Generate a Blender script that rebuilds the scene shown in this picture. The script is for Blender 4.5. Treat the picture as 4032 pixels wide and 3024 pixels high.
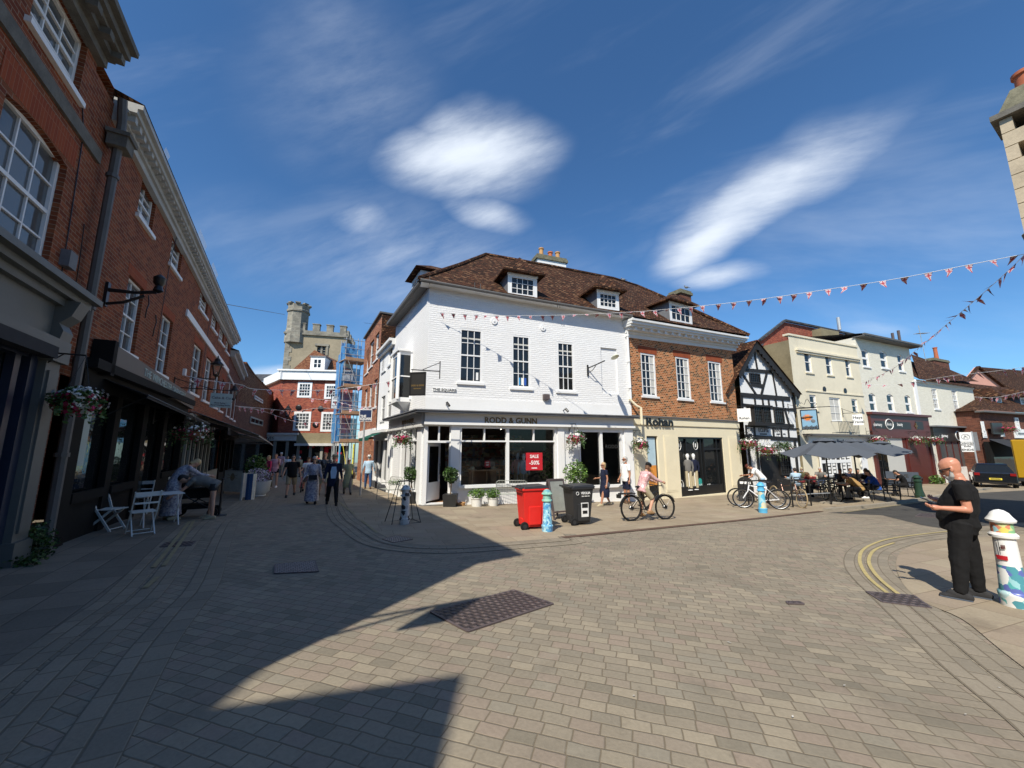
import bpy, bmesh, math, random
from mathutils import Vector, Matrix
from mathutils.geometry import tessellate_polygon
R=math.radians; PI=math.pi
random.seed(7)
S=bpy.context.scene
for o in list(bpy.data.objects): bpy.data.objects.remove(o)
# ------------------------------------------------------------ camera, sun, sky, exposure
F=1514.0; PIT=R(9.1); CP=math.cos(PIT); SP=math.sin(PIT); HC=1.68
cam=bpy.data.cameras.new("camera"); cam.sensor_width=36; cam.lens=F/4032*36; cam.clip_end=2000; cam.clip_start=0.05
co=bpy.data.objects.new("camera",cam); S.collection.objects.link(co)
co.location=(0,0,HC); co.rotation_euler=(R(90)+PIT,0,0); S.camera=co
SUN_EL=R(46.9); SUN_TR=Vector((0.403,0.915,0))      # horizontal direction the light travels
sd=bpy.data.lights.new("sun",'SUN'); sd.energy=5.0; sd.angle=R(0.53); sd.color=(1.0,0.935,0.81)
so=bpy.data.objects.new("sun",sd); S.collection.objects.link(so)
tv=Vector((SUN_TR.x*math.cos(SUN_EL),SUN_TR.y*math.cos(SUN_EL),-math.sin(SUN_EL)))
so.rotation_euler=tv.to_track_quat('-Z','Y').to_euler(); so.location=(-10,-20,30)
S.view_settings.view_transform='Standard'; S.view_settings.look='None'; S.view_settings.exposure=0.22; S.view_settings.gamma=1.0
S.render.engine='CYCLES'; S.cycles.max_bounces=6; S.cycles.transparent_max_bounces=12
W=bpy.data.worlds.new("World"); S.world=W; W.use_nodes=True

# ------------------------------------------------------------ pixels of the photograph -> points in the place
def gsat(X):
    def sm(x,k): return x if x<k-2 else (k-(k+2-x)**2/8.0 if x<k+2 else k)
    return -sm(-sm(X,6.0),14.0)
def zg(X,Y): return -0.034*Y-0.02*gsat(X)
def ray(u,v):
    a=(u-2016)/F; b=(1512-v)/F
    return (a,CP-b*SP,SP+b*CP)
def P(u,v,h=0.0):
    d=ray(u,v); lo=0.5; hi=300.0
    f=lambda t:HC+d[2]*t-zg(d[0]*t,d[1]*t)-h
    if f(hi)>0: lo=hi
    else:
        for _ in range(50):
            m=(lo+hi)/2
            if f(m)>0: lo=m
            else: hi=m
    return Vector((d[0]*lo,d[1]*lo,zg(d[0]*lo,d[1]*lo)+h))
def atY(u,v,Y):
    d=ray(u,v); t=Y/d[1]; return Vector((d[0]*t,Y,HC+d[2]*t))
def G(x,y,h=0.0): return Vector((x,y,zg(x,y)+h))
KR={'k1':(0,0,.7236),'k2':(0,1200,.6028),'k3':(800,1100,.5725),'k4':(1500,900,.4973),'k5':(1500,1550,.4973),
'r1':(2400,1050,.3617),'r2':(2400,1550,.3617),'r3':(2900,1200,.4822),'r4':(3300,1300,.4521),'r5':(3500,1700,.4823),'r6':(3600,200,.5427),
'q1':(940,1700,.27125),'q2':(1000,1150,.36166),'q3':(600,1400,.33153),'q4':(0,1900,.67758),'q5':(1000,1950,.6474),
's1':(2300,1900,.783),'s2':(2840,1700,.22904),'s3':(3240,1700,.19286),'s4':(3540,1400,.30147),'s5':(3300,950,.33152),'f':(0,0,1.0),'h':(0,0,1.8228)}
def px(k,x,y): a=KR[k]; return (a[0]+x*a[2],a[1]+y*a[2])

# ------------------------------------------------------------ node helpers
class NT:
    def __init__(s,tree): s.t=tree; s.n=tree.nodes; s.l=tree.links
    def add(s,typ,**kw):
        n=s.n.new(typ)
        for k,v in kw.items(): setattr(n,k,v)
        return n
    def set(s,inp,v):
        if hasattr(v,'is_output') or isinstance(v,bpy.types.NodeSocket): s.l.new(v,inp)
        else: inp.default_value=v
    def m(s,op,a,b=0.0,c=None,clamp=False):
        n=s.add('ShaderNodeMath',operation=op); n.use_clamp=clamp
        s.set(n.inputs[0],a); s.set(n.inputs[1],b)
        if c is not None: s.set(n.inputs[2],c)
        return n.outputs[0]
    def vm(s,op,a,b=(0,0,0)):
        n=s.add('ShaderNodeVectorMath',operation=op); s.set(n.inputs[0],a); s.set(n.inputs[1],b)
        return n.outputs['Value'] if op in('DOT_PRODUCT','LENGTH') else n.outputs[0]
    def noise(s,vec,scale,detail=3,rough=.55,dist=0,out='Fac'):
        n=s.add('ShaderNodeTexNoise'); s.set(n.inputs['Vector'],vec); n.inputs['Scale'].default_value=scale
        n.inputs['Detail'].default_value=detail; n.inputs['Roughness'].default_value=rough; n.inputs['Distortion'].default_value=dist
        return n.outputs[out]
    def ramp(s,f,stops,interp='LINEAR'):
        n=s.add('ShaderNodeValToRGB'); s.set(n.inputs[0],f); n.color_ramp.interpolation=interp
        e=n.color_ramp.elements
        while len(e)<len(stops): e.new(0.5)
        for i,(p,c) in enumerate(stops):
            e[i].position=p; e[i].color=c if len(c)==4 else (*c,1)
        return n.outputs[0]
    def mix(s,f,a,b,typ='MIX'):
        n=s.add('ShaderNodeMix',data_type='RGBA',blend_type=typ)
        s.set(n.inputs[0],f); s.set(n.inputs[6],a if not isinstance(a,tuple) else (*a[:3],1)); s.set(n.inputs[7],b if not isinstance(b,tuple) else (*b[:3],1))
        return n.outputs[2]
    def ss(s,x,lo,hi):
        n=s.add('ShaderNodeMapRange',interpolation_type='SMOOTHSTEP'); s.set(n.inputs[0],x)
        n.inputs[1].default_value=lo; n.inputs[2].default_value=hi; n.inputs[3].default_value=0; n.inputs[4].default_value=1
        return n.outputs[0]
# sky: NISHITA with clouds laid out by direction
nt=NT(W.node_tree); nt.n.clear()
sky=nt.add('ShaderNodeTexSky',sky_type='NISHITA'); sky.sun_disc=False; sky.sun_elevation=SUN_EL
sky.sun_rotation=math.atan2(-SUN_TR.x,-SUN_TR.y); sky.air_density=1.0; sky.dust_density=0.25; sky.ozone_density=3.0; sky.altitude=50
tc=nt.add('ShaderNodeTexCoord'); D=tc.outputs['Generated']
wn=nt.add('ShaderNodeTexNoise'); nt.set(wn.inputs['Vector'],D); wn.inputs['Scale'].default_value=4.0; wn.inputs['Detail'].default_value=3; wn.inputs['Roughness'].default_value=.5
warp=nt.vm('SUBTRACT',wn.outputs['Color'],(.5,.5,.5))
def dirv(u,v): return Vector(ray(u,v)).normalized()
def cloud(p0,p1,wd,amp,soft,seed=0.0,wob=.06):
    a=dirv(*p0); b=dirv(*p1); c=((a+b)/2).normalized(); L=(b-a).length/2
    e1=(b-a).normalized(); e2=c.cross(e1).normalized()
    sc=nt.vm('SCALE',warp); nt.n[-1].inputs['Scale'].default_value=wob*2
    d=nt.vm('ADD',D,sc)
    x=nt.m('DIVIDE',nt.m('SUBTRACT',nt.vm('DOT_PRODUCT',d,tuple(e1)),c.dot(e1)),L)
    y=nt.m('DIVIDE',nt.m('SUBTRACT',nt.vm('DOT_PRODUCT',d,tuple(e2)),c.dot(e2)),wd)
    r=nt.m('SQRT',nt.m('ADD',nt.m('MULTIPLY',x,x),nt.m('MULTIPLY',y,y)))
    front=nt.m('GREATER_THAN',nt.vm('DOT_PRODUCT',D,tuple(c)),0.3)
    k=nt.m('MULTIPLY',nt.m('SUBTRACT',1.0,nt.ss(r,1.0-soft,1.0+soft*.5)),amp)
    return nt.m('MULTIPLY',k,front)
cl=[cloud((1540,640),(2140,590),.068,1.0,.85,wob=.05),cloud((1660,520),(1990,480),.045,.6,1.0,wob=.06),cloud((1560,700),(2080,700),.05,.6,1.0,wob=.05),cloud((1790,820),(2060,880),.036,.5,1.0,wob=.04),cloud((1280,840),(1560,880),.035,.3,1.0,wob=.05),
    cloud((2600,1060),(3060,800),.046,1.0,.85,wob=.045),cloud((2640,1000),(3430,480),.060,.80,.9,wob=.06),cloud((2660,1100),(2990,1070),.024,.6,1.0,wob=.03),
    cloud((1340,1060),(1750,980),.035,.3,1.0,wob=.06),cloud((780,1570),(1200,1480),.02,.6,1.0),cloud((3300,1300),(3560,1300),.02,.2,1.0),
    cloud((900,950),(2300,1150),.12,.20,1.0,wob=.10),cloud((1000,150),(1700,500),.14,.12,1.0,wob=.12)]
mask=cl[0]
for c in cl[1:]: mask=nt.m('MAXIMUM',mask,c)
# thin streaks of cirrus, stretched along one direction
sa=(dirv(3300,300)-dirv(1300,1000)).normalized(); sb=dirv(2016,600).cross(sa).normalized(); scn=sa.cross(sb)
cmb=nt.add('ShaderNodeCombineXYZ'); nt.set(cmb.inputs[0],nt.m('MULTIPLY',nt.vm('DOT_PRODUCT',D,tuple(sa)),0.8)); nt.set(cmb.inputs[1],nt.m('MULTIPLY',nt.vm('DOT_PRODUCT',D,tuple(sb)),3.2)); nt.set(cmb.inputs[2],nt.vm('DOT_PRODUCT',D,tuple(scn)))
st=nt.noise(cmb.outputs[0],1.5,6,.6,.4)
streak=nt.m('MULTIPLY',nt.ss(st,.46,.82),.22)
fine=nt.noise(cmb.outputs[0],7,7,.65)
edge=nt.m('MULTIPLY',nt.m('MULTIPLY',mask,nt.m('SUBTRACT',1.0,mask)),4.0)
mask=nt.m('ADD',mask,nt.m('MULTIPLY',nt.m('MULTIPLY',nt.m('SUBTRACT',fine,.5),1.05),nt.m('ADD',nt.m('MULTIPLY',edge,.8),nt.m('MULTIPLY',mask,.12))),clamp=True)
mask=nt.m('MULTIPLY',mask,nt.m('ADD',.80,nt.m('MULTIPLY',fine,.3)))
mask=nt.m('MAXIMUM',mask,streak)
mask=nt.m('MINIMUM',mask,1.0)
SKY_STR=0.093
skyc=nt.mix(1.0,sky.outputs[0],(0.66,1.04,1.32),'MULTIPLY')
cc=nt.mix(mask,skyc,(0.78/SKY_STR,0.85/SKY_STR,0.95/SKY_STR))
bg=nt.add('ShaderNodeBackground'); nt.set(bg.inputs[0],cc); bg.inputs[1].default_value=SKY_STR
ow=nt.add('ShaderNodeOutputWorld'); nt.l.new(bg.outputs[0],ow.inputs[0])

# ------------------------------------------------------------ materials
M={}
def newmat(name):
    m=bpy.data.materials.new(name); m.use_nodes=True; t=NT(m.node_tree); t.n.clear()
    o=t.add('ShaderNodeOutputMaterial'); b=t.add('ShaderNodeBsdfPrincipled'); t.l.new(b.outputs[0],o.inputs[0])
    t.b=b; t.o=o; M[name]=m; return m,t
def bump(t,h,strength=.3,dist=.01):
    n=t.add('ShaderNodeBump'); n.inputs['Strength'].default_value=strength; n.inputs['Distance'].default_value=dist
    t.set(n.inputs['Height'],h); t.l.new(n.outputs[0],t.b.inputs['Normal'])
def plain(name,col,rough=.6,metal=0,var=.12,scale=6,bmp=0,bsc=40,coat=0,dirt=0):
    m,t=newmat(name); oc=t.add('ShaderNodeTexCoord').outputs['Object']
    n=t.noise(oc,scale,4); n2=t.noise(oc,scale*7,2)
    f=t.m('ADD',t.m('MULTIPLY',n,.7),t.m('MULTIPLY',n2,.3))
    c=t.ramp(f,[(.25,tuple(x*(1-var) for x in col)),(.75,tuple(min(1,x*(1+var)) for x in col))])
    if dirt:
        c=t.mix(t.m('MULTIPLY',t.ss(t.noise(oc,scale*.5,6,.7),.5,.75),dirt),c,(.12,.10,.07))
    t.set(t.b.inputs['Base Color'],c); t.b.inputs['Roughness'].default_value=rough; t.b.inputs['Metallic'].default_value=metal
    if rough>.65: t.b.inputs['Specular IOR Level'].default_value=.2
    if coat: t.b.inputs['Coat Weight'].default_value=coat
    if bmp: bump(t,t.noise(oc,bsc,4),bmp,.01)
    return m
def cells(t,vec,w,h,mort,off=None,wob=.0,wsc=6):
    """running-bond cells: returns (random per cell, joint mask, height)"""
    if wob:
        n=t.add('ShaderNodeTexNoise'); t.set(n.inputs['Vector'],vec); n.inputs['Scale'].default_value=wsc
        d=t.vm('SUBTRACT',n.outputs['Color'],(.5,.5,.5)); d=t.vm('MULTIPLY',d,(wob,wob,0)); vec=t.vm('ADD',vec,d)
    sp=t.add('ShaderNodeSeparateXYZ'); t.set(sp.inputs[0],vec); x,y=sp.outputs[0],sp.outputs[1]
    yr=t.m('DIVIDE',y,h); row=t.m('FLOOR',yr); fy=t.m('FRACT',yr)
    if off is None:
        wn=t.add('ShaderNodeTexWhiteNoise',noise_dimensions='1D'); t.set(wn.inputs[1],row); sh=wn.outputs[0]
    else: sh=t.m('MULTIPLY',row,off)
    xr=t.m('ADD',t.m('DIVIDE',x,w),sh); col=t.m('FLOOR',xr); fx=t.m('FRACT',xr)
    cb=t.add('ShaderNodeCombineXYZ'); t.set(cb.inputs[0],row); t.set(cb.inputs[1],col)
    wn=t.add('ShaderNodeTexWhiteNoise',noise_dimensions='2D'); t.set(wn.inputs[0],cb.outputs[0])
    dx=t.m('MULTIPLY',t.m('MINIMUM',fx,t.m('SUBTRACT',1,fx)),w); dy=t.m('MULTIPLY',t.m('MINIMUM',fy,t.m('SUBTRACT',1,fy)),h)
    d=t.m('MINIMUM',dx,dy); ht=t.ss(d,mort*.35,mort*1.6)
    return wn.outputs[0],t.m('SUBTRACT',1,t.ss(d,mort*.4,mort)),ht,(fx,fy)
def bricky(name,cols,mortc,w=.225,h=.075,mort=.006,off=.5,rough=.85,bs=.5,bd=.008,wob=0,wsc=6,rot=0,coord='UV',blotch=.25,stain=None,gum=0,vsc=1.6):
    m,t=newmat(name); tcn=t.add('ShaderNodeTexCoord'); v=tcn.outputs[coord]
    if rot:
        mp=t.add('ShaderNodeMapping'); t.set(mp.inputs[0],v); mp.inputs['Rotation'].default_value=(0,0,rot); v=mp.outputs[0]
    r,j,ht,_=cells(t,v,w,h,mort,off,wob,wsc)
    n=len(cols); c=t.ramp(r,[(i/n,cols[i]) for i in range(n)],'CONSTANT')
    big=t.noise(v,vsc,5,.6); sm=t.noise(v,38,3)
    k=t.m('ADD',t.m('ADD',1-blotch,t.m('MULTIPLY',big,blotch*1.3)),t.m('MULTIPLY',t.m('SUBTRACT',sm,.5),.35))
    kk=t.add('ShaderNodeCombineXYZ'); [t.set(kk.inputs[i],k) for i in range(3)]
    c=t.mix(1.0,c,kk.outputs[0],'MULTIPLY')
    if stain: c=t.mix(t.m('MULTIPLY',t.ss(t.noise(v,stain[1],6,.65,.3),stain[2],stain[3]),stain[4]),c,stain[0])
    c=t.mix(j,c,mortc)
    if gum:
        vo=t.add('ShaderNodeTexVoronoi'); t.set(vo.inputs['Vector'],v); vo.inputs['Scale'].default_value=1.9; s3=t.add('ShaderNodeSeparateXYZ'); t.set(s3.inputs[0],vo.outputs['Color'])
        sp=t.m('MULTIPLY',t.m('LESS_THAN',vo.outputs['Distance'],t.m('MULTIPLY',s3.outputs[1],.045)),t.m('GREATER_THAN',s3.outputs[0],.45)); c=t.mix(t.m('MULTIPLY',sp,.7),c,t.mix(s3.outputs[2],(.07,.06,.05),(.42,.38,.32)))
        w2=t.noise(v,.9,6,.7,1.5); c=t.mix(t.m('MULTIPLY',t.ss(w2,.56,.72),.30),c,(.36,.32,.25)); c=t.mix(t.m('MULTIPLY',t.ss(t.noise(v,5.5,5,.7),.60,.74),.35),c,(.12,.10,.075))
    t.set(t.b.inputs['Base Color'],c); t.b.inputs['Roughness'].default_value=rough; t.b.inputs['Specular IOR Level'].default_value=.18
    hh=t.m('ADD',ht,t.m('MULTIPLY',sm,.35)); hh=t.m('ADD',hh,t.m('MULTIPLY',r,.25)); bump(t,hh,bs,bd)
    return m
bricky('brick_street',[(.27,.072,.030),(.225,.058,.025),(.31,.092,.038),(.18,.046,.022),(.245,.078,.034)],(.30,.22,.155),blotch=.4)
bricky('brick_arch',[(.33,.075,.028),(.29,.062,.025)],(.33,.14,.08),w=.075,h=.30,off=0)
bricky('brick_orange',[(.40,.125,.036),(.48,.165,.055),(.33,.10,.03),(.52,.20,.08),(.13,.055,.022),(.42,.135,.042),(.10,.045,.02)],(.64,.44,.27),w=.17,h=.085,mort=.011,blotch=.25)
bricky('brick_jones',[(.36,.075,.045),(.30,.06,.038),(.42,.11,.06),(.24,.05,.035)],(.36,.22,.16),blotch=.5)
bricky('brick_dark',[(.17,.06,.04),(.13,.05,.035),(.21,.08,.05)],(.18,.13,.10),blotch=.5)
bricky('brick_side',[(.40,.15,.08),(.34,.11,.06),(.46,.2,.11),(.26,.10,.06)],(.42,.33,.24),blotch=.5)
bricky('brick_white',[(.80,.80,.795),(.785,.785,.78),(.82,.82,.815),(.79,.79,.785)],(.785,.785,.78),w=.24,h=.085,mort=.012,wob=.06,wsc=7,bs=.5,bd=.012,stain=((.62,.61,.57),1.1,.54,.8,.32),blotch=.06,rough=.7)
bricky('brick_cream',[(.76,.73,.62),(.79,.76,.655),(.73,.70,.595)],(.68,.65,.54),w=.22,h=.075,bs=.4,blotch=.12,rough=.75)
bricky('tile_roof',[(.09,.038,.020),(.14,.056,.028),(.05,.025,.014),(.11,.045,.023),(.19,.083,.042),(.07,.033,.018),(.28,.15,.08),(.10,.042,.022)],(.018,.011,.008),w=.17,h=.105,mort=.014,bs=1.0,bd=.045,wob=.05,wsc=3,blotch=.6,stain=((.10,.075,.045),1.3,.52,.75,.5))
bricky('tile_orange',[(.30,.12,.06),(.36,.16,.08),(.24,.09,.05),(.40,.19,.10)],(.06,.03,.02),w=.17,h=.11,mort=.014,bs=1,bd=.03,blotch=.6,wob=.02)
bricky('slate',[(.07,.075,.085),(.09,.095,.105),(.055,.06,.07)],(.03,.03,.035),w=.3,h=.22,mort=.01,bs=.6)
bricky('tower_stone',[(.33,.31,.26),(.38,.36,.30),(.28,.265,.23),(.36,.33,.27)],(.22,.21,.18),w=.55,h=.3,mort=.014,blotch=.6,stain=((.10,.10,.09),.6,.45,.7,.7))
bricky('sett',[(.285,.243,.182),(.30,.256,.192),(.272,.233,.176),(.295,.246,.188),(.28,.247,.190),(.315,.27,.20),(.29,.236,.182),(.262,.228,.174),(.287,.247,.186),(.305,.245,.19),(.235,.205,.155),(.335,.285,.21)],(.165,.135,.095),w=.19,h=.115,mort=.006,off=None,rot=R(17),coord='Object',wob=.04,wsc=3.0,bs=.5,bd=.008,gum=1,blotch=.28,stain=((.13,.115,.09),.8,.5,.75,.5),vsc=.45)
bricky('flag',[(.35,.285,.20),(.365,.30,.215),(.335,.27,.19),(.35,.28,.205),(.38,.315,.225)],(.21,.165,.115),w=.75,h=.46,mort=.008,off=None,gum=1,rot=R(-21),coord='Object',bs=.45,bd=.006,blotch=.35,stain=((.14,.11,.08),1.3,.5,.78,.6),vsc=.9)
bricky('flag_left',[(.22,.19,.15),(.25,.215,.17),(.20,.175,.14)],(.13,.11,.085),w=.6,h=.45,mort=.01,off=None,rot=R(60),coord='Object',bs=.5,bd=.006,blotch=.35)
bricky('edging',[(.28,.24,.18),(.30,.257,.195),(.26,.225,.172)],(.17,.14,.10),w=.30,h=.14,mort=.009,off=.5,coord='UV',bs=.5,bd=.008,blotch=.3)
bricky('flint',[(.10,.10,.105),(.42,.41,.38),(.16,.16,.165),(.55,.53,.48),(.07,.07,.08),(.3,.29,.27)],(.34,.31,.25),w=.13,h=.10,mort=.022,off=None,wob=.09,wsc=9,bs=1,bd=.03)
plain('ashlar',(.50,.42,.30),.85,var=.25,scale=2,bmp=.4,bsc=18,dirt=.35)
plain('lichen_stone',(.17,.16,.11),.9,var=.6,scale=7,bmp=.8,bsc=25,dirt=.4)
plain('render_cream',(.82,.735,.53),.8,var=.06,scale=1.5,bmp=.12,bsc=60,dirt=.05)
plain('render_pale',(.74,.675,.52),.85,var=.10,scale=1.2,bmp=.25,bsc=14,dirt=.22)
plain('render_pink',(.62,.33,.26),.85,var=.08,scale=2,bmp=.2)
plain('render_white',(.80,.80,.79),.75,var=.05,scale=1.4,bmp=.25,bsc=12,dirt=.03)
plain('render_brown',(.25,.21,.13),.9,var=.35,scale=1.2,bmp=.3,bsc=10,dirt=.4)
plain('tower_render',(.31,.265,.19),.9,var=.3,scale=.5,bmp=.3,bsc=5,dirt=.3)
plain('white_paint',(.80,.80,.79),.45,var=.03,scale=3)
plain('old_white',(.60,.59,.56),.6,var=.18,scale=4,dirt=.15)
plain('lead',(.16,.165,.175),.6,var=.25,scale=3,bmp=.2)
plain('gutter',(.11,.105,.10),.6,var=.2,scale=4)
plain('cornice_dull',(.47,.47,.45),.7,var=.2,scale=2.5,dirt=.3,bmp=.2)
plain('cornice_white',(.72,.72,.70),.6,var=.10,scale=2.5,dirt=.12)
plain('grey_paint',(.115,.122,.115),.5,var=.10,scale=3,dirt=.08)
plain('navy_paint',(.02,.028,.055),.35,var=.1)
plain('black_paint',(.012,.012,.013),.35,var=.2)
plain('black_timber',(.018,.016,.015),.6,var=.3,scale=8,bmp=.3)
plain('maroon',(.10,.022,.018),.4,var=.15)
plain('taupe_sign',(.13,.11,.095),.6,var=.06)
plain('dark_shop',(.009,.009,.009),.8,var=.3)
plain('grey_shop',(.28,.28,.25),.5,var=.08)
plain('awning_dark',(.035,.036,.04),.8,var=.1)
plain('awning_pale',(.45,.46,.46),.8,var=.08)
plain('awning_green',(.012,.085,.06),.8,var=.1)
plain('stone_band',(.155,.145,.125),.9,var=.35,scale=4,bmp=.6)
plain('bronze_letter',(.20,.13,.045),.4,metal=.4,var=.1)
plain('sign_navy',(.012,.028,.085),.4,var=.03)
plain('sign_black',(.02,.019,.018),.4,var=.05)
plain('sign_aqua',(.42,.50,.47),.6,var=.04)
plain('sign_white',(.82,.82,.80),.5,var=.02)
plain('sign_dark_text',(.03,.03,.03),.6,var=.02)
plain('sign_sky',(.22,.40,.55),.5,var=.05)
plain('sign_orange',(.75,.22,.03),.5,var=.05)
plain('wood_sign',(.22,.10,.04),.5,var=.2)
plain('red_plastic',(.70,.02,.014),.5,var=.10,scale=3,dirt=.14,bmp=.15,bsc=60)
plain('black_plastic',(.025,.026,.028),.42,var=.15)
plain('rubber',(.014,.014,.014),.8,var=.2)
plain('steel',(.45,.46,.47),.35,metal=.9,var=.1)
plain('galv',(.50,.52,.53),.5,metal=.5,var=.15)
plain('iron_brown',(.11,.085,.085),.6,metal=.2,var=.2,scale=6,dirt=.2)
plain('iron_grey',(.21,.21,.22),.5,metal=.4,var=.2,scale=6)
plain('drain_strip',(.12,.075,.055),.7,var=.25,scale=5)
plain('yellow_line',(.43,.35,.16),.8,var=.25,scale=9,dirt=.25)
plain('faded_line',(.30,.255,.15),.85,var=.3,scale=9,dirt=.4)
plain('chalk_white',(.50,.47,.42),.9,var=.3,scale=15)
plain('asphalt',(.070,.066,.06),.9,var=.3,scale=2,bmp=.5,bsc=80)
plain('kerb_stone',(.31,.275,.22),.85,var=.2,scale=3,bmp=.3)
plain('terracotta',(.45,.14,.07),.8,var=.2,scale=6,dirt=.2)
plain('pot_ochre',(.50,.28,.12),.8,var=.3,scale=9,dirt=.25)
plain('bin_label',(.75,.75,.74),.5,var=.04)
plain('board_wood',(.42,.27,.17),.8,var=.3,scale=4)
plain('net_blue',(.02,.20,.48),.8,var=.3,scale=2)
plain('tube_blue',(.05,.30,.60),.5,var=.1); plain('tube_yellow',(.75,.70,.10),.5,var=.1)
plain('leaf',(.055,.115,.022),.55,var=.5,scale=14); plain('leaf_light',(.12,.22,.035),.55,var=.45,scale=12); plain('leaf_dark',(.025,.05,.016),.55,var=.4,scale=12)
plain('flower_white',(.80,.78,.74),.6,var=.1,scale=30); plain('flower_pink',(.62,.035,.16),.6,var=.3,scale=25); plain('flower_red',(.30,.015,.04),.6,var=.3,scale=25); plain('flower_mauve',(.55,.42,.60),.6,var=.2,scale=20)
plain('bark',(.16,.11,.07),.9,var=.3,scale=12,bmp=.5)
plain('pot_white',(.70,.69,.65),.7,var=.1,scale=5,dirt=.1); plain('pot_black',(.02,.02,.02),.5,var=.2)
plain('skin',(.56,.30,.20),.5,var=.08,scale=9); plain('skin_tan',(.42,.20,.12),.48,var=.1,scale=9); plain('skin_ruddy',(.56,.25,.16),.38,var=.12,scale=7)
plain('hair_grey',(.42,.41,.39),.8,var=.2,scale=30); plain('hair_dark',(.025,.017,.012),.6,var=.3,scale=30); plain('hair_brown',(.14,.07,.035),.6,var=.3,scale=30); plain('hair_blond',(.48,.34,.17),.6,var=.25,scale=30); plain('hair_red',(.45,.16,.04),.6,var=.25,scale=30)
def cloth(n,c,r=.85,v=.14,stripe=None): plain('c_'+n,c,r,var=v,scale=7,bmp=.6,bsc=8)
for n,c in dict(black=(.012,.012,.013),charcoal=(.035,.035,.037),white=(.78,.78,.78),navy=(.014,.018,.04),denim=(.035,.075,.17),khaki=(.36,.28,.17),beige=(.42,.36,.24),pink=(.62,.33,.33),hotpink=(.62,.04,.13),palepink=(.60,.38,.44),lightblue=(.38,.52,.66),blue=(.03,.10,.42),grey=(.17,.165,.155),brown=(.12,.07,.04),mustard=(.38,.24,.10),olive=(.10,.10,.055),greydress=(.15,.145,.165),orange=(.75,.18,.04),sage=(.30,.32,.20),straw=(.55,.45,.28),lilac=(.28,.27,.33),maroon=(.14,.02,.025),cap=(.10,.025,.02),slategrey=(.07,.085,.11),bagtan=(.33,.2,.1)).items(): cloth(n,c)
plain('parasol',(.088,.10,.12),.85,var=.08,scale=2,bmp=.1,bsc=8)
plain('rattan',(.05,.048,.046),.7,var=.4,scale=40); plain('table_white',(.70,.70,.69),.45,var=.05)
plain('bike_white',(.78,.79,.80),.3,var=.03); plain('bike_black',(.015,.015,.016),.35,var=.1); plain('bike_bronze',(.10,.045,.03),.3,metal=.4,var=.1); plain('tan_wall',(.38,.29,.17),.8,var=.1)
plain('car_black',(.010,.011,.013),.12,var=.05,coat=1); plain('car_red',(.55,.02,.015),.2,var=.03,coat=1); plain('van_yellow',(.42,.24,.01),.35,var=.04,coat=.3)
plain('plate_yellow',(.80,.62,.05),.5,var=.02); plain('lamp_red',(.22,.01,.01),.2,var=.05)
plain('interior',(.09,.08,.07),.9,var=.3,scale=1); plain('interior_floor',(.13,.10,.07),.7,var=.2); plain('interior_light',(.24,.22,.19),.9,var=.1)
plain('timber_warm',(.32,.17,.08),.5,var=.25,scale=5)
plain('sale_red',(.50,.015,.025),.5,var=.02); plain('poster_blue',(.45,.60,.68),.5,var=.1,scale=4); plain('poster_orange',(.70,.28,.05),.5,var=.3,scale=6)
plain('teal',(.03,.33,.30),.5,var=.03); plain('bench_metal',(.33,.34,.30),.5,metal=.3,var=.2); plain('lamp_cream',(.55,.56,.42),.5,var=.1)
plain('chair_white',(.62,.63,.60),.5,var=.06); plain('picket',(.48,.46,.42),.7,var=.2,scale=5); plain('banner',(.62,.60,.52),.8,var=.3,scale=3)
plain('curtain',(.55,.54,.50),.9,var=.15,scale=6); plain('door_green',(.02,.05,.03),.4,var=.1); plain('fur',(.2,.15,.1),.9,var=.3)
plain('tile_wall',(.55,.54,.50),.4,var=.04)
plain('bollard_blue',(.10,.42,.68),.4,var=.15,scale=5)
# glass
def glassmat(name,col,rough=.03,clear=False,alpha=.75):
    m,t=newmat(name); b=t.b; b.inputs['Base Color'].default_value=(*col,1); b.inputs['Roughness'].default_value=rough; b.inputs['IOR'].default_value=1.5
    oc=t.add('ShaderNodeTexCoord').outputs['Object']; bump(t,t.noise(oc,2.3,3),.14,.02)
    if clear:
        tr=t.add('ShaderNodeBsdfTransparent'); mx=t.add('ShaderNodeMixShader'); mx.inputs[0].default_value=1-alpha
        gl=t.add('ShaderNodeBsdfGlossy'); gl.inputs['Roughness'].default_value=.01
        fr=t.add('ShaderNodeFresnel'); fr.inputs[0].default_value=1.45
        tr.inputs[0].default_value=(*col,1)
        mx=t.add('ShaderNodeMixShader'); t.l.new(fr.outputs[0],mx.inputs[0]); t.l.new(tr.outputs[0],mx.inputs[1]); t.l.new(gl.outputs[0],mx.inputs[2])
        t.l.new(mx.outputs[0],t.o.inputs[0])
    return m
glassmat('glass_dark',(.012,.014,.015)); M['glass_dark'].node_tree.nodes['Principled BSDF'].inputs['Specular IOR Level'].default_value=.55; glassmat('glass_grey',(.09,.10,.105)); glassmat('glass_clear',(.86,.90,.89),clear=True)
def emis(name,c,s):
    m,t=newmat(name); t.b.inputs['Base Color'].default_value=(*c,1); t.b.inputs['Emission Color'].default_value=(*c,1); t.b.inputs['Emission Strength'].default_value=s
emis('shop_lamp',(1,.9,.75),4); emis('shop_green',(.25,1,.55),1.2); emis('shop_white',(.9,.95,1),.9)
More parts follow.
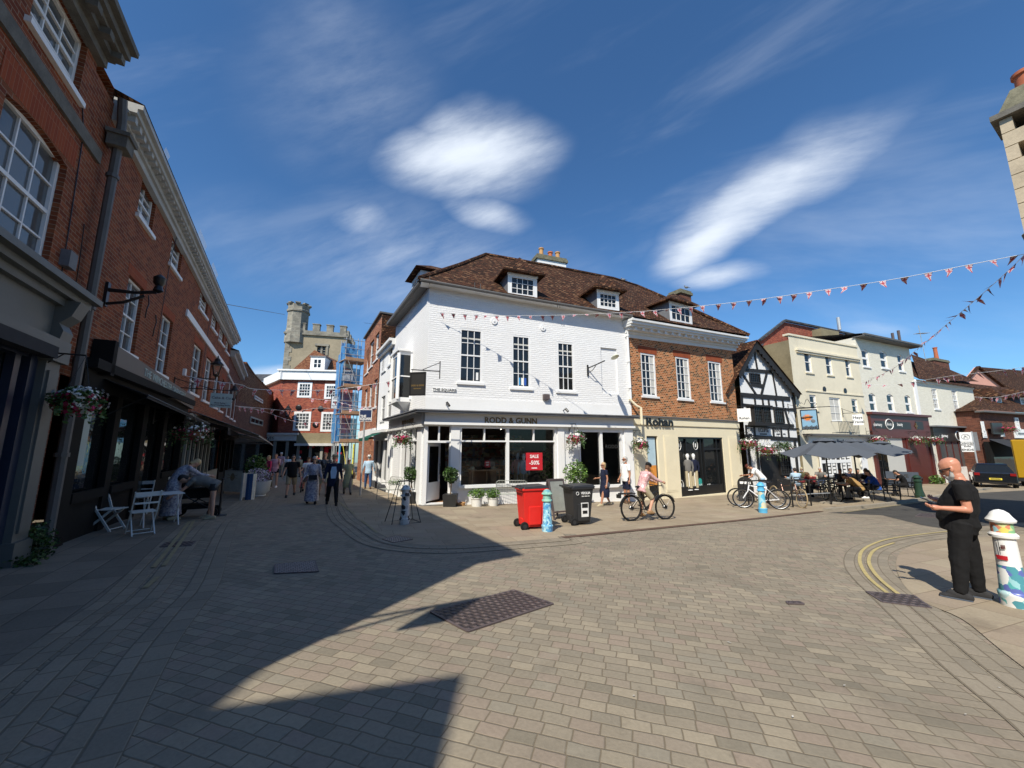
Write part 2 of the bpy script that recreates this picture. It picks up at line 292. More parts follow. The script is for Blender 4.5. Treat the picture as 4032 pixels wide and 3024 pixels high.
# union flag: drawn in the flag's own UV
m,t=newmat('union_flag'); uv=t.add('ShaderNodeTexCoord').outputs['UV']; sp=t.add('ShaderNodeSeparateXYZ'); t.set(sp.inputs[0],uv)
X0=t.m('ABSOLUTE',t.m('SUBTRACT',sp.outputs[0],.5)); Y0=t.m('ABSOLUTE',t.m('SUBTRACT',sp.outputs[1],.62)); dg=t.m('ABSOLUTE',t.m('SUBTRACT',X0,t.m('MULTIPLY',Y0,1.0)))
cr=t.m('MINIMUM',X0,Y0); red=t.m('MAXIMUM',t.m('LESS_THAN',cr,.075),t.m('LESS_THAN',dg,.03)); wh=t.m('MAXIMUM',t.m('LESS_THAN',cr,.15),t.m('LESS_THAN',dg,.10))
t.set(t.b.inputs['Base Color'],t.mix(red,t.mix(wh,(.03,.045,.16),(.55,.52,.54)),(.36,.05,.07))); t.b.inputs['Roughness'].default_value=.8
# painted bollards: patches of colour
def patchy(name,stops,scale,off=0):
    m,t=newmat(name); oc=t.add('ShaderNodeTexCoord').outputs['Object']
    d=t.noise(oc,6,4,out='Color'); v=t.vm('ADD',oc,t.vm('MULTIPLY',d,(.12,.12,.12)))
    vo=t.add('ShaderNodeTexVoronoi'); t.set(vo.inputs['Vector'],v); vo.inputs['Scale'].default_value=scale
    s3=t.add('ShaderNodeSeparateXYZ'); t.set(s3.inputs[0],vo.outputs['Color'])
    t.set(t.b.inputs['Base Color'],t.ramp(s3.outputs[0],[(i/len(stops),c) for i,c in enumerate(stops)],'CONSTANT')); t.b.inputs['Roughness'].default_value=.35
W_=(.78,.80,.78)
patchy('patch_sea',[(.10,.42,.42),(.30,.58,.62),W_,(.08,.30,.36),(.50,.70,.72),(.12,.16,.45)],14)
patchy('patch_top',[(.70,.60,.15),(.25,.50,.25),(.65,.25,.15),(.35,.60,.65),(.6,.65,.3)],16)
patchy('patch_mosaic',[(.10,.35,.62),(.30,.58,.75),(.18,.45,.6),(.45,.7,.78),(.08,.25,.5)],22)
patchy('patch_green',[(.20,.45,.38),(.30,.52,.42),(.14,.34,.40)],10)
patchy('patch_peel',[(.62,.62,.58),(.5,.5,.47),(.03,.03,.03),(.66,.66,.62),(.6,.6,.56)],12)
patchy('patch_beach',[(.25,.55,.68),(.62,.60,.45),(.12,.45,.66),(.70,.62,.2),(.35,.62,.7)],7)
patchy('floral',[(.40,.38,.42),(.28,.27,.33),(.5,.46,.48),(.22,.2,.26)],30)
patchy('gingham',[(.60,.35,.35),(.70,.50,.49),(.55,.28,.29)],45)
patchy('hawaii',[(.02,.02,.02),(.02,.02,.025),(.15,.13,.12),(.03,.03,.03)],18)
patchy('books',[(.25,.05,.04),(.1,.12,.2),(.3,.25,.18),(.05,.05,.05),(.4,.36,.3),(.08,.15,.1),(.2,.1,.06)],6)
# ------------------------------------------------------------ meshes and objects
COL=S.collection; WM={}
class MB:
    def __init__(s): s.v=[]; s.f=[]; s.mi=[]; s.uv={}; s.cm=0; s.mats=[]
    def mat(s,name):
        if name not in s.mats: s.mats.append(name)
        s.cm=s.mats.index(name); return s
    def add(s,vs,fs,uvs=None):
        b=len(s.v); s.v+= [Vector(p) for p in vs]
        for i,f in enumerate(fs):
            if uvs: s.uv[len(s.f)]=uvs[i]
            s.f.append([b+j for j in f]); s.mi.append(s.cm)
        return s
    def quad(s,*p,uv=None): return s.add(p,[list(range(len(p)))],[uv] if uv else None)
    def hexa(s,c):  # 8 corners: bottom 4 ccw, top 4
        return s.add(c,[(3,2,1,0),(4,5,6,7),(0,1,5,4),(1,2,6,5),(2,3,7,6),(3,0,4,7)])
    def box(s,x0,x1,y0,y1,z0,z1,M4=None):
        c=[Vector(p) for p in[(x0,y0,z0),(x1,y0,z0),(x1,y1,z0),(x0,y1,z0),(x0,y0,z1),(x1,y0,z1),(x1,y1,z1),(x0,y1,z1)]]
        if M4: c=[M4@p for p in c]
        return s.hexa(c)
    def tube(s,pts,r,n=8,cap=True,closed=False):
        pts=[Vector(p) for p in pts]; m=len(pts); rs=r if isinstance(r,(list,tuple)) else [r]*m
        vs=[]; up=None
        for i,p in enumerate(pts):
            if closed: d=pts[(i+1)%m]-pts[i-1]
            else: d=pts[min(i+1,m-1)]-pts[max(i-1,0)]
            if d.length<1e-9: d=Vector((0,0,1))
            d.normalize()
            if up is None:
                up=Vector((0,0,1)) if abs(d.z)<.9 else Vector((1,0,0))
            a=d.cross(up)
            if a.length<1e-4: a=d.cross(Vector((1,0.3,0)))
            a.normalize(); b=a.cross(d).normalized(); up=b
            for k in range(n):
                t=2*PI*k/n; vs.append(p+(a*math.cos(t)+b*math.sin(t))*rs[i])
        fs=[]
        for i in range(m if closed else m-1):
            j=(i+1)%m
            for k in range(n): fs.append((i*n+k,i*n+(k+1)%n,j*n+(k+1)%n,j*n+k))
        if cap and not closed: fs+= [tuple(range(n))[::-1],tuple((m-1)*n+k for k in range(n))]
        return s.add(vs,fs)
    def bar(s,a,b,w,h=None,up=(0,0,1)):
        a=Vector(a); b=Vector(b); h=h or w; d=(b-a)
        if d.length<1e-6: return s
        d.normalize(); up=Vector(up); x=d.cross(up)
        if x.length<.05: x=d.cross(Vector((0,1,0)))
        x.normalize(); y=x.cross(d).normalized(); x*=w/2; y*=h/2
        return s.hexa([a-x-y,a+x-y,a+x+y,a-x+y,b-x-y,b+x-y,b+x+y,b-x+y])
    def lathe(s,prof,c=(0,0,0),n=16,sx=1,sy=1,M4=None):
        vs=[]; c=Vector(c)
        for r,z in prof:
            for k in range(n):
                p=Vector((r*sx*math.cos(2*PI*k/n),r*sy*math.sin(2*PI*k/n),z))
                vs.append((M4@p if M4 else p)+c)
        fs=[(i*n+k,i*n+(k+1)%n,(i+1)*n+(k+1)%n,(i+1)*n+k) for i in range(len(prof)-1) for k in range(n)]
        if prof[0][0]>1e-4: fs.append(tuple(range(n))[::-1])
        if prof[-1][0]>1e-4: fs.append(tuple((len(prof)-1)*n+k for k in range(n)))
        return s.add(vs,fs)
    def ell(s,c,rx,ry,rz,n=12,m=8,M4=None):
        return s.lathe([(max(1e-5,math.sin(PI*i/m)),-math.cos(PI*i/m)) for i in range(m+1)],c,n,M4=(M4 or Matrix.Identity(4))@Matrix.Diagonal((rx,ry,rz,1)))
    def prism(s,poly,fr,n0,n1):   # polygon in (s,z) of a frame, from n0 to n1
        k=len(poly); a=[fr.p(x,n0,z) for x,z in poly]; b=[fr.p(x,n1,z) for x,z in poly]
        tr=tessellate_polygon([[Vector((x,z,0)) for x,z in poly]])
        fs=[tuple(t) for t in tr]+[tuple(k+i for i in t) for t in tr]+[(i,(i+1)%k,k+(i+1)%k,k+i) for i in range(k)]
        return s.add(a+b,fs)
    def build(s,name,mat=None,parent=None,smooth=False,world=True,fixn=True,origin=None):
        me=bpy.data.meshes.new(name)
        if parent is not None and world:
            inv=WM[parent.name].inverted(); vs=[inv@p for p in s.v]; Wm=WM[parent.name]
        elif parent is None and world and s.v:
            if origin is None:
                xs=[p.x for p in s.v]; ys=[p.y for p in s.v]; origin=Vector(((min(xs)+max(xs))/2,(min(ys)+max(ys))/2,min(p.z for p in s.v)))
            vs=[p-Vector(origin) for p in s.v]
        else: vs=s.v
        me.from_pydata(vs,[],s.f)
        ml=s.mats if s.mats else [mat]
        for mm in ml: me.materials.append(M[mm])
        for i,p in enumerate(me.polygons):
            p.material_index=s.mi[i]; p.use_smooth=smooth
        me.update()
        if fixn:
            bm=bmesh.new(); bm.from_mesh(me); bmesh.ops.recalc_face_normals(bm,faces=bm.faces); bm.to_mesh(me); bm.free()
        ul=me.uv_layers.new(name='uv')
        for i,p in enumerate(me.polygons):
            if i in s.uv:
                mp={s.f[i][k]:s.uv[i][k] for k in range(len(s.f[i]))}
                for li in p.loop_indices: ul.data[li].uv=mp[me.loops[li].vertex_index]
                continue
            P0=[s.v[j] for j in s.f[i]]; nn=Vector((0,0,0))
            for k in range(1,len(P0)-1): nn+= (P0[k]-P0[0]).cross(P0[k+1]-P0[0])
            if nn.length>0: nn.normalize()
            if abs(nn.z)>.95: a=Vector((1,0,0)); b=Vector((0,1,0))
            else:
                a=Vector((-nn.y,nn.x,0)).normalized()
                if a.x<0: a=-a
                b=nn.cross(a); 
                if b.z<0: b=-b
            for li in p.loop_indices:
                q=s.v[me.loops[li].vertex_index]; ul.data[li].uv=(q.dot(a),q.dot(b))
        o=bpy.data.objects.new(name,me); COL.objects.link(o)
        if parent is not None: o.parent=parent; WM[o.name]=WM[parent.name].copy()
        elif world and s.v: o.location=origin; WM[o.name]=Matrix.Translation(Vector(origin))
        else: WM[o.name]=Matrix.Identity(4)
        if smooth:
            try: me.set_sharp_from_angle(angle=R(40))
            except Exception: pass
        return o
def tag(o,label=None,cat=None,group=None,kind=None):
    if label: o['label']=label
    if cat: o['category']=cat
    if group: o['group']=group
    if kind: o['kind']=kind
    return o
def empty(name,loc,rz=0,label=None,cat=None,group=None):
    o=bpy.data.objects.new(name,None); o.empty_display_size=.2; COL.objects.link(o); o.location=loc; o.rotation_euler=(0,0,rz)
    WM[o.name]=Matrix.Translation(Vector(loc))@Matrix.Rotation(rz,4,'Z'); return tag(o,label,cat,group)
def kids(o): return [c for c in bpy.data.objects if c.parent==o]
def copy_tree(o,loc=None,rz=None,label=None,parent=None,group=None):
    ch={}
    for c in bpy.data.objects:
        if c.parent: ch.setdefault(c.parent.name,[]).append(c)
    def rec(a,par):
        c=a.copy(); COL.objects.link(c); c.parent=par
        for k in ch.get(a.name,[]): rec(k,c)
        return c
    r=rec(o,parent)
    if loc is not None: r.location=loc
    if rz is not None: r.rotation_euler=(0,0,rz)
    if label: r['label']=label
    if group: r['group']=group
    WM[r.name]=Matrix.Translation(r.location)@Matrix.Rotation(r.rotation_euler.z,4,'Z')
    return r
class Fr:
    """vertical frame: p(s,n,z): s along the wall, n out of it towards the street, z absolute height"""
    def __init__(f,a,b,flip=False):
        f.o=Vector((a[0],a[1],0)); d=Vector((b[0]-a[0],b[1]-a[1],0)); f.L=d.length; f.x=d.normalized()
        f.n=Vector((f.x.y,-f.x.x,0))
        if flip: f.n=-f.n
    def p(f,s,n,z): return f.o+f.x*s+f.n*n+Vector((0,0,z))
    def at(f,uv,n=0.0):
        d=Vector(ray(*uv)); o=f.o+f.n*n; c=Vector((0,0,HC)); t=(o-c).dot(f.n)/d.dot(f.n); q=c+d*t
        return ((q-f.o).dot(f.x),q.z)
    def s(f,uv,n=0.0): return f.at(uv,n)[0]
    def z(f,uv,n=0.0): return f.at(uv,n)[1]
    def g(f,s,n=0): q=f.p(s,n,0); return zg(q.x,q.y)
    def rect(f,k,x0,y0,x1,y1,n=0):
        a=f.at(px(k,x0,y0),n); b=f.at(px(k,x1,y1),n); return (a[0],b[0],b[1],a[1])    # s0,s1,z0,z1
    def box(f,mb,s0,s1,n0,n1,z0,z1):
        return mb.hexa([f.p(s0,n1,z0),f.p(s1,n1,z0),f.p(s1,n0,z0),f.p(s0,n0,z0),f.p(s0,n1,z1),f.p(s1,n1,z1),f.p(s1,n0,z1),f.p(s0,n0,z1)])
    def sbox(f,mb,s0,s1,n0,n1,z0a,z1a,z0b,z1b):  # sloping along s
        return mb.hexa([f.p(s0,n1,z0a),f.p(s1,n1,z0b),f.p(s1,n0,z0b),f.p(s0,n0,z0a),f.p(s0,n1,z1a),f.p(s1,n1,z1b),f.p(s1,n0,z1b),f.p(s0,n0,z1a)])
def wall(mb,f,outer,holes,depth=.14,n=0.0,reveal_mat=None,arch=0.0):
    """outer polygon [(s,z)], holes [(s0,s1,z0,z1)] with real reveals"""
    loops=[[Vector((a,b,0)) for a,b in outer]]; hp=[]
    for h in holes:
        s0,s1,z0,z1=h[:4]; ar=h[4] if len(h)>4 else arch
        if ar: q=[(s0,z0),(s1,z0),(s1,z1-ar)]+[(s1+(s0-s1)*k/6,z1-ar+ar*math.sin(PI*k/6)) for k in range(1,6)]+[(s0,z1-ar)]
        else: q=[(s0,z0),(s1,z0),(s1,z1),(s0,z1)]
        hp.append(q); loops.append([Vector((a,b,0)) for a,b in q])
    tr=tessellate_polygon(loops); flat=[p for l in loops for p in l]
    mb.add([f.p(p.x,n,p.y) for p in flat],[tuple(t) for t in tr])
    cm=mb.cm
    if reveal_mat: mb.mat(reveal_mat)
    for q in hp:
        k=len(q)
        for i in range(k):
            a,b=q[i],q[(i+1)%k]; mb.quad(f.p(a[0],n,a[1]),f.p(b[0],n,b[1]),f.p(b[0],n-depth,b[1]),f.p(a[0],n-depth,a[1]))
    mb.cm=cm
def window(f,r,par,cols=3,rows=4,depth=.10,fw=.06,bar=.022,frame='white_paint',glass='glass_dark',sill=True,meet=True,curt=0.0,n=0.0,sillmat=None,arch=0,openb=0.0,label=None,blind=0.0):
    s0,s1,z0,z1=r[:4]; nd=n-depth
    mb=MB()
    f.box(mb,s0,s0+fw,nd-.03,nd+.045,z0,z1); f.box(mb,s1-fw,s1,nd-.03,nd+.045,z0,z1)
    f.box(mb,s0+fw,s1-fw,nd-.03,nd+.043,z1-fw,z1); f.box(mb,s0+fw,s1-fw,nd-.03,nd+.043,z0,z0+fw)
    a,b,c,d=s0+fw,s1-fw,z0+fw,z1-fw
    for i in range(1,cols): x=a+(b-a)*i/cols; f.box(mb,x-bar/2,x+bar/2,nd,nd+.028,c,d)
    for i in range(1,rows):
        y=c+(d-c)*i/rows; w=bar*(2.1 if meet and i*2==rows else 1); f.box(mb,a,b,nd-.001,nd+.03+(.012 if w>bar else 0),y-w/2,y+w/2)
    w=mb.build('window',frame,par)
    if label: w['label']=label
    g=MB(); g.mat(glass)
    g.quad(f.p(s0,nd,z0),f.p(s1,nd,z0),f.p(s1,nd,z1),f.p(s0,nd,z1))
    g.build('pane',None,w,fixn=False)
    if curt:
        cb=MB(); f.box(cb,a,a+(b-a)*curt,nd+.002,nd+.006,c,d); f.box(cb,b-(b-a)*curt,b,nd+.002,nd+.006,c,d); cb.build('curtain','curtain',w)
    if blind:
        cb=MB(); f.box(cb,a,b,nd+.002,nd+.006,d-(d-c)*blind,d); cb.build('blind','curtain',w)
    if sill:
        q=MB(); f.box(q,s0-.09,s1+.09,nd,n+.07,z0-.09,z0); q.build('sill',sillmat or frame,w)
    return w
def text(body,size,f,s,z,n,mat,parent,ext=.012,align='CENTER',name='lettering',sx=1.0,bold=0.0,slope=0.0,shear=0):
    c=bpy.data.curves.new(name,'FONT'); c.body=body; c.size=size; c.extrude=ext; c.align_x=align; c.align_y='CENTER'; c.offset=bold; c.resolution_u=2; c.shear=shear
    o=bpy.data.objects.new('tmp',c); COL.objects.link(o)
    me=bpy.data.meshes.new_from_object(o.evaluated_get(bpy.context.evaluated_depsgraph_get())); bpy.data.objects.remove(o); bpy.data.curves.remove(c)
    mb=MB(); mb.mat(mat)
    vs=[f.p(s+v.co.x*sx,n+v.co.z,z+v.co.y+slope*v.co.x) for v in me.vertices]
    mb.add(vs,[tuple(p.vertices) for p in me.polygons]); bpy.data.meshes.remove(me)
    return mb.build(name,None,parent)
def struct(o,label=None): o['kind']='structure'; return o
def leafball(mb,c,rx,ry,rz,n,size,mats,rng,shell=.45,seed=None):
    """leaf sized faces scattered through an ellipsoid, denser in clumps"""
    cl=[(Vector((rng.gauss(0,.5),rng.gauss(0,.5),rng.gauss(0,.5))),rng.uniform(.25,.5)) for _ in range(9)]
    for i in range(n):
        if rng.random()<.6:
            q,rr=rng.choice(cl); q=q.copy()
            if q.length>.8: q.normalize(); q*=.8
            d=Vector((rng.gauss(0,1),rng.gauss(0,1),rng.gauss(0,1))).normalized()*rr; p=q+d
        else:
            d=Vector((rng.gauss(0,1),rng.gauss(0,1),rng.gauss(0,1))).normalized(); p=d*(shell+(1-shell)*rng.random())
        if p.length>1.12: continue
        p=Vector((c[0]+p.x*rx,c[1]+p.y*ry,c[2]+p.z*rz)); s=size*rng.uniform(.6,1.4)
        a=Vector((rng.gauss(0,1),rng.gauss(0,1),rng.gauss(0,.6))).normalized(); b=a.cross(Vector((rng.gauss(0,1),rng.gauss(0,1),rng.gauss(0,1)))).normalized()
        mb.mat(rng.choice(mats)); mb.quad(p-a*s*.5,p+b*s*.28,p+a*s*.5,p-b*s*.28)
# ------------------------------------------------------------ ground
XC=[-16+i*.5 for i in range(9)]+[4+i*.5 for i in range(9)]
def surf(name,polys,mat,dz,parent=None,origin=(0,0,0),uvs=None):
    """sheet that follows the ground: polys = list of world-XY polygons"""
    bm=bmesh.new()
    for q in polys:
        tr=tessellate_polygon([[Vector((x,y,0)) for x,y in q]])
        vs=[bm.verts.new((x,y,0)) for x,y in q]
        for t in tr:
            try: bm.faces.new([vs[i] for i in t])
            except ValueError: pass
    for x in XC:
        bmesh.ops.bisect_plane(bm,geom=bm.verts[:]+bm.edges[:]+bm.faces[:],plane_co=(x,0,0),plane_no=(1,0,0))
    bm.verts.index_update(); mb=MB()
    vs=[v.co.copy() for v in bm.verts]; fs=[[v.index for v in f.verts] for f in bm.faces]; bm.free()
    mb.add([Vector((p.x,p.y,zg(p.x,p.y)+dz)) for p in vs],fs)
    o=mb.build(name,mat,None,origin=origin,fixn=False)
    return o
def pxy(k,pts): 
    r=[]
    for x,y in pts: q=P(*px(k,x,y)); r.append((q.x,q.y))
    return r
def up(o):
    bm=bmesh.new(); bm.from_mesh(o.data)
    for f in bm.faces:
        if f.normal.z<0: f.normal_flip()
    bm.to_mesh(o.data); bm.free(); return o
def strip(pts,w):
    """polyline in XY -> list of quads"""
    out=[]; n=len(pts); L=[];Rr=[]
    for i,(x,y) in enumerate(pts):
        a=pts[max(0,i-1)]; b=pts[min(n-1,i+1)]; d=Vector((b[0]-a[0],b[1]-a[1])).normalized(); m=Vector((-d.y,d.x))*w/2
        L.append((x+m.x,y+m.y)); Rr.append((x-m.x,y-m.y))
    for i in range(n-1): out.append([L[i],L[i+1],Rr[i+1],Rr[i]])
    return out
def smooth(pts,k=4):
    r=[]; n=len(pts)
    for i in range(n-1):
        p0,p1,p2,p3=[Vector(pts[max(0,min(n-1,j))]) for j in(i-1,i,i+1,i+2)]
        for s in range(k):
            t=s/k; q=.5*((2*p1)+(p2-p0)*t+(2*p0-5*p1+4*p2-p3)*t*t+(3*p1-p0-3*p2+p3)*t**3); r.append((q.x,q.y))
    r.append(tuple(pts[-1])); return r
struct(up(surf('road',[[(-90,-25),(140,-25),(140,160),(-90,160)]],'sett',0)))
# pavement before the white building and the terrace on the right
edge=[(1295,1885),(1335,1935),px('q1',1640,1190),px('q5',700,190),px('q5',775,238),px('q5',860,275),px('q5',1000,300),px('q5',1200,305),px('q5',1460,290),px('q5',1850,262),(2260,2112),(2700,2067),(3250,2012),(3450,1994),(3640,1967),(3760,1946)]
e=[tuple(P(*q)[:2]) for q in edge]
front=smooth(e,3)
struct(up(surf('front_pavement',[front+[(60,34),(60,60),(-45,75)]],'flag',.004)))
# kerb along the far right, edging setts along the rest
ks=[tuple(P(*q)[:2]) for q in [(3250,2012),(3450,1994),(3640,1967),(3760,1946),(3900,1925)]]
def kerb(name,pts,w,h):
    mb=MB(); 
    for i in range(len(pts)-1):
        a=Vector((*pts[i],0)); b=Vector((*pts[i+1],0)); d=(b-a).normalized(); m=Vector((-d.y,d.x,0))*w/2
        c=[a-m,b-m,b+m,a+m]; lo=[Vector((p.x,p.y,zg(p.x,p.y)-.05)) for p in c]; hi=[Vector((p.x,p.y,zg(p.x,p.y)+h)) for p in c]
        mb.hexa(lo+hi)
    return struct(mb.build(name,'kerb_stone'))
kerb('kerb',smooth(ks,3),.16,.09)
def edging(name,pts,w,dz,mat='edging'):
    mb=MB(); s=0
    for i in range(len(pts)-1):
        a=Vector((*pts[i],0)); b=Vector((*pts[i+1],0)); d=(b-a); L=d.length; d.normalize()
        def md(j):
            q0=Vector(pts[max(0,j-1)]); q1=Vector(pts[min(len(pts)-1,j+1)]); t=(q1-q0).normalized(); return Vector((-t.y,t.x,0))*w/2
        ma,mc=md(i),md(i+1); q=[a-ma,b-mc,b+mc,a+ma]
        N=max(1,int(L/1.0))
        for k in range(N):
            t0,t1=k/N,(k+1)/N
            pp=[q[0].lerp(q[1],t0),q[0].lerp(q[1],t1),q[3].lerp(q[2],t1),q[3].lerp(q[2],t0)]
            mb.quad(*[Vector((p.x,p.y,zg(p.x,p.y)+dz)) for p in pp],uv=[(s+L*t0,0),(s+L*t1,0),(s+L*t1,w),(s+L*t0,w)])
        s+=L
    return up(mb.build(name,mat,None,fixn=False,origin=(0,0,0)))
def off(pts,d):
    r=[]
    for i,(x,y) in enumerate(pts):
        a=pts[max(0,i-1)]; b=pts[min(len(pts)-1,i+1)]; t=Vector((b[0]-a[0],b[1]-a[1])).normalized(); r.append((x-t.y*d,y+t.x*d))
    return r
nearpart=front[:30]
struct(edging('edging_setts',off(nearpart,-.16),.30,.008))
struct(edging('edging_setts',off(nearpart,-.50),.30,.008))
dr_=[tuple(P(*q)[:2]) for q in [(2215,2118),(2700,2070),(3235,2014)]]
struct(edging('drainage_strip',dr_,.17,.014,'drain_strip'))
struct(edging('double_yellow_line',[tuple(P(*q)[:2]) for q in [px('q1',1420,990),px('q1',1560,1110),px('q1',1680,1200)]],.06,.016,'faded_line'))
struct(edging('double_yellow_line',[tuple(P(*q)[:2]) for q in [px('q1',1780,1290),px('q1',1890,1380),px('q1',2010,1475)]],.06,.016,'faded_line'))
# right pavement with its curved edge and double yellow lines
C0=[(2330,1400),(2120,1200),(1960,1065),(1760,895),(1580,715),(1440,575),(1345,480),(1305,420),(1305,370),(1340,330),(1420,300),(1560,268),(1760,246),(2000,225),(2212,205)]
c0=smooth(pxy('s1',C0),4)
C1=[(2400,1080),(2100,850),(1900,690),(1700,600),(1610,520),(1575,450),(1570,400),(1590,355),(1650,318),(1760,296),(1900,283),(2212,262)]
c1=smooth(pxy('s1',C1),4)
struct(up(surf('right_pavement',[c1+[(60,8),(60,-3),(3.4,-3)]],'flag',.010)))
for d in (-.15,-.46): struct(edging('edging_setts',off(c0,d),.29,.006))
ya=smooth(pxy('s1',[(1535,568),(1440,490),(1397,430),(1386,385),(1400,345),(1450,313),(1540,285),(1700,262),(1830,248)]),4)
yb=smooth(pxy('s1',[(1590,572),(1500,500),(1448,440),(1432,395),(1448,355),(1485,330),(1560,306)]),4)
for q in (ya,yb): struct(edging('double_yellow_line',q,.05,.016,'yellow_line'))
struct(edging('double_yellow_line',pxy('s1',[(1300,152),(1480,128),(1700,100),(1800,88)]),.07,.014,'faded_line'))
# asphalt carriageway on the far right
asp=[tuple(P(*q)[:2]) for q in [(3260,2020),(3460,2002),(3650,1975),(3770,1952),(3900,1930)]]+[(75,33),(60,12),(16,9)]+pxy('s1',[(2212,200),(1830,235),(1700,215),(1500,165)])
struct(up(surf('carriageway',[asp],'asphalt',.0035)))
# left pavement and its long edging courses
c2=smooth([tuple(P(*q)[:2]) for q in [px('q4',-700,1600),px('q4',-300,1290),px('q4',0,1065),px('q4',390,800),px('q4',620,640),px('q4',930,350),px('q4',1100,220),(880,2010),(960,1950)]],3)
_d=(Vector(c2[0])-Vector(c2[2])).normalized(); c2=[tuple(Vector(c2[0])+_d*4.5)]+c2
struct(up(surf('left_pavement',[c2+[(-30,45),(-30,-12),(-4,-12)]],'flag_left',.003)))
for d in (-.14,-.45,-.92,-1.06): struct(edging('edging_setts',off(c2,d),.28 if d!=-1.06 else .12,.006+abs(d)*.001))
struct(edging('double_yellow_line',pxy('q4',[(1100,230),(1010,350),(890,500)]),.06,.02,'faded_line'))
struct(edging('double_yellow_line',pxy('q4',[(1128,225),(1070,320),(950,490)]),.06,.02,'faded_line'))
struct(edging('double_yellow_line',pxy('q4',[(915,555),(840,620)]),.06,.02,'faded_line'))
# ironwork let into the paving
bricky('tread',[(.135,.105,.105),(.16,.125,.12),(.12,.095,.095)],(.055,.042,.04),w=.085,h=.085,mort=.02,off=.5,bs=1,bd=.02,rough=.5,blotch=.5,stain=((.24,.15,.09),2.5,.55,.75,.6))
bricky('tread_grey',[(.38,.385,.40),(.46,.465,.48)],(.07,.07,.075),w=.06,h=.04,mort=.014,off=.5,bs=1,bd=.02,rough=.45,blotch=.4)
def cover(name,k,pts,mat,label,cat='drain cover',dz=.016,rim='iron_brown'):
    q=[P(*px(k,x,y)) for x,y in pts]; c=sum(q,Vector())/4
    r=empty(name,(c.x,c.y,c.z),0,label,cat)
    ax=(q[1]-q[0]); L1=ax.length; ay=(q[3]-q[0]); L2=ay.length
    mb=MB(); up_=lambda p,z:Vector((p.x,p.y,zg(p.x,p.y)+z))
    N=8
    for i in range(N):
        for j in range(3):
            g=lambda a,b:q[0].lerp(q[1],a).lerp(q[3].lerp(q[2],a),b)
            mb.quad(*[up_(g(a,b),dz) for a,b in((i/N,j/3),((i+1)/N,j/3),((i+1)/N,(j+1)/3),(i/N,(j+1)/3))],uv=[(a*L1,b*L2) for a,b in((i/N,j/3),((i+1)/N,j/3),((i+1)/N,(j+1)/3),(i/N,(j+1)/3))])
    up(mb.build('cover_plate',mat,r,fixn=False))
    f=MB()
    for i in range(4):
        a,b=q[i],q[(i+1)%4]; f.bar(up_(a,dz-.006),up_(b,dz-.006),.022,.014)
    f.build('frame',rim,r)
    return r
cover('inspection_cover','q5',[(1300,835),(1818,665),(1580,582),(1075,715)],'tread','big rusty brown tread-plate cover at the edge of the building shadow')
cover('inspection_cover','q5',[(125,480),(390,468),(370,402),(130,425)],'tread_grey','grey patterned steel cover in the shaded setts left of centre')
cover('inspection_cover','q5',[(850,292),(965,270),(865,248),(780,270)],'tread_grey','worn pale metal cover by the shaded kerb near the peeling bollard')
cover('drain_grate','q4',[(930,378),(1110,370),(1135,345),(962,352)],'tread','dark gully grate on the shaded left pavement by the folding table','drain grate')
cover('drain_grate','s1',[(1500,605),(1745,635),(1660,573),(1420,553)],'tread','brown gully grate at the end of the double yellow lines near the man in black','drain grate')
cover('inspection_cover','s1',[(1665,172),(1850,182),(1790,158),(1690,158)],'tread','brown iron cover in the far road behind the raised phone')
cover('inspection_cover','s1',[(1025,613),(1105,615),(1085,604),(1018,603)],'tread','tiny brown iron cover alone in the middle of the sunlit setts')
# ------------------------------------------------------------ buildings
def shell(f,s0,s1,zt,depth,mat,par,zb=None,n=0.0,name='side_wall',left=True,right=True,back=True,lid=True):
    mb=MB(); zb0=(f.g(s0)-.3) if zb is None else zb; z0=zt if not isinstance(zt,tuple) else zt[0]; z1=zt if not isinstance(zt,tuple) else zt[1]
    if left: mb.quad(f.p(s0,n,zb0),f.p(s0,n-depth,zb0),f.p(s0,n-depth,z0),f.p(s0,n,z0))
    if right: mb.quad(f.p(s1,n,zb0),f.p(s1,n-depth,zb0),f.p(s1,n-depth,z1),f.p(s1,n,z1))
    if back: mb.quad(f.p(s0,n-depth,zb0),f.p(s1,n-depth,zb0),f.p(s1,n-depth,z1),f.p(s0,n-depth,z0))
    if lid: mb.quad(f.p(s0,n,z0-.02),f.p(s1,n,z1-.02),f.p(s1,n-depth,z1-.02),f.p(s0,n-depth,z0-.02))
    return mb.build(name,mat,par)
def bldg(name,f,s,label,cat='building',group=None):
    q=f.p(s,0,0); return empty(name,(q.x,q.y,zg(q.x,q.y)),0,label,cat,group)
def part(f,par,name,mat,boxes,label=None):
    mb=MB()
    for b in boxes: f.box(mb,*b)
    o=mb.build(name,mat,par)
    if label: o['label']=label
    return o
def ln(f,mb,k,x0,y0,x1,y1,w,n0=0.0,n1=.045,np=0.0):
    a=f.at(px(k,x0,y0),np); b=f.at(px(k,x1,y1),np); d=Vector((b[0]-a[0],b[1]-a[1])); L=d.length; d.normalize(); m=Vector((-d.y,d.x))*w/2
    q=[(a[0]-m.x,a[1]-m.y),(b[0]-m.x,b[1]-m.y),(b[0]+m.x,b[1]+m.y),(a[0]+m.x,a[1]+m.y)]
    mb.prism(q,f,n0,n1)
def pipe(f,par,pts,r=.045,mat='gutter',name='drainpipe'):
    mb=MB(); mb.tube([f.p(*p) for p in pts],r,8)
    for i in range(len(pts)-1):
        a,b=pts[i],pts[i+1]
        if abs(a[2]-b[2])>1.5:
            for t in (.15,.5,.85):
                z=a[2]+(b[2]-a[2])*t; mb.lathe([(r*1.35,-.035),(r*1.35,.035)],f.p(a[0],a[1],z),8)
    return mb.build(name,mat,par,smooth=True)
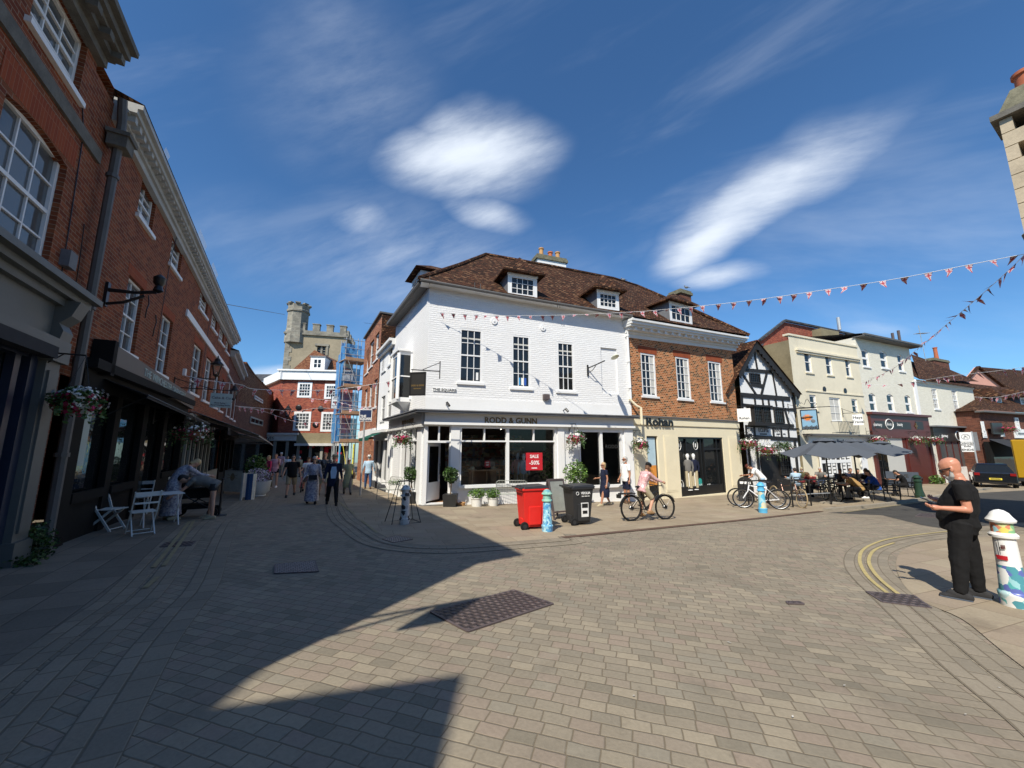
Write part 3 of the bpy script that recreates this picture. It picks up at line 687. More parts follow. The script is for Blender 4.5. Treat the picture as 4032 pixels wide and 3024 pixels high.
# ===== left row: facade plane LF
a0=P(265,2128); dd=Vector((-.4865,.8737,0)); LF=Fr(a0,a0+dd*30)
# --- grey fronted brick building, nearest on the left
L1=bldg('brick_building',LF,-4,'nearest red brick building at left with grey shopfront and stone band')
zt=8.55; w_up=(-3.72,-2.58,7.62,8.50-.0); 
holes=[(-3.72,-2.35,7.42,8.46),(-3.80,-2.25,4.36,6.30,.10),(-6.6,-5.4,7.42,8.46),(-6.7,-5.4,4.36,6.30,.10)]
mb=MB(); wall(mb,LF,[(-9.54,-.4),(-8.8,-.4),(-8.8,3.2),(-1.30,3.2),(-1.30,8.3),(-2.0,8.3),(-2.0,8.6),(-9.54,8.6)],holes,.16)
f_=LF; LF.box(mb,-1.72,-1.30,-.02,.0,-.3,3.3); mb.build('wall','brick_street',L1)
shell(LF,-9.54,-1.30,8.6,7,'brick_street',L1,left=True,right=True)
for i,h in enumerate(holes):
    window(LF,h,L1,3,4 if i%2 else 4,depth=.13,fw=.07,bar=.028,glass='glass_grey',sill=True,label='large sash window of the near brick building')
part(LF,L1,'string_course','stone_band',[(-8.8,-1.42,.003,.05,6.86,7.10)])
for h in (holes[1],holes[3]):
    mb=MB(); LF.box(mb,h[0]-.18,h[1]+.18,.002,.006,h[3]+.0,h[3]+.42); mb.build('brick_arch','brick_arch',L1)
mb=MB(); 
for n1,z0,z1 in((.12,8.42,8.56),(.22,8.56,8.66),(.40,8.72,8.84),(.50,8.84,8.95)): LF.box(mb,-9.54-n1*.3,-1.98,-.02,n1,z0,z1)
LF.box(mb,-9.54,-1.98,-.02,.32,8.66,8.72)
for i in range(16): s=-9.4+i*.48; LF.box(mb,s,s+.16,.22,.36,8.54,8.66)
mb.build('cornice','stone_band',L1)
mb=MB(); mb.quad(LF.p(-9.7,.5,8.95),LF.p(-1.95,.5,8.95),LF.p(-1.95,-3.4,10.6),LF.p(-9.7,-3.4,10.6)); mb.quad(LF.p(-9.7,-7.4,8.9),LF.p(-1.95,-7.4,8.9),LF.p(-1.95,-3.4,10.6),LF.p(-9.7,-3.4,10.6)); mb.quad(LF.p(-9.7,.5,8.95),LF.p(-9.7,-3.4,10.6),LF.p(-9.7,-7.4,8.9)); mb.quad(LF.p(-1.95,.5,8.95),LF.p(-1.95,-3.4,10.6),LF.p(-1.95,-7.4,8.9)); mb.build('roof','slate',L1)
# shopfront
mb=MB(); LF.box(mb,-8.8,-1.66,-.02,.10,3.35,4.02); LF.box(mb,-8.85,-1.5,-.02,.30,4.02,4.12); LF.box(mb,-8.85,-1.45,-.02,.42,4.12,4.22); LF.box(mb,-8.8,-1.60,-.02,.20,3.90,4.02); LF.box(mb,-8.8,-1.7,-.02,.22,3.20,3.36)
for s in(-2.12,-5.4,-8.7): LF.box(mb,s,s+.40,-.02,.14,-.35,3.2); LF.box(mb,s-.03,s+.43,-.02,.19,-.35,.28); LF.box(mb,s-.04,s+.44,-.02,.22,3.0,3.2); LF.box(mb,s+.06,s+.34,.0,.17,.4,2.85)
mb.build('shopfront','grey_paint',L1)
for s in (-2.12,-5.4):   # scrolled console
    mb=MB(); pr=[(.0,3.25),(.20,3.25),(.24,3.5),(.18,3.62),(.30,3.75),(.38,4.0),(0,4.02)]
    q=[LF.p(s+.04,n,z) for n,z in pr]+[LF.p(s+.36,n,z) for n,z in pr]; k=len(pr)
    mb.add(q,[tuple(range(k)),tuple(range(k,2*k))]+[(i,(i+1)%k,k+(i+1)%k,k+i) for i in range(k)]); mb.build('console','grey_paint',L1)
part(LF,L1,'shop_window_frame','navy_paint',[(-5.0,-4.85,-.1,.03,-.3,3.2),(-2.30,-2.12,-.1,.05,-.3,3.2),(-2.55,-2.42,-.1,.0,.5,3.2),(-5.0,-2.12,-.1,.04,-.35,.45),(-5,-2.12,-.12,.02,3.0,3.2),(-8.4,-5.4,-.1,.02,-.3,.5)])
part(LF,L1,'shop_window_pane','glass_dark',[(-8.4,-2.2,-.14,-.11,.3,3.2)])
mb=MB(); LF.box(mb,-4.9,-2.2,.10,.28,3.02,3.2); mb.build('rolled_awning','awning_dark',L1)
# big drainpipe and hopper
pp=[(-1.38,.17,8.35),(-1.24,.17,7.9),(-1.22,.17,.4),(-1.20,.17,-.15)]
pl=pipe(LF,L1,pp,.072,'gutter'); mb=MB(); LF.box(mb,-1.40,-1.06,.05,.34,7.35,7.62); LF.box(mb,-1.44,-1.02,.03,.38,7.58,7.66); mb.build('hopper','stone_band',pl)
part(LF,L1,'alarm_box','lead',[(-1.98,-1.74,0,.12,4.62,4.90)])
mb=MB(); mb.tube([LF.p(-2.2,.01,7.4),LF.p(-2.02,.01,7.0),LF.p(-1.9,.012,5.2),LF.p(-1.85,.012,4.3)],.008,5); mb.tube([LF.p(-1.5,.02,5.6),LF.p(-1.45,.03,4.9),LF.p(-1.4,.02,4.3)],.008,5); mb.build('cable','black_paint',L1)
# --- second brick building with the white dentil cornice
L2=bldg('brick_building',LF,6,'long red brick terrace with white dentil cornice above the dark cafe front')
topw=[(.62,1.66,7.0,7.95),(3.28,4.42,6.95,7.82),(7.3,8.8,6.90,7.64),(9.8,11.1,6.84,7.52),(11.85,13.2,6.74,7.40),(13.9,15.05,6.66,7.28)]
low=[(.78,1.78,3.84,5.56),(3.42,4.48,3.76,5.48),(7.42,8.92,3.68,5.55),(9.82,11.15,3.62,5.5),(12.1,13.3,3.55,5.3,.2),(14.0,15.1,3.5,5.2,.2)]
cz=lambda s:8.40-.052*max(0,s-1)
mb=MB(); wall(mb,LF,[(-1.30,2.9),(15.6,2.7),(15.6,cz(15.6)-.08),(-1.3,cz(-1.3)-.08)],topw+low,.15); mb.build('wall','brick_street',L2)
shell(LF,-1.30,15.6,(8.0,7.3),8,'brick_street',L2,left=False)
for h in topw: window(LF,h,L2,2,4,depth=.12,fw=.05,bar=.022,glass='glass_grey')
for i,h in enumerate(low): window(LF,h,L2,2,4,depth=.12,fw=.055,bar=.022,glass='glass_grey',curt=.0)
for h in topw+low: mb=MB(); LF.box(mb,h[0]-.12,h[1]+.12,.002,.005,h[3],h[3]+.26); mb.build('brick_arch','brick_arch',L2)
mb=MB(); LF.sbox(mb,5.7,15.6,.0,.05,6.08,6.32,5.68,5.92); mb.build('string_course','white_paint',L2)
mb=MB()
for n1,a,b in((.10,-.42,-.28),(.16,-.28,-.16),(.34,-.12,-.02),(.42,-.02,.08)): LF.sbox(mb,-1.2,15.7,-.02,n1,cz(-1.2)+a,cz(-1.2)+b,cz(15.7)+a,cz(15.7)+b)
LF.sbox(mb,-1.2,15.7,-.02,.22,cz(-1.2)-.16,cz(-1.2)-.12,cz(15.7)-.16,cz(15.7)-.12)
for i in range(64):
    s=-1.1+i*.262; LF.box(mb,s,s+.13,.15,.30,cz(s)-.27,cz(s)-.13)
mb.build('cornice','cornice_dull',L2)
mb=MB(); mb.quad(LF.p(-1.2,.43,cz(-1.2)+.1),LF.p(15.7,.43,cz(15.7)+.1),LF.p(15.7,-4,cz(15.7)+1.6),LF.p(-1.2,-4,cz(0)+1.6)); mb.quad(LF.p(-1.2,-8,cz(-1.2)-.1),LF.p(15.7,-8,cz(15.7)-.1),LF.p(15.7,-4,cz(15.7)+1.6),LF.p(-1.2,-4,cz(0)+1.6)); mb.quad(LF.p(15.7,.43,cz(15.7)+.1),LF.p(15.7,-4,cz(15.7)+1.6),LF.p(15.7,-8,cz(15.7)-.1)); mb.build('roof','tile_roof',L2)
mb=MB()
for i in range(10):
    s=.2+i*.035; mb.tube([LF.p(s,.40,8.44),LF.p(s+.01,.44,8.60)],.004,4)
for s0 in (4.0,6.3):
    for i in range(16):
        s=s0+i*.07; mb.tube([LF.p(s,.40,cz(s)+.07),LF.p(s+.02,.45,cz(s)+.27)],.006,4)
mb.build('bird_spikes','galv',L2)
mb=MB()
for s,z in((3.3,8.0),(9.3,7.7)): mb.tube([LF.p(s,.1,z),LF.p(s,.02,z-.9),LF.p(s-.1,.02,z-3.6)],.008,5)
for s,z in((2.0,5.2),(2.75,4.9)): mb.tube([LF.p(s,.03,z+.3),LF.p(s+.05,.05,z+.1),LF.p(s-.04,.05,z-.1),LF.p(s+.02,.03,z-.3)],.015,5)
mb.build('cable','black_paint',L2)
part(LF,L2,'alarm_box','sign_white',[(6.3,6.48,0,.08,4.1,4.34)])
# cafe front
part(LF,L2,'shopfront','dark_shop',[(-.9,-.5,-.02,.12,-.35,3.3),(.95,1.25,-.02,.10,-.35,3.2),(2.75,3.1,-.02,.1,-.35,3.2),(4.6,4.95,-.02,.1,-.35,3.2),(6.7,7.0,-.02,.14,-.4,3.3),(-.9,7,-.02,.16,2.75,3.1),(-.5,.95,-.02,.05,-.35,.62),(1.25,2.75,-.02,.05,-.35,.62),(4.95,6.7,-.02,.05,-.35,.7),(-1.0,7.0,-.02,.34,3.10,3.28)])
part(LF,L2,'shop_window_pane','glass_dark',[(-.6,6.8,-.10,-.06,.1,2.8)])
for q_ in [(-.5,.95,.05,.14,.62,.80),(1.25,2.75,.05,.14,.62,.80),(4.95,6.7,.05,.14,.7,.86)]: part(LF,L2,'sill_shelf','dark_shop',[q_])
fs=MB(); LF.sbox(fs,-.25,7.0,.02,.30,3.30,3.70,2.98,3.42); fas=fs.build('fascia','taupe_sign',L2)
text('THE WINCHESTER ORANGERY',.27,LF,3.55,3.36,.302,'sign_aqua',fas,align='CENTER',sx=1.08,slope=-.042,name='lettering')
part(LF,L2,'end_box','dark_shop',[(-.42,-.25,.02,.34,3.05,3.75)])
part(LF,L2,'wall_menu','sign_aqua',[(-.35,.0,.0,.04,1.3,2.6)],'pale menu panel in shade')
# pale green front under the awnings and beyond
part(LF,L2,'shopfront','grey_shop',[(7.0,15.6,-.02,.22,2.62,2.86)]+[(s,s+.14,-.02,.06,-.45,2.6) for s in (7.2,7.9,8.6,9.4,10.2,11,11.8,12.6)]+[(7.0,15.6,-.02,.04,-.5,.45)])
part(LF,L2,'shop_window_pane','glass_dark',[(7.1,15.5,-.06,-.03,.4,2.6)])
# --- third building of the row
L3=bldg('brick_building',LF,18,'darker brick building at the far end of the left row before the tiled gable')
lo3=[(16.6,17.4,3.4,5.6),(18.2,18.95,3.35,5.5),(19.6,20.3,3.3,5.4)]; up3=[(16.3,16.95,5.75,6.55)]
mb=MB(); wall(mb,LF,[(15.6,2.5),(21.0,2.4),(21.0,6.35),(15.6,6.9)],lo3,.12); mb.build('wall','brick_dark',L3)
shell(LF,15.6,21,(6.9,6.35),8,'brick_dark',L3,left=False)
for h in lo3: window(LF,h,L3,2,4,depth=.1,glass='glass_grey')
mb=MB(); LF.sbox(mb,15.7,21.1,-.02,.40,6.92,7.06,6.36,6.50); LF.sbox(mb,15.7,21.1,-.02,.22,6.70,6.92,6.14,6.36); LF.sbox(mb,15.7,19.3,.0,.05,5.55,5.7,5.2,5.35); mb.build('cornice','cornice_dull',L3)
mb=MB(); mb.quad(LF.p(15.6,.4,7.07),LF.p(21.2,.4,6.5),LF.p(21.2,-4,8.0),LF.p(15.6,-4,8.5)); mb.quad(LF.p(21.2,.4,6.5),LF.p(21.2,-4,8.0),LF.p(21.2,-8,6.4)); mb.build('roof','tile_roof',L3)
part(LF,L3,'shopfront','dark_shop',[(15.6,21,-.02,.12,-.7,.2),(15.6,21,-.02,.2,2.0,2.55)]+[(s,s+.2,-.02,.1,-.7,2.2) for s in(15.7,17.3,19,20.6)])
part(LF,L3,'shop_window_pane','glass_dark',[(15.7,21,-.08,-.04,0,2.1)])
# --- building behind the camera whose roof shades the foreground
BB=Fr((-22,-4.1),(-4.05,-4.1),flip=True)
B0=bldg('brick_building',BB,9,'brick building behind the photographer that shades the lower left paving')
mb=MB(); mb.box(-22,-3.67,-13,-4.1,-.3,7.8); mb.hexa([Vector(q) for q in[(-5.85,-13,7.8),(-3.67,-13,7.8),(-3.67,-4.1,7.8),(-5.85,-4.1,7.8),(-5.85,-13,7.85),(-3.67,-13,8.62),(-3.67,-4.1,8.62),(-5.85,-4.1,7.85)]]); mb.box(-22,-5.85,-13,-4.11,7.8,10.2); mb.build('wall','brick_street',B0)
mb=MB(); mb.add([(-22,-4.1,10.2),(-5.85,-4.1,10.2),(-5.85,-13,10.2),(-22,-13,10.2),(-20,-8.5,12),(-8,-8.5,12)],[(0,1,5,4),(1,2,5),(2,3,4,5),(3,0,4)]); mb.build('roof','tile_roof',B0)
# bracket sign high on the near building, seen only by its shadow
bs=empty('hanging_sign',LF.p(-9.3,0,4.6),0,'projecting wall sign on iron bracket high on the near left building, seen by its shadow','sign')
mb=MB(); mb.tube([LF.p(-9.3,0,5.4),LF.p(-9.3,1.72,5.4)],.03,6); mb.tube([LF.p(-9.3,0,4.75),LF.p(-9.3,1.0,5.35)],.025,6); mb.tube([LF.p(-9.3,0,4.6),LF.p(-9.3,0,5.6)],.03,6); mb.build('bracket','black_paint',bs)
mb=MB(); mb.prism([(-9.32,5.36),(-9.28,5.36),(-9.28,4.62),(-9.32,4.62)],LF,1.1,1.64); mb.build('sign_panel','sign_black',bs)

# ===== white corner building
A2=P(1798,1988); BP=P(2492,1973); WF=Fr(A2,BP); S0=-1.25; S1=7.85
rf=lambda x0,y0,x1,y1,k='k5',n=0:WF.rect(k,x0,y0,x1,y1,n)
WB=bldg('corner_building',WF,3,'whitewashed brick corner shop with three sash windows and brown tiled roof with dormers')
uw=[WF.rect('k4',625,785,800,1225),WF.rect('k4',1035,838,1185,1265),WF.rect('k4',1392,893,1535,1292)]
blk=WF.rect('k4',1738,940,1882,1310)
mb=MB(); wall(mb,WF,[(S0,2.9),(S1,2.9),(S1,7.6),(S0,7.85)],uw+[blk],.07); WF.box(mb,blk[0],blk[1],-.10,-.07,blk[2],blk[3]); mb.build('wall','brick_white',WB)
for i,h in enumerate(uw):
    w=window(WF,h,WB,3,4,depth=.05,fw=.075,bar=.026,glass='glass_dark',meet=True,label='tall white sash window')
    nd=-.05
    q=MB(); WF.box(q,h[0]+.06,h[1]-.06,nd+.003,nd+.010,h[3]-.42,h[3]-.36); q.build('blind','curtain',w)
for i_,(k0,c_) in enumerate(((1,'tube_blue'),(1,'sign_white'),(1,'c_blue'),(0,'sign_white'),(2,'c_grey'))):
    h=uw[k0]; s_=h[0]+.3+.13*i_; q=MB(); WF.box(q,s_,s_+.09,-.048,-.040,h[2]+.12,h[2]+.42); q.build('window_display',c_,WB)
for x,y in((895,735),(1280,787)):
    s,z=WF.at(px('k4',x,y)); mb=MB(); q=WF.p(s,.0,z); M4=Matrix(((WF.x.x,WF.n.x*-1,WF.n.x,0),(WF.x.y,0,WF.n.y,0),(0,1,0,0),(0,0,0,1)))
    mb.add([WF.p(s+.13*math.cos(2*PI*i/20),.04,z+.13*math.sin(2*PI*i/20)) for i in range(20)]+[WF.p(s+.13*math.cos(2*PI*i/20),-.01,z+.13*math.sin(2*PI*i/20)) for i in range(20)],[tuple(range(20))]+[(i,(i+1)%20,20+(i+1)%20,20+i) for i in range(20)]); 
    WF.box(mb,s-.02,s+.02,.04,.07,z-.03,z+.03); mb.build('wall_tie_plate','white_paint',WB)
# eaves, gutter
mb=MB(); WF.sbox(mb,S0-.35,S1+.05,-.1,.36,7.74,7.80,7.48,7.54); mb.build('soffit','white_paint',WB)
mb=MB(); mb.tube([WF.p(S0-.4,.42,7.80),WF.p(2.0,.42,7.66),WF.p(S1,.42,7.52)],.065,8); 
for k,x,y in(('k4',740,455),('k4',785,465),('k4',1395,590),('k4',1413,595),('k4',385,405)):
    s,z=WF.at(px(k,x,y),.4); mb.tube([WF.p(s,.42,z-.2),WF.p(s,.46,z+.12)],.012,5)
mb.build('gutter','gutter',WB,smooth=True)
# render band above the shopfront, fascia, cornice
mb=MB(); WF.box(mb,S0-.01,S1,-.02,.025,2.95,3.45); mb.build('render_band','render_white',WB)
mb=MB(); WF.box(mb,S0-.35,S1+.06,-.02,.42,2.86,2.93); WF.box(mb,S0-.38,S1+.1,.2,.46,2.93,2.97); mb.build('fascia_cornice','lead',WB)
fz=WF.z(px('k5',1000,243),.1)
mb=MB(); WF.box(mb,S0-.02,S1,-.05,.12,fz,2.86); WF.box(mb,S0-.04,S1+.03,-.05,.2,fz-.06,fz+.03); fas=mb.build('fascia','white_paint',WB)
s,z=WF.at(px('k5',1033,216),.12); text('RODD & GUNN',.31,WF,s,z,.125,'bronze_letter',fas,ext=.02,bold=.008)
sh1=rf(628,258,1390,705); sh2=rf(1565,290,1920,722); dr=rf(365,255,542,858); sh3=rf(1462,300,1545,720)
zb=lambda s:WF.g(s)
gw=[(S0,-.8),(S1,-.8-.2),(S1,fz),(S0,fz)]
mb=MB(); wall(mb,WF,gw,[(dr[0],dr[1],-.36,dr[3]),sh1,(sh2[0],sh2[1],sh2[2],sh2[3])],.22); 
for x0,x1 in((548,618),(1398,1450),(1928,1995)):
    a=WF.s(px('k5',x0,500)); b=WF.s(px('k5',x1,500)); WF.box(mb,a,b,.0,.07,-.9,fz-.06); WF.box(mb,a-.03,b+.03,.0,.10,-.9,-.15)
mb.build('shopfront','white_paint',WB)
def shopwin(r,vm,hz,um,par):
    s0,s1,z0,z1=r; mb=MB(); nd=-.10
    WF.box(mb,s0,s0+.06,nd-.05,.03,z0,z1); WF.box(mb,s1-.06,s1,nd-.05,.03,z0,z1); WF.box(mb,s0+.06,s1-.06,nd-.05,.03,z1-.07,z1); WF.box(mb,s0-.05,s1+.05,nd-.05,.14,z0-.07,z0+.03)
    for x in vm: WF.box(mb,x-.06,x+.06,nd-.05,.02,z0+.03,z1-.07)
    if hz: WF.box(mb,s0+.06,s1-.06,nd-.045,.015,hz-.03,hz+.03)
    for x in um: WF.box(mb,x-.025,x+.025,nd-.04,.012,hz,z1-.07)
    w=mb.build('shop_window',"white_paint",par); g=MB(); g.mat('glass_clear'); g.quad(WF.p(s0,nd,z0),WF.p(s1,nd,z0),WF.p(s1,nd,z1),WF.p(s0,nd,z1)); g.build('pane',None,w,fixn=False); return w
sw=shopwin(sh1,[WF.s(px('k5',1003,500))],WF.z(px('k5',1000,377)),[WF.s(px('k5',820,310)),WF.s(px('k5',1210,310))],WB)
shopwin(sh2,[WF.s(px('k5',1748,500))],None,[],WB)
# door: frame, transom lights, leaf standing open
mb=MB(); s0,s1,z0,z1=dr; zt_=WF.z(px('k5',450,380)); WF.box(mb,s0,s0+.05,-.15,.0,-.4,z1); WF.box(mb,s1-.05,s1,-.15,.0,-.4,z1); WF.box(mb,s0,s1,-.14,.01,zt_-.04,zt_+.04); WF.box(mb,(s0+s1)/2-.03,(s0+s1)/2+.03,-.13,.0,zt_,z1)
dfr=mb.build('door_frame','white_paint',WB); 
g=MB(); g.mat('glass_clear'); g.quad(WF.p(s0,-.07,zt_),WF.p(s1,-.07,zt_),WF.p(s1,-.07,z1),WF.p(s0,-.07,z1)); g.build('pane',None,dfr,fixn=False)
hp=WF.p(s0+.06,-.08,0); hinge=math.atan2(WF.x.y,WF.x.x)+R(48); DF=Fr((hp.x,hp.y),(hp.x+math.cos(hinge),hp.y+math.sin(hinge)))
mb=MB(); 
for b in((0,.1,-.02,.02,-.3,zt_-.05),(.75,.85,-.02,.02,-.3,zt_-.05),(.1,.75,-.02,.02,zt_-.17,zt_-.05),(.1,.75,-.02,.02,-.3,.35)): DF.box(mb,*b)
dl=mb.build('door','white_paint',WB); dl['label']='white glazed door standing open'
g=MB(); g.mat('glass_clear'); g.quad(DF.p(.1,0,.35),DF.p(.75,0,.35),DF.p(.75,0,zt_-.17),DF.p(.1,0,zt_-.17)); g.build('pane',None,dl,fixn=False)
mb=MB(); DF.box(mb,.77,.80,.02,.06,.6,1.0); mb.build('handle','steel',dl)
part(WF,WB,'door_step','stone_band',[(S0-.1,s1+.35,-.4,.18,-.75,-.40)])
part(WF,WB,'threshold','timber_warm',[(s0,s1,-1.2,-.22,-.42,-.385)])
# shop interior
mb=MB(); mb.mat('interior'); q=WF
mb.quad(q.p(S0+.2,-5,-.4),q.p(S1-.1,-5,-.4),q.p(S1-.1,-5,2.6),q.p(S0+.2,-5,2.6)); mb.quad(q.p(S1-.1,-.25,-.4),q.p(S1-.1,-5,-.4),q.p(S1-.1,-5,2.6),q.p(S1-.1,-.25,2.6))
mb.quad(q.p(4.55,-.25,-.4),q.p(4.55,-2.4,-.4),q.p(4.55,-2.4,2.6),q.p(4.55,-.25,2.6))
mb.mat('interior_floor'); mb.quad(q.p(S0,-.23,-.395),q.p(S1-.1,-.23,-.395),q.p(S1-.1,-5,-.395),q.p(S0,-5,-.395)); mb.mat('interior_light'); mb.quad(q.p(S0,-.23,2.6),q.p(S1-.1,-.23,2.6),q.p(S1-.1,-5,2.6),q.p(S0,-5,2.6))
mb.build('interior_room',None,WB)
mb=MB()
for x,y in((872,268),(890,272),(950,280),(1090,275),(1115,262),(1290,275)):
    s,z=WF.at(px('k5',x,y),-1.2); mb.ell(WF.p(s,-1.2,z),.03,.03,.03,8,5)
mb.build('spot_lamps','shop_lamp',WB)
# roof
W3=lambda k,x,y,n,f=None:(lambda q:(f or WF).p(q[0],n,q[1]))((f or WF).at(px(k,x,y),n))
RP=P(2953,1941); RF=Fr(BP,RP)
E0=WF.p(S0-.42,.42,7.86); E1=WF.p(S1+.05,.42,7.58); R0=W3('k4',830,205,-4.4); R1=W3('k4',1490,292,-4.6); R1b=W3('r1',40,128,-4.6)
SD=Vector((-.4865,.8737,0)); CA=WF.p(S0,0,0)
Es=CA+SD*6.0+Vector((-.87,-.49,0))*.42; Es.z=7.86
sag1=E0.lerp(E1,.5)+Vector((0,0,-.03))
mb=MB()
def grid(mb,P00,P10,P11,P01,n=10,m=6,sag=.10,jit=.02):
    rg=random.Random(3); vs=[]
    for j in range(m+1):
        for i in range(n+1):
            a=P00.lerp(P10,i/n); b=P01.lerp(P11,i/n); q=a.lerp(b,j/m); q.z-= sag*math.sin(PI*j/m)*(.6+.4*math.sin(PI*i/n)) - (rg.uniform(-jit,jit) if 0<j<m else 0); vs.append(q)
    mb.add(vs,[(j*(n+1)+i,j*(n+1)+i+1,(j+1)*(n+1)+i+1,(j+1)*(n+1)+i) for j in range(m) for i in range(n)])
grid(mb,E0,E1,R1b,R0,14,7,.12,.03)
Rb=R0+SD*5; Rb.z=R0.z-.1
mb.quad(E0,R0,Rb,Es)
back0=WF.p(S0,-9.4,7.4); back1=WF.p(S1,-9.4,7.4); mb.quad(R0,R1b,back1,Rb); mb.quad(Rb,back1,back0)
rf_=mb.build('roof','tile_roof',WB,smooth=True)
mb=MB(); mb.tube([E0,E0.lerp(R0,.5)+Vector((0,0,-.05)),R0,R0.lerp(R1b,.5)+Vector((0,0,.03)),R1b],.10,8); mb.build('ridge_tiles','tile_roof',rf_,smooth=True)
shell(WF,S0+.02,S1,(7.7,7.5),9.4,'render_white',WB,zb=2.9,right=False,left=False,n=-.02)
shell(WF,S0+.02,S1,(2.9,2.9),9.4,'render_white',WB,zb=-1,right=False,left=False,n=-.02,lid=False)
def dormer(f,k,x0,y0,x1,y1,n,par,rise=.95,depth=2.8,cols=4,rows=3,over=.28,mat='tile_roof'):
    s0,s1,z0,z1=f.rect(k,x0,y0,x1,y1,n); mb=MB(); 
    wall(mb,f,[(s0,z0),(s1,z0),(s1,z1),(s0,z1)],[(s0+.14,s1-.14,z0+.10,z1-.14)],.05,n=n)
    f.box(mb,s0-.03,s1+.03,n,n+.05,z1-.07,z1)
    d=mb.build('dormer','white_paint',par)
    c=MB(); c.quad(f.p(s0,n,z0),f.p(s0,n-depth,z0),f.p(s0,n-depth,z1),f.p(s0,n,z1)); c.quad(f.p(s1,n,z0),f.p(s1,n-depth,z0),f.p(s1,n-depth,z1),f.p(s1,n,z1)); c.build('cheek','lead',d)
    w=window(f,(s0+.13,s1-.13,z0+.09,z1-.13),d,cols,rows,depth=-n+.04,fw=.045,bar=.022,meet=False,sill=False)
    for ch in kids(w): ch.parent=d
    q=MB(); o=over; m=(s0+s1)/2; zr=z1+rise
    ze_=z1+.07; a,b,c_,e=f.p(s0-o,n+o,ze_),f.p(s1+o,n+o,ze_),f.p(s1+o,n-depth,ze_),f.p(s0-o,n-depth,ze_); ap=f.p(m,n-.35,zr); bk=f.p(m,n-depth,zr)
    q.add([a,b,c_,e,ap,bk],[(0,1,4),(1,2,5,4),(3,0,4,5),(2,3,5)]); dn=Vector((0,0,-.07)); q.add([a+dn,b+dn,c_+dn,e+dn,a,b,c_,e],[(0,1,2,3),(0,1,5,4),(1,2,6,5),(3,0,4,7)]); q.build('dormer_roof',mat,d)
    return d
dormer(WF,'k4',1005,348,1237,560,.33,WB,cols=4,rows=3)
dormer(WF,'k4',1708,482,1888,652,.33,WB,cols=4,rows=3)
def chimney(f,k,x0,y0,x1,y1,n,w,par,mat,capmat,pots,potmat,zbot=None,poth=.55,potr=.13):
    s0,s1,z0,z1=f.rect(k,x0,y0,x1,y1,n); zb=zbot if zbot else z0; mb=MB(); f.box(mb,s0+.1,s1-.1,n-w,n,zb,z1-.16); mb.build if 0 else None
    c=mb.build('chimney',mat,par); mb=MB(); f.box(mb,s0,s1,n-w-.1,n+.08,z1-.30,z1-.12); f.box(mb,s0+.06,s1-.06,n-w-.03,n+.03,z1-.12,z1); mb.build('cap',capmat,c)
    for i,(t,h,mm) in enumerate(pots):
        s=s0+(s1-s0)*t; mb=MB(); mb.lathe([(potr*1.05,-.02),(potr,.08),(potr*.85,h*.55),(potr*.86,h-.1),(potr*1.1,h-.09),(potr*1.1,h-.02),(potr*.8,h),(potr*.7,h)],f.p(s,n-w/2,z1),14); mb.build('chimney_pot',mm,c,smooth=True)
    return c
chimney(WF,'k4',1228,195,1478,312,-5.2,.8,WB,'render_white','lichen_stone',[(.25,.62,'pot_ochre'),(.54,.48,'terracotta'),(.78,.56,'pot_ochre')],None,zbot=8.0,potr=.15)
# white painted drain pipe at the party wall
pipe(WF,WB,[(S1+.0,.45,7.45),(S1-.08,.10,7.2),(S1-.05,.08,3.75)],.05,'cream_pipe' if 'cream_pipe' in M else 'white_paint')
pipe(RF,WB,[(-.02,.10,3.75),(.25,.22,3.45),(.46,.3,3.35),(.46,.3,2.6)],.055,'render_cream')
# floodlight box, lamp bracket, wall bits
mb=MB(); s,z=WF.at(px('k4',1302,1335)); WF.box(mb,s-.13,s+.13,0,.16,z-.11,z+.11); mb.build('floodlight','iron_brown',WB)
mb=MB(); s,z=WF.at(px('k4',1635,1125)); WF.box(mb,s-.03,s+.03,0,.05,z-.25,z+.25); mb.tube([WF.p(s,.03,z+.1),WF.p(s+.1,.4,z+.16),WF.p(s+.3,.9,z+.28)],.025,6); mb.tube([WF.p(s,.03,z-.15),WF.p(s+.08,.3,z-.02),WF.p(s+.16,.42,z+.15)],.015,6)
wl=empty('wall_lamp',WF.p(s,0,z-.25),0,'old street lamp on a black arm high on the white wall','wall lamp'); mb.build('bracket','black_paint',wl)
mb=MB(); mb.ell(WF.p(s+.52,1.3,z+.36),.13,.42,.07,12,6,Matrix.Rotation(math.atan2(WF.n.y,WF.n.x)-PI/2+R(-20),4,'Z')); mb.build('lamp_head','lamp_cream',wl,smooth=True)
for k,x,y in(('k5',515,88),('k4',1440,1440)):
    s,z=WF.at(px(k,x,y)); mb=MB(); mb.tube([WF.p(s,.0,z),WF.p(s,.3,z+.02)],.02,6); mb.tube([WF.p(s-.02,.26,z+.06),WF.p(s+.06,.36,z-.08)],.05,8); mb.build('spotlight','black_paint',WB)
# name plate THE SQUARE
s0,s1,z0,z1=rf(412,1262,592,1295,'k4'); sp_=empty('street_name_sign',WF.p((s0+s1)/2,0,z0),0,'white cast plate reading THE SQUARE on the white wall','street sign')
mb=MB(); WF.box(mb,s0,s1,.0,.03,z0,z1); mb.build('plate','sign_white',sp_); text('THE SQUARE',.135,WF,(s0+s1)/2,(z0+z1)/2-.0,.032,'sign_dark_text',sp_,ext=.004,bold=.003,sx=1.12)

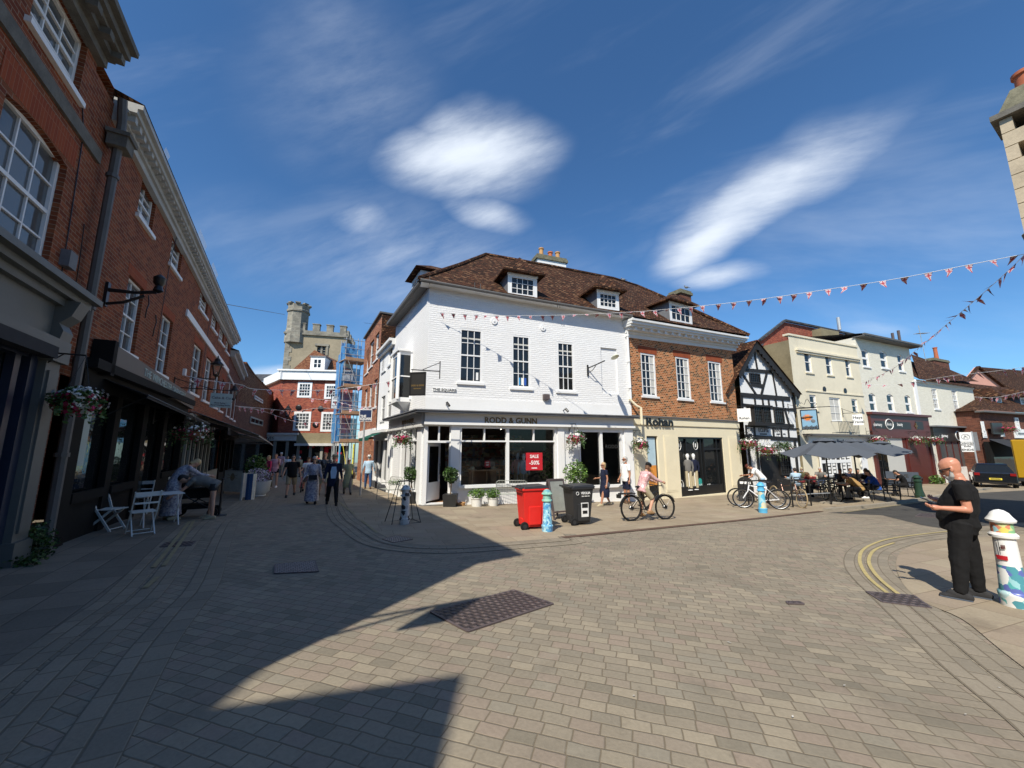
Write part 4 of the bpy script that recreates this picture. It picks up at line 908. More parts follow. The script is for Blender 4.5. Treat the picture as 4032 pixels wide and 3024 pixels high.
# --- side of the corner building down the street: plane SF (left = far)
far=CA+SD*25; SF=Fr(far,CA); SL=25.0   # s=25 at the corner, smaller = farther
s_=lambda x,y,k='k4',n=0:SF.at(px(k,x,y),n)
sN=SL; sM=SF.s(px('k3',1318,500)); sW=SF.s(px('k3',1212,700)); sB=SF.s(px('q2',1200,700))
win_s=SF.rect('k5',95,480,300,1300)
mb=MB(); wall(mb,SF,[(sM,-.9),(sN,-.9),(sN,7.85),(sM,7.85)],[(sN-3.2,sN-.75,.0,2.35)],.2); mb.build('wall','brick_white',WB)
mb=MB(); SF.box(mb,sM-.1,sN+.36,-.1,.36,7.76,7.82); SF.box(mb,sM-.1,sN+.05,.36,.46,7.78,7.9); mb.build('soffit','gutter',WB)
mb=MB(); SF.box(mb,sM,sN+.35,-.02,.42,2.86,2.93); SF.box(mb,sM,sN+.38,.2,.46,2.93,2.97); mb.build('fascia_cornice','lead',WB)
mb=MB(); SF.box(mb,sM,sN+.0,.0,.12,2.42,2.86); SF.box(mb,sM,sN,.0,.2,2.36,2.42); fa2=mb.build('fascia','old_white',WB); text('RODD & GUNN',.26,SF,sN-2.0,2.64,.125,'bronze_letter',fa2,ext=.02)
mb=MB()
for a in (sN-.72,sN-3.6,sN-5.4): SF.box(mb,a,a+.55 if a>sN-1 else a+.3,.0,.07,-.9,2.36)
for a in (sN-3.2,sN-2.4,sN-1.6,sN-.83): SF.box(mb,a,a+.07,-.12,.03,.0,2.35)
SF.box(mb,sN-3.3,sN-.7,-.12,.14,-.07,.03); SF.box(mb,sN-3.2,sN-.76,-.12,.02,1.85,1.91); mb.build('shop_window','white_paint',WB)
g=MB(); g.mat('glass_clear'); g.quad(SF.p(sN-3.2,-.1,0),SF.p(sN-.76,-.1,0),SF.p(sN-.76,-.1,2.35),SF.p(sN-3.2,-.1,2.35)); g.build('pane',None,WB,fixn=False)
# oriel window
oc=[SF.at(px('k3',1340,500)),SF.at(px('k3',1430,500))]
s1o=sN-2.15; s0o=sN-3.45; zo0=3.48; zo1=5.62
mb=MB(); pl=[(s0o,0),(s0o+.02,.55),(s1o-.02,.55),(s1o,0)]
for zz0,zz1,ex in((zo0,zo0+.18,.0),(zo1-.15,zo1,.0),(zo1,zo1+.10,.08)):
    q=[SF.p(a+(ex if a>s0o+.3 else -ex),n+ex,zz0) for a,n in pl]+[SF.p(a+(ex if a>s0o+.3 else -ex),n+ex,zz1) for a,n in pl]; mb.hexa(q)
q=[SF.p((s0o+s1o)/2-.2,.02,zo0-.35),SF.p((s0o+s1o)/2-.1,.1,zo0-.35),SF.p((s0o+s1o)/2+.1,.1,zo0-.35),SF.p((s0o+s1o)/2+.2,.02,zo0-.35)]+[SF.p(a,n,zo0) for a,n in pl]; mb.hexa(q)
for (a,n) in pl: mb.bar(SF.p(a,n,zo0+.1),SF.p(a,n,zo1-.1),.12)
for i in range(3):
    (a,n),(b,m_)=pl[i],pl[i+1]; mb.bar(SF.p(a,n,(zo0+zo1)/2),SF.p(b,m_,(zo0+zo1)/2),.05)
orl=mb.build('oriel_window','white_paint',WB); g=MB(); g.mat('glass_dark')
for i in range(3):
    (a,n),(b,m_)=pl[i],pl[i+1]; g.quad(SF.p(a,n-.02,zo0+.1),SF.p(b,m_-.02,zo0+.1),SF.p(b,m_-.02,zo1-.1),SF.p(a,n-.02,zo1-.1))
g.build('pane',None,orl,fixn=False)
# side dormer
dn=SF.rect('k4',222,400,372,540,-.35); dz0,dz1=8.0,9.05
da,db,dn_,dz0,dz1=sN-2.3,sN-.95,.12,7.95,8.82
mb=MB(); wall(mb,SF,[(da,dz0-.1),(db,dz0-.1),(db,dz1),(da,dz1)],[(da+.12,db-.12,dz0+.08,dz1-.1)],.05,n=dn_); mb.quad(SF.p(db,dn_,dz0-.1),SF.p(db,-2.4,dz0-.1),SF.p(db,-2.4,dz1),SF.p(db,dn_,dz1)); mb.quad(SF.p(da,dn_,dz0-.1),SF.p(da,-2.4,dz0-.1),SF.p(da,-2.4,dz1),SF.p(da,dn_,dz1)); dd_=mb.build('dormer','white_paint',WB)
w=window(SF,(da+.12,db-.12,dz0+.08,dz1-.1),dd_,4,2,depth=-dn_+.04,fw=.06,bar=.05,meet=False,sill=False)
for ch_ in kids(w): ch_.parent=dd_
mb=MB(); o=.26; a,b,c_,e=SF.p(da-o,dn_+o,dz1+.04),SF.p(db+o,dn_+o,dz1+.04),SF.p(db+o,-2.6,dz1+.04),SF.p(da-o,-2.6,dz1+.04); m=(da+db)/2; mb.add([a,b,c_,e,SF.p(m,-.5,dz1+.62),SF.p(m,-2.6,dz1+.62)],[(0,1,4),(1,2,5,4),(3,0,4,5),(0,1,2,3)]); mb.build('dormer_roof','tile_roof',dd_)
# --- lower white rendered house beyond
SW=bldg('rendered_house',SF,sW,'narrow white rendered house between the corner shop and the brick block down the street')
z_e=SF.z(px('k3',1260,440))
hw=[SF.rect('k3',1236,505,1255,620),SF.rect('k3',1280,465,1298,575),SF.rect('k3',1227,810,1245,965),SF.rect('k3',1270,770,1290,945)]
mb=MB(); wall(mb,SF,[(sW,-1),(sM,-1),(sM,7.0),(sW,7.0)],hw,.12); mb.build('wall','render_white',SW); shell(SF,sW,sM,7.0,7,'render_white',SW,right=False)
for h in hw: window(SF,h,SW,1,2,depth=.1,fw=.06)
mb=MB(); SF.box(mb,sW,sM,-.02,.3,6.98,7.12); SF.box(mb,sW,sM,-.02,.16,6.8,6.98); mb.build('cornice','cornice_white',SW)
mb=MB(); mb.quad(SF.p(sW,.3,7.12),SF.p(sM,.3,7.12),SF.p(sM,-4,8.6),SF.p(sW,-4,8.6)); mb.quad(SF.p(sW,-4,8.6),SF.p(sM,-4,8.6),SF.p(sM,-7,7),SF.p(sW,-7,7)); mb.build('roof','tile_roof',SW)
mb=MB(); SF.box(mb,sW-.2,sM,-.02,.35,2.35,2.5); SF.box(mb,sW-.2,sM,.0,.12,1.95,2.35); 
for t in(0,.33,.66,.95): SF.box(mb,sW+(sM-sW)*t,sW+(sM-sW)*t+.3,0,.1,-.9,2.0)
mb.build('shopfront','white_paint',SW); part(SF,SW,'shop_window_pane','glass_dark',[(sW,sM,-.0,.02,0,1.95)])
part(SF,SW,'plinth','slate',[(sW,sM,.0,.13,-.9,-.25)])
mb=MB(); mb.quad(SF.p(sW+.1,.1,2.42),SF.p(sM-.6,.1,2.42),SF.p(sM-.6,.95,2.05),SF.p(sW+.1,.95,2.05)); SF.box(mb,sW+.1,sM-.6,.93,.96,1.92,2.07); mb.build('awning','awning_green',SW)
# --- tall brick block with tile-hung gable
SB=bldg('brick_block',SF,sB,'tall brick block with tile-hung end wall behind the white rendered house')
zc=SF.z(px('q2',1375,265)); bw=[]
for x0,y0,x1,y1 in((1225,640,1245,870),(1262,565,1292,800),(1322,480,1350,720),(1207,1070,1225,1250),(1252,1020,1275,1240),(1308,965,1332,1245)):
    r=SF.rect('q2',x0,y0,x1,y1); bw.append((r[0],r[1],min(r[2],r[3]),max(r[2],r[3])))
sE=SF.s(px('q2',1377,600))
mb=MB(); wall(mb,SF,[(sB,-1.2),(sE,-1.2),(sE,zc),(sB,zc)],bw,.18); mb.build('wall','brick_side',SB)
for h in bw: window(SF,h,SB,1,2,depth=.15,fw=.1,sill=True)
mb=MB(); mb.quad(SF.p(sE,0,6.9),SF.p(sE,-7,6.9),SF.p(sE,-7,zc),SF.p(sE,0,zc)); mb.build('tile_hung_wall','tile_roof',SB)
shell(SF,sB,sE,zc,7,'brick_side',SB,right=False)
mb=MB(); SF.box(mb,sB,sE+.05,-7,.15,zc,zc+.1); mb.build('parapet','gutter',SB)
mb=MB(); SF.box(mb,sB,sE,-.02,.1,2.2,2.7); mb.build('shopfront','render_white',SB); 

# ===== Rohan shop
RB=bldg('brick_shop',RF,4.5,'orange brick house with cream shopfront and deep white bracketed cornice')
rr=lambda x0,y0,x1,y1,k='r1':RF.rect(k,x0,y0,x1,y1)
RL=RF.s(px('r2',1400,300)); 
rw=[rr(335,932,520,1418),rr(715,975,895,1450),rr(1068,1022,1245,1480)]
mb=MB(); wall(mb,RF,[(0.12,2.95),(RL,2.95),(RL,7.0),(0.12,6.9)],rw,.10); mb.build('wall','brick_orange',RB)
shell(RF,0.12,RL,(7.3,7.6),9,'brick_orange',RB,left=False)
for h in rw:
    w=window(RF,h,RB,3,5,depth=.06,fw=.085,bar=.028,glass='glass_dark',meet=False)
    q=MB(); RF.box(q,h[0]+.5*(h[1]-h[0])+.1,h[1]-.09,-.055,-.05,h[2]+.15,h[3]-.1); q.build('curtain','curtain',w)
for h in rw: mb=MB(); RF.box(mb,h[0]-.15,h[1]+.15,.002,.005,h[3],h[3]+.33); mb.build('brick_arch','brick_arch',RB)
RE=RL+.35
mb=MB(); L=[(.06,6.62,6.80),(.14,6.80,6.92),(.46,7.05,7.14),(.55,7.14,7.26),(.62,7.26,7.36)]
for n1,a,b in L: RF.sbox(mb,.0-n1*.2,RE+n1*.6,-.02,n1,a-.0,b,a+.38,b+.38)
RF.sbox(mb,0,RE,-.02,.3,6.92,7.05,7.30,7.43)
for i in range(17): s=.3+i*(RE-.6)/16; z=6.80+.38*s/RE; RF.box(mb,s-.07,s+.07,.14,.42,z+.10,z+.24)
mb.build('cornice','cornice_white',RB)
E1r=RF.p(-.05,.66,7.42); E2r=RF.p(RE+.45,.62,7.86); R2=W3('r1',300,208,-4.3,RF)
mb=MB(); R1c=R1b
grid(mb,E1r,E2r,R2.lerp(E2r,.02),R1c,10,6,.10,.03); bk=RF.p(RE+.3,-8.5,7.6); mb.quad(E2r,R2,bk); mb.quad(R1c,R2,bk,RF.p(0,-9,7.4)); rr_=mb.build('roof','tile_roof',RB,smooth=True)
mb=MB(); mb.tube([R1c,R2,R2.lerp(E2r,.5)+Vector((0,0,.05)),E2r],.10,8); mb.build('ridge_tiles','tile_roof',rr_,smooth=True)
dormer(RF,'r1',645,375,905,645,.42,RB,cols=4,rows=2,rise=.7)
chimney(RF,'r1',760,235,905,420,-3.4,.9,RB,'brick_dark','lichen_stone',[],None,zbot=7.8)
# cream shopfront
zf0=RF.z(px('r2',700,350)); cr=rr(745,470,1285,1115,'r2'); nar=rr(402,460,560,1090,'r2')
mb=MB(); wall(mb,RF,[(0.12,-1.1),(RL+.0,-1.1),(RL+.0,3.0),(0.12,3.0)],[(cr[0],cr[1],-.72,cr[3]),(nar[0],nar[1],-.7,nar[3])],.18); RF.box(mb,.12,RL,.0,.05,zf0,2.95); 
for x0,x1 in((600,725),(1310,1420)):
    a=RF.s(px('r2',x0,700)); b=RF.s(px('r2',x1,700)); RF.box(mb,a,b,.0,.012,-.45,2.15); RF.box(mb,a+.06,b-.06,.012,.02,-.38,2.08)
mb.build('shopfront','render_cream',RB)
part(RF,RB,'fascia_cornice','gutter',[(.12,RL+.1,-.02,.10,2.95,3.03)])
s,z=RF.at(px('r2',543,298),.05); text('Rohan',.56,RF,s,z-.05,.062,'black_paint',RB,ext=.03,bold=.012,sx=1.3)
mb=MB(); s0,s1,z0,z1=cr; 
for b in((s0,s1,-.25,-.08,-.72,-.28),(s0,s0+.08,-.25,-.05,-.7,z1),(s1-.12,s1,-.25,-.05,-.7,z1),(s0,s1,-.25,-.05,z1-.08,z1)): RF.box(mb,*b)
for x in(865,1020,1055,1195): a=RF.s(px('r2',x,700)); RF.box(mb,a-.03,a+.03,-.2,-.1,-.3,z1)
a=RF.s(px('r2',1055,700)); RF.box(mb,a,s1,-.2,-.1,RF.z(px('r2',1100,603))-.04,RF.z(px('r2',1100,603))+.04)
mb.build('shop_window','black_paint',RB); part(RF,RB,'shop_window_pane','glass_dark',[(s0,s1,-.2,-.17,-.6,z1)])
mb=MB(); a0_,b0_,c0_,d0_=nar; RF.box(mb,a0_,b0_,-.2,-.1,-.7,d0_); nb_=mb.build('narrow_window','black_paint',RB)
pr_=RF.rect('r2',415,480,525,780); mb=MB(); RF.box(mb,pr_[0],pr_[1],-.1,-.09,pr_[2],pr_[3]); mb.build('poster','poster_blue',nb_)
mb=MB(); RF.box(mb,pr_[0],pr_[1],-.1,-.088,pr_[2]-.9,pr_[2]); mb.build('poster','poster_orange',nb_)
for x,y,r0 in((780,560,.24),(965,560,.22),(812,1000,.22)):
    s,z=RF.at(px('r2',x,y)); mb=MB(); mb.tube([RF.p(s+r0*.75*math.cos(i*PI/10),-.15,z+r0*1.05*math.sin(i*PI/10)) for i in range(20)],.014,5,closed=True); RF.box(mb,s-.05,s+.05,-.155,-.15,z-.1,z+.08); mb.build('window_decal','sign_white',RB)
s,z=RF.at(px('r2',1018,990)); mb=MB(); mb.ell(RF.p(s,-.15,z),.22,.005,.3,20,10,Matrix.Rotation(math.atan2(RF.x.y,RF.x.x),4,'Z')); dc=mb.build('window_decal','teal',RB); text('for £40',.11,RF,s,z-.02,-.142,'sign_white',dc,ext=.002)
s,z=RF.at(px('r2',1130,1000)); text('Offers',.2,RF,s,z,-.16,'sign_white',RB,ext=.002)

# ===== Eclipse Inn: timber framed gable
TF=Fr(RP,P(3630,1906)); tp=lambda k,x,y,n=0:TF.at(px(k,x,y),n)
EB=bldg('timber_framed_inn',TF,2.5,'black and white timber framed inn with one tall gable and leaded windows')
ap=tp('r1',1548,850); rt=tp('r1',1985,1360); lt=tp('r1',1395,1100); s_r=rt[0]
gl=[(-.05,lt[1]-.1),lt,ap,(rt[0],rt[1]),(rt[0],-1.2),(-.05,-1.2)]
mb=MB(); wall(mb,TF,[(.02,-1.2),(rt[0],-1.2),(rt[0],rt[1]),(ap[0],ap[1]),(.02,lt[1]+.1)],[],.1); mb.build('wall','render_white',EB)
T=MB(); tl=lambda *a:ln(TF,T,*a)
for a in(('r1',1400,1118,1760,1148,.20),('r1',1420,1395,1960,1440,.26),('r1',1478,930,1500,1105,.12),('r1',1572,930,1605,1120,.12),('r1',1420,1135,1590,1390,.13),('r1',1710,1150,1650,1390,.15),('r1',1770,1160,1815,1410,.10),('r1',1540,1280,1660,1300,.22),
 ('r1',1575,1430,1585,1500,.12),('r1',1660,1435,1670,1510,.12),('r1',1725,1440,1735,1520,.12),('r1',1800,1440,1815,1520,.12),('r1',1880,1450,1890,1530,.12),('r1',1430,1500,2000,1560,.14),('r1',1432,1400,1445,1600,.18),('r1',1990,1420,2020,1600,.2),
 ('r2',1475,350,2030,385,.10),('r2',1480,345,1490,480,.12),('r2',1570,350,1580,470,.12),('r2',1775,360,1785,475,.12),('r2',1860,365,1872,480,.12),('r2',1940,375,1950,480,.12),('r2',1900,160,1960,370,.16),('r2',1470,465,2040,500,.22),('r2',1500,480,1540,900,.16),('r2',1590,480,1640,1050,.18),('r2',2010,500,2060,1000,.2),('r2',1560,320,2000,352,.2)): tl(*a)
T.build('timber_frame','black_timber',EB)
mb=MB(); 
def barge(p,q,w,nn):
    d=Vector((q[0]-p[0],q[1]-p[1])).normalized(); m=Vector((d.y,-d.x)) if d.x>0 else Vector((-d.y,d.x))
    if m.y>0: m=-m
    N=14; lo=[]; 
    for i in range(N+1):
        for t in (0,.5):
            if i==N and t: break
            a=Vector(p).lerp(Vector(q),(i+t)/N); lo.append(tuple(a+m*(w if t==0 else w*.72)))
    poly=[tuple(p)]+[tuple(q)]+lo[::-1]; mb.prism(poly,TF,nn,nn+.06)
barge((ap[0],ap[1]+.18),(rt[0]+.35,rt[1]-.2),.42,.22); barge((ap[0],ap[1]+.18),(lt[0]-.4,lt[1]-.45),.35,.22); mb.build('bargeboard','black_timber',EB)
mb=MB(); A1=TF.p(ap[0],.35,ap[1]+.22); A2_=TF.p(ap[0],-8,ap[1]+.22); Rr=TF.p(rt[0]+.4,.35,rt[1]-.2); Rr2=TF.p(rt[0]+.4,-8,rt[1]-.2); Ll=TF.p(lt[0]-1.4,.3,lt[1]-1.9+.3); Ll2=TF.p(lt[0]-1.4,-8,lt[1]-1.9)
mb.quad(A1,Rr,Rr2,A2_); mb.quad(A1,Ll,Ll2,A2_); rf2=mb.build('roof','tile_roof',EB)
shell(TF,.02,rt[0],(5.0,5.0),8,'render_brown',EB,lid=True,left=False)
def leaded(r,cols,rows,par,n=.0,fr='black_timber'):
    w=window(TF,r,par,cols,rows,depth=-n-.02,fw=.07,bar=.018,frame=fr,glass='glass_dark',sill=False,meet=False); return w
leaded(TF.rect('r1',1512,1155,1640,1275),5,4,EB)
o1=TF.rect('r2',1560,140,1760,325,.35); mb=MB(); TF.box(mb,o1[0]-.05,o1[1]+.05,0,.42,o1[2]-.14,o1[2]); TF.box(mb,o1[0]-.1,o1[1]+.1,0,.48,o1[3],o1[3]+.1); TF.box(mb,o1[0],o1[1],.02,.33,o1[2],o1[3]); orl2=mb.build('oriel_window','black_timber',EB)
m_=(o1[0]+o1[1])/2
for a,b in((o1[0],m_-.02),(m_+.06,o1[1])):
    w=window(TF,(a,b,o1[2],o1[3]),EB,4,4,depth=-.36,fw=.06,bar=.02,frame='black_timber',sill=False,meet=False)
leaded(TF.rect('r2',1775,150,1895,325),4,4,EB,.03,'black_timber')
dk=TF.rect('r2',1630,640,1990,1100); part(TF,EB,'entrance','black_timber',[(dk[0],dk[1]+.1,-.02,.05,-1.1,dk[3]-.1)])
leaded(TF.rect('r2',1820,640,1960,880),4,5,EB,.08,'black_timber')
for bd,x in(('THE',1530),('ECLIPSE',1675),('INN',1820)):
    s,z=tp('r2',x,400); text(bd,.33,TF,s,z,.02,'sign_dark_text',EB,ext=.004,sx=.82)
mb=MB(); 
for x,w in((1530,.3),(1675,.6),(1835,.3),(1900,.2)):
    s,z=tp('r2',x,440); TF.box(mb,s-w/2,s+w/2,.0,.012,z-.035,z+.035)
mb.build('small_lettering','sign_dark_text',EB)
cs=MB(); s,z=tp('s2',770,200,.1); TF.box(cs,s-.5,s+.45,.06,.1,z-.15,z+.05)
for i in range(4): TF.box(cs,s-.5+i*.26,s-.36+i*.26,.06,.1,z+.05,z+.22)
cs.build('crenellated_board','sign_white',EB)

# ===== Hays house, pharmacy, next shop
hx0=4.95; hx1=TF.s(px('r3',1000,500)); hzT=8.55
HB=bldg('rendered_house',TF,9,'cream rendered three storey house with parapet and small balcony beside the inn')
hr=lambda x0,y0,x1,y1:TF.rect('r3',x0,y0,x1,y1)
wd=lambda h:(h[0]-.10,h[1]+.16)+tuple(h[2:])
hw=[hr(555,378,612,555),hr(728,412,780,575),hr(888,432,935,590),hr(600,735,650,860),hr(762,755,860,955),hr(943,768,990,885)]
hw=[wd(h) for h in hw]
shopg=hr(660,1215,920,1405)
mb=MB(); wall(mb,TF,[(hx0,-1.4),(hx1,-1.4),(hx1,hzT),(hx0,hzT)],hw,.22); mb.build('wall','render_pale',HB)
shell(TF,hx0,hx1,hzT-.3,9,'render_brown',HB,right=False)
for i,h in enumerate(hw): window(TF,h,HB,2 if i==4 else 1,2 if i!=4 else 3,depth=.09,fw=.09,curt=.16 if i!=4 else .48,sill=i!=4,sillmat='render_pale',glass='glass_dark')
mb=MB(); TF.box(mb,hx0-.05,hx1+.05,-.3,.06,hzT-.0,hzT+.12); a=hr(470,300,990,400); TF.box(mb,a[0],a[1],0,.16,7.62,7.74); TF.box(mb,a[0]+.05,a[1]-.05,0,.1,7.50,7.62); z=TF.z(px('r3',780,720)); TF.box(mb,a[0]+.6,hx1,0,.05,z-.04,z+.04); mb.build('cornice','render_pale',HB)
for x,y in((715,690),(885,703)):
    s,z=tp('r3',x,y); mb=MB(); mb.add([TF.p(s+.19*math.cos(2*PI*i/16),.03,z+.19*math.sin(2*PI*i/16)) for i in range(16)],[tuple(range(16))]); mb.build('wall_tie_plate','black_paint',HB)
mb=MB(); bl=hr(770,955,940,1055); 
for i in range(15): s=bl[0]+(bl[1]-bl[0])*i/14; mb.tube([TF.p(s,.42,bl[2]),TF.p(s,.42,bl[3])],.012,5)
for n in(.42,): mb.tube([TF.p(bl[0],0,bl[3]),TF.p(bl[0],n,bl[3]),TF.p(bl[1],n,bl[3]),TF.p(bl[1],0,bl[3])],.018,6); mb.tube([TF.p(bl[0],0,bl[2]+.05),TF.p(bl[0],n,bl[2]+.05),TF.p(bl[1],n,bl[2]+.05),TF.p(bl[1],0,bl[2]+.05)],.015,6)
mb.build('balcony_railing','black_paint',HB)
cz_=bl[2]-.05; part(TF,HB,'shop_cornice','gutter',[(hx0+.3,hx1,0,.5,cz_-.12,cz_)]); part(TF,HB,'fascia','white_paint',[(hx0+.6,hx1-.1,0,.12,cz_-.62,cz_-.12)])
s,z=TF.at(px('r3',848,1118),.12); text('Travel',.30,TF,s,z,.125,'sign_navy',HB,ext=.01,bold=.02)
mb=MB(); wdo=(shopg[0],shopg[1]+.2,-.15,1.55); s0,s1,z0,z1=wdo
w=window(TF,wdo,HB,6,2,depth=-.10,fw=.09,bar=.09,glass='glass_dark',sill=True)
q=MB()
for i in (1,2,4,5):
    for j in range(7): x=s0+(s1-s0)*(i+.5)/6; TF.box(q,x-.14,x+.14,.112,.118,z0+.15+j*.22,z0+.30+j*.22)
q.build('window_cards','sign_white',w)
d2=TF.rect('r3',1010,1230,1075,1440); w=part(TF,HB,'door','white_paint',[(d2[0]-.1,d2[1]+.1,0,.08,-1.0,1.4)])
rb=MB(); ra=TF.p(hx0-2.6,-1.0,7.4); 
rb.quad(TF.p(hx0-1.6,-1.5,7.2),TF.p(hx0,-1.5,8.4),TF.p(hx0,-9,8.4),TF.p(hx0-1.6,-9,7.2)); 
rb.build('lean_to_roof','slate',HB)
rb=MB(); rb.quad(TF.p(hx0-1.5,-1.6,-1),TF.p(hx0,-1.6,-1),TF.p(hx0,-1.6,8.3),TF.p(hx0-1.5,-1.6,7.1)); rb.quad(TF.p(hx0-1.5,-1.6,-1),TF.p(hx0-1.5,-9,-1),TF.p(hx0-1.5,-9,7.1),TF.p(hx0-1.5,-1.6,7.1)); rb.build('side_wall','render_brown',HB)
# brick gable rising behind the parapet
g0=tp('r3',200,300,-5); g1=tp('r3',385,140,-5); g2=tp('r3',985,262,-5)
mb=MB(); mb.prism([(g0[0]-.2,6.5),(g2[0],6.5),(g2[0],g2[1]),(g1[0],g1[1]),(g0[0]-.2,g0[1])],TF,-5.4,-5); mb.build('brick_gable','brick_jones',HB)
mb=MB(); mb.bar(TF.p(g0[0]-.3,-4.9,g0[1]+.05),TF.p(g1[0],-4.9,g1[1]+.1),.22,.16); mb.bar(TF.p(g1[0],-4.9,g1[1]+.1),TF.p(g2[0],-4.9,g2[1]+.1),.22,.16); mb.build('gable_coping','slate',HB)
g3=tp('r3',690,190,-3.5); g4=tp('r3',845,290,-3.5); mb=MB(); TF.box(mb,g3[0],g4[0],-4.2,-3.5,7.6,g3[1]+.0); mb.build('rendered_stack','render_brown',HB)
mb=MB(); s,z=tp('r3',842,205,-4); mb.tube([TF.p(s,-4,z),TF.p(s+.0,-4,z+1.15)],.13,8); mb.build('flue','galv',HB)
# pharmacy house
bx1=TF.s(px('r4',640,300)); PB=bldg('pharmacy_house',TF,17,'pale painted brick three storey house above the maroon pharmacy shopfront')
br=lambda x0,y0,x1,y1:TF.rect('r4',x0,y0,x1,y1)
bw=[br(205,165,268,322),br(362,178,430,335),br(515,208,572,362),br(268,548,335,710),br(425,555,490,712),br(580,565,640,718)]
bw=[wd(h)+(.14,) for h in bw]
mb=MB(); wall(mb,TF,[(hx1,-1.4),(bx1,-1.4),(bx1,9.3),(hx1,9.3)],bw,.2); mb.build('wall','brick_cream',PB); shell(TF,hx1,bx1,9.3,9,'brick_cream',PB)
for h in bw: window(TF,h[:4],PB,1,2,depth=.09,fw=.11,bar=.07,curt=.14)
mb=MB(); TF.box(mb,hx1-.1,bx1+.5,-.1,.6,9.28,9.34); TF.box(mb,hx1-.1,bx1+.5,.5,.64,9.34,9.46); mb.build('eaves','gutter',PB)
mb=MB(); mb.quad(TF.p(hx1-.1,.62,9.44),TF.p(bx1+.5,.62,9.44),TF.p(bx1+.5,-4.5,10.4),TF.p(hx1-.1,-4.5,10.4)); mb.build('roof','slate',PB)
mb=MB()
for x,y,h in((1333,290,.9),(1280,285,.6)): s,z=tp('r3',x,y,-2); mb.tube([TF.p(s,-2,z-.1),TF.p(s,-2,z+h)],.10,8)
mb.build('flue','iron_brown',PB)
fz1=br(262,738,765,880); fx=(TF.s(px('r4',262,800)),TF.s(px('r4',765,800))); ft=TF.z(px('r4',500,745)); fb=TF.z(px('r4',500,880)); 
part(TF,PB,'shopfront','maroon',[(fx[0],fx[1],0,.16,fb-.5,ft),(fx[0]-.1,fx[1]+.1,0,.34,ft-.02,ft+.14),(fx[0],fx[0]+.3,0,.14,-1.3,fb),(fx[1]-.35,fx[1],0,.14,-1.3,fb),(TF.s(px('r4',600,1100)),TF.s(px('r4',680,1100)),0,.12,-1.3,fb)])
sgn=br(290,790,610,865); mb=MB(); TF.box(mb,sgn[0],sgn[1],.16,.18,sgn[2],sgn[3]); b2=br(645,795,720,865); TF.box(mb,b2[0],b2[1],.16,.18,b2[2],b2[3]); sg=mb.build('sign_panel','sign_black',PB)
s,z=TF.at(px('r4',345,822),.18); text('pharmacy',.33,TF,s,z,.185,'sign_white',sg,ext=.003,sx=.85); s,z=TF.at(px('r4',538,822),.18); text('beauty',.33,TF,s,z,.185,'sign_white',sg,ext=.003,sx=.85)
s,z=TF.at(px('r4',445,820),.18); mb=MB(); mb.tube([TF.p(s+.5*math.cos(i*PI/12),.19,z+.36*math.sin(i*PI/12)) for i in range(24)],.03,5,closed=True); mb.build('emblem','sign_white',sg); text('Boots',.28,TF,s,z,.185,'sign_white',sg,ext=.003,shear=.3,sx=.9)
s,z=TF.at(px('r4',680,835),.18); mb=MB(); TF.box(mb,s-.05,s+.05,.18,.2,z-.22,z+.22); TF.box(mb,s-.2,s+.2,.18,.2,z-.05,z+.05); mb.build('emblem','bronze_letter',sg)
part(TF,PB,'shop_window_pane','glass_dark',[(fx[0]+.3,TF.s(px('r4',420,1100)),.0,.05,-1.1,fb-.4)])
e0=TF.s(px('r4',425,1100)); e1=TF.s(px('r4',570,1100)); part(TF,PB,'tiled_entrance','tile_wall',[(e0,e1,.0,.05,-1.3,fb-.4)]); part(TF,PB,'door','maroon',[(e1,fx[1]-.35,.0,.07,-1.3,fb-.5)])
# next shop, lower
nx1=TF.s(px('r4',1180,560)); nxb=TF.s(px('r4',1245,1100)); NB=bldg('painted_shop_house',TF,24,'two storey painted brick house with two sash windows and a dark pharmacy fascia')
nz=TF.z(px('r4',900,480)); nw=[wd(br(815,510,880,690)),wd(br(990,520,1055,705))]
mb=MB(); wall(mb,TF,[(bx1,-1.4),(nx1,-1.4),(nx1,nz),(bx1,nz)],nw,.2); mb.build('wall','brick_cream',NB); shell(TF,bx1,nx1,nz-.02,9,'brick_cream',NB,left=False)
for h in nw: window(TF,h,NB,3,4,depth=.08,fw=.09,bar=.04,curt=.15)
part(TF,NB,'cornice','render_white',[(bx1,nx1+.05,-.05,.08,nz-.0,nz+.18),(bx1-.35,bx1+.1,0,.06,-1.3,nz)])
rd=tp('r4',640,210,-4); r2_=tp('r4',1010,400,-4); 
mb=MB(); E_a=TF.p(bx1,.3,nz+.15); E_b=TF.p(nx1+.2,.3,nz+.1); mb.quad(E_a,E_b,TF.p(r2_[0],-4,r2_[1]+.2),TF.p(bx1-.1,-4.5,rd[1]+.4)); mb.quad(TF.p(rd[0]-.1,-4,rd[1]),TF.p(rd[0]+2.2,-4,rd[1]-.2),TF.p(rd[0]+2.2,-.5,nz+1),E_a); mb.quad(E_b,TF.p(r2_[0],-4,r2_[1]+.2),TF.p(nx1,-9,nz)); mb.build('roof','tile_roof',NB)
ch=chimney(TF,'s4',440,25,670,175,-5,.9,NB,'brick_dark','lichen_stone',[(.6,1.5,'terracotta')],None,zbot=nz+.5,potr=.2)
mb=MB(); s,z=tp('s5',1040,1400,-3); mb.tube([TF.p(s,-3,z-.5),TF.p(s-.3,-3,z+3.4)],.025,5); s2_,z2_=tp('s5',990,1110,-3)
mb.tube([TF.p(s2_-1.1,-3,z2_),TF.p(s2_+1.3,-3,z2_+.35)],.02,5)
for i in range(9): mb.tube([TF.p(s2_-1+i*.27,-3.25,z2_+i*.035),TF.p(s2_-1+i*.27,-2.75,z2_+i*.035)],.015,4)
mb.build('aerial','galv',NB)
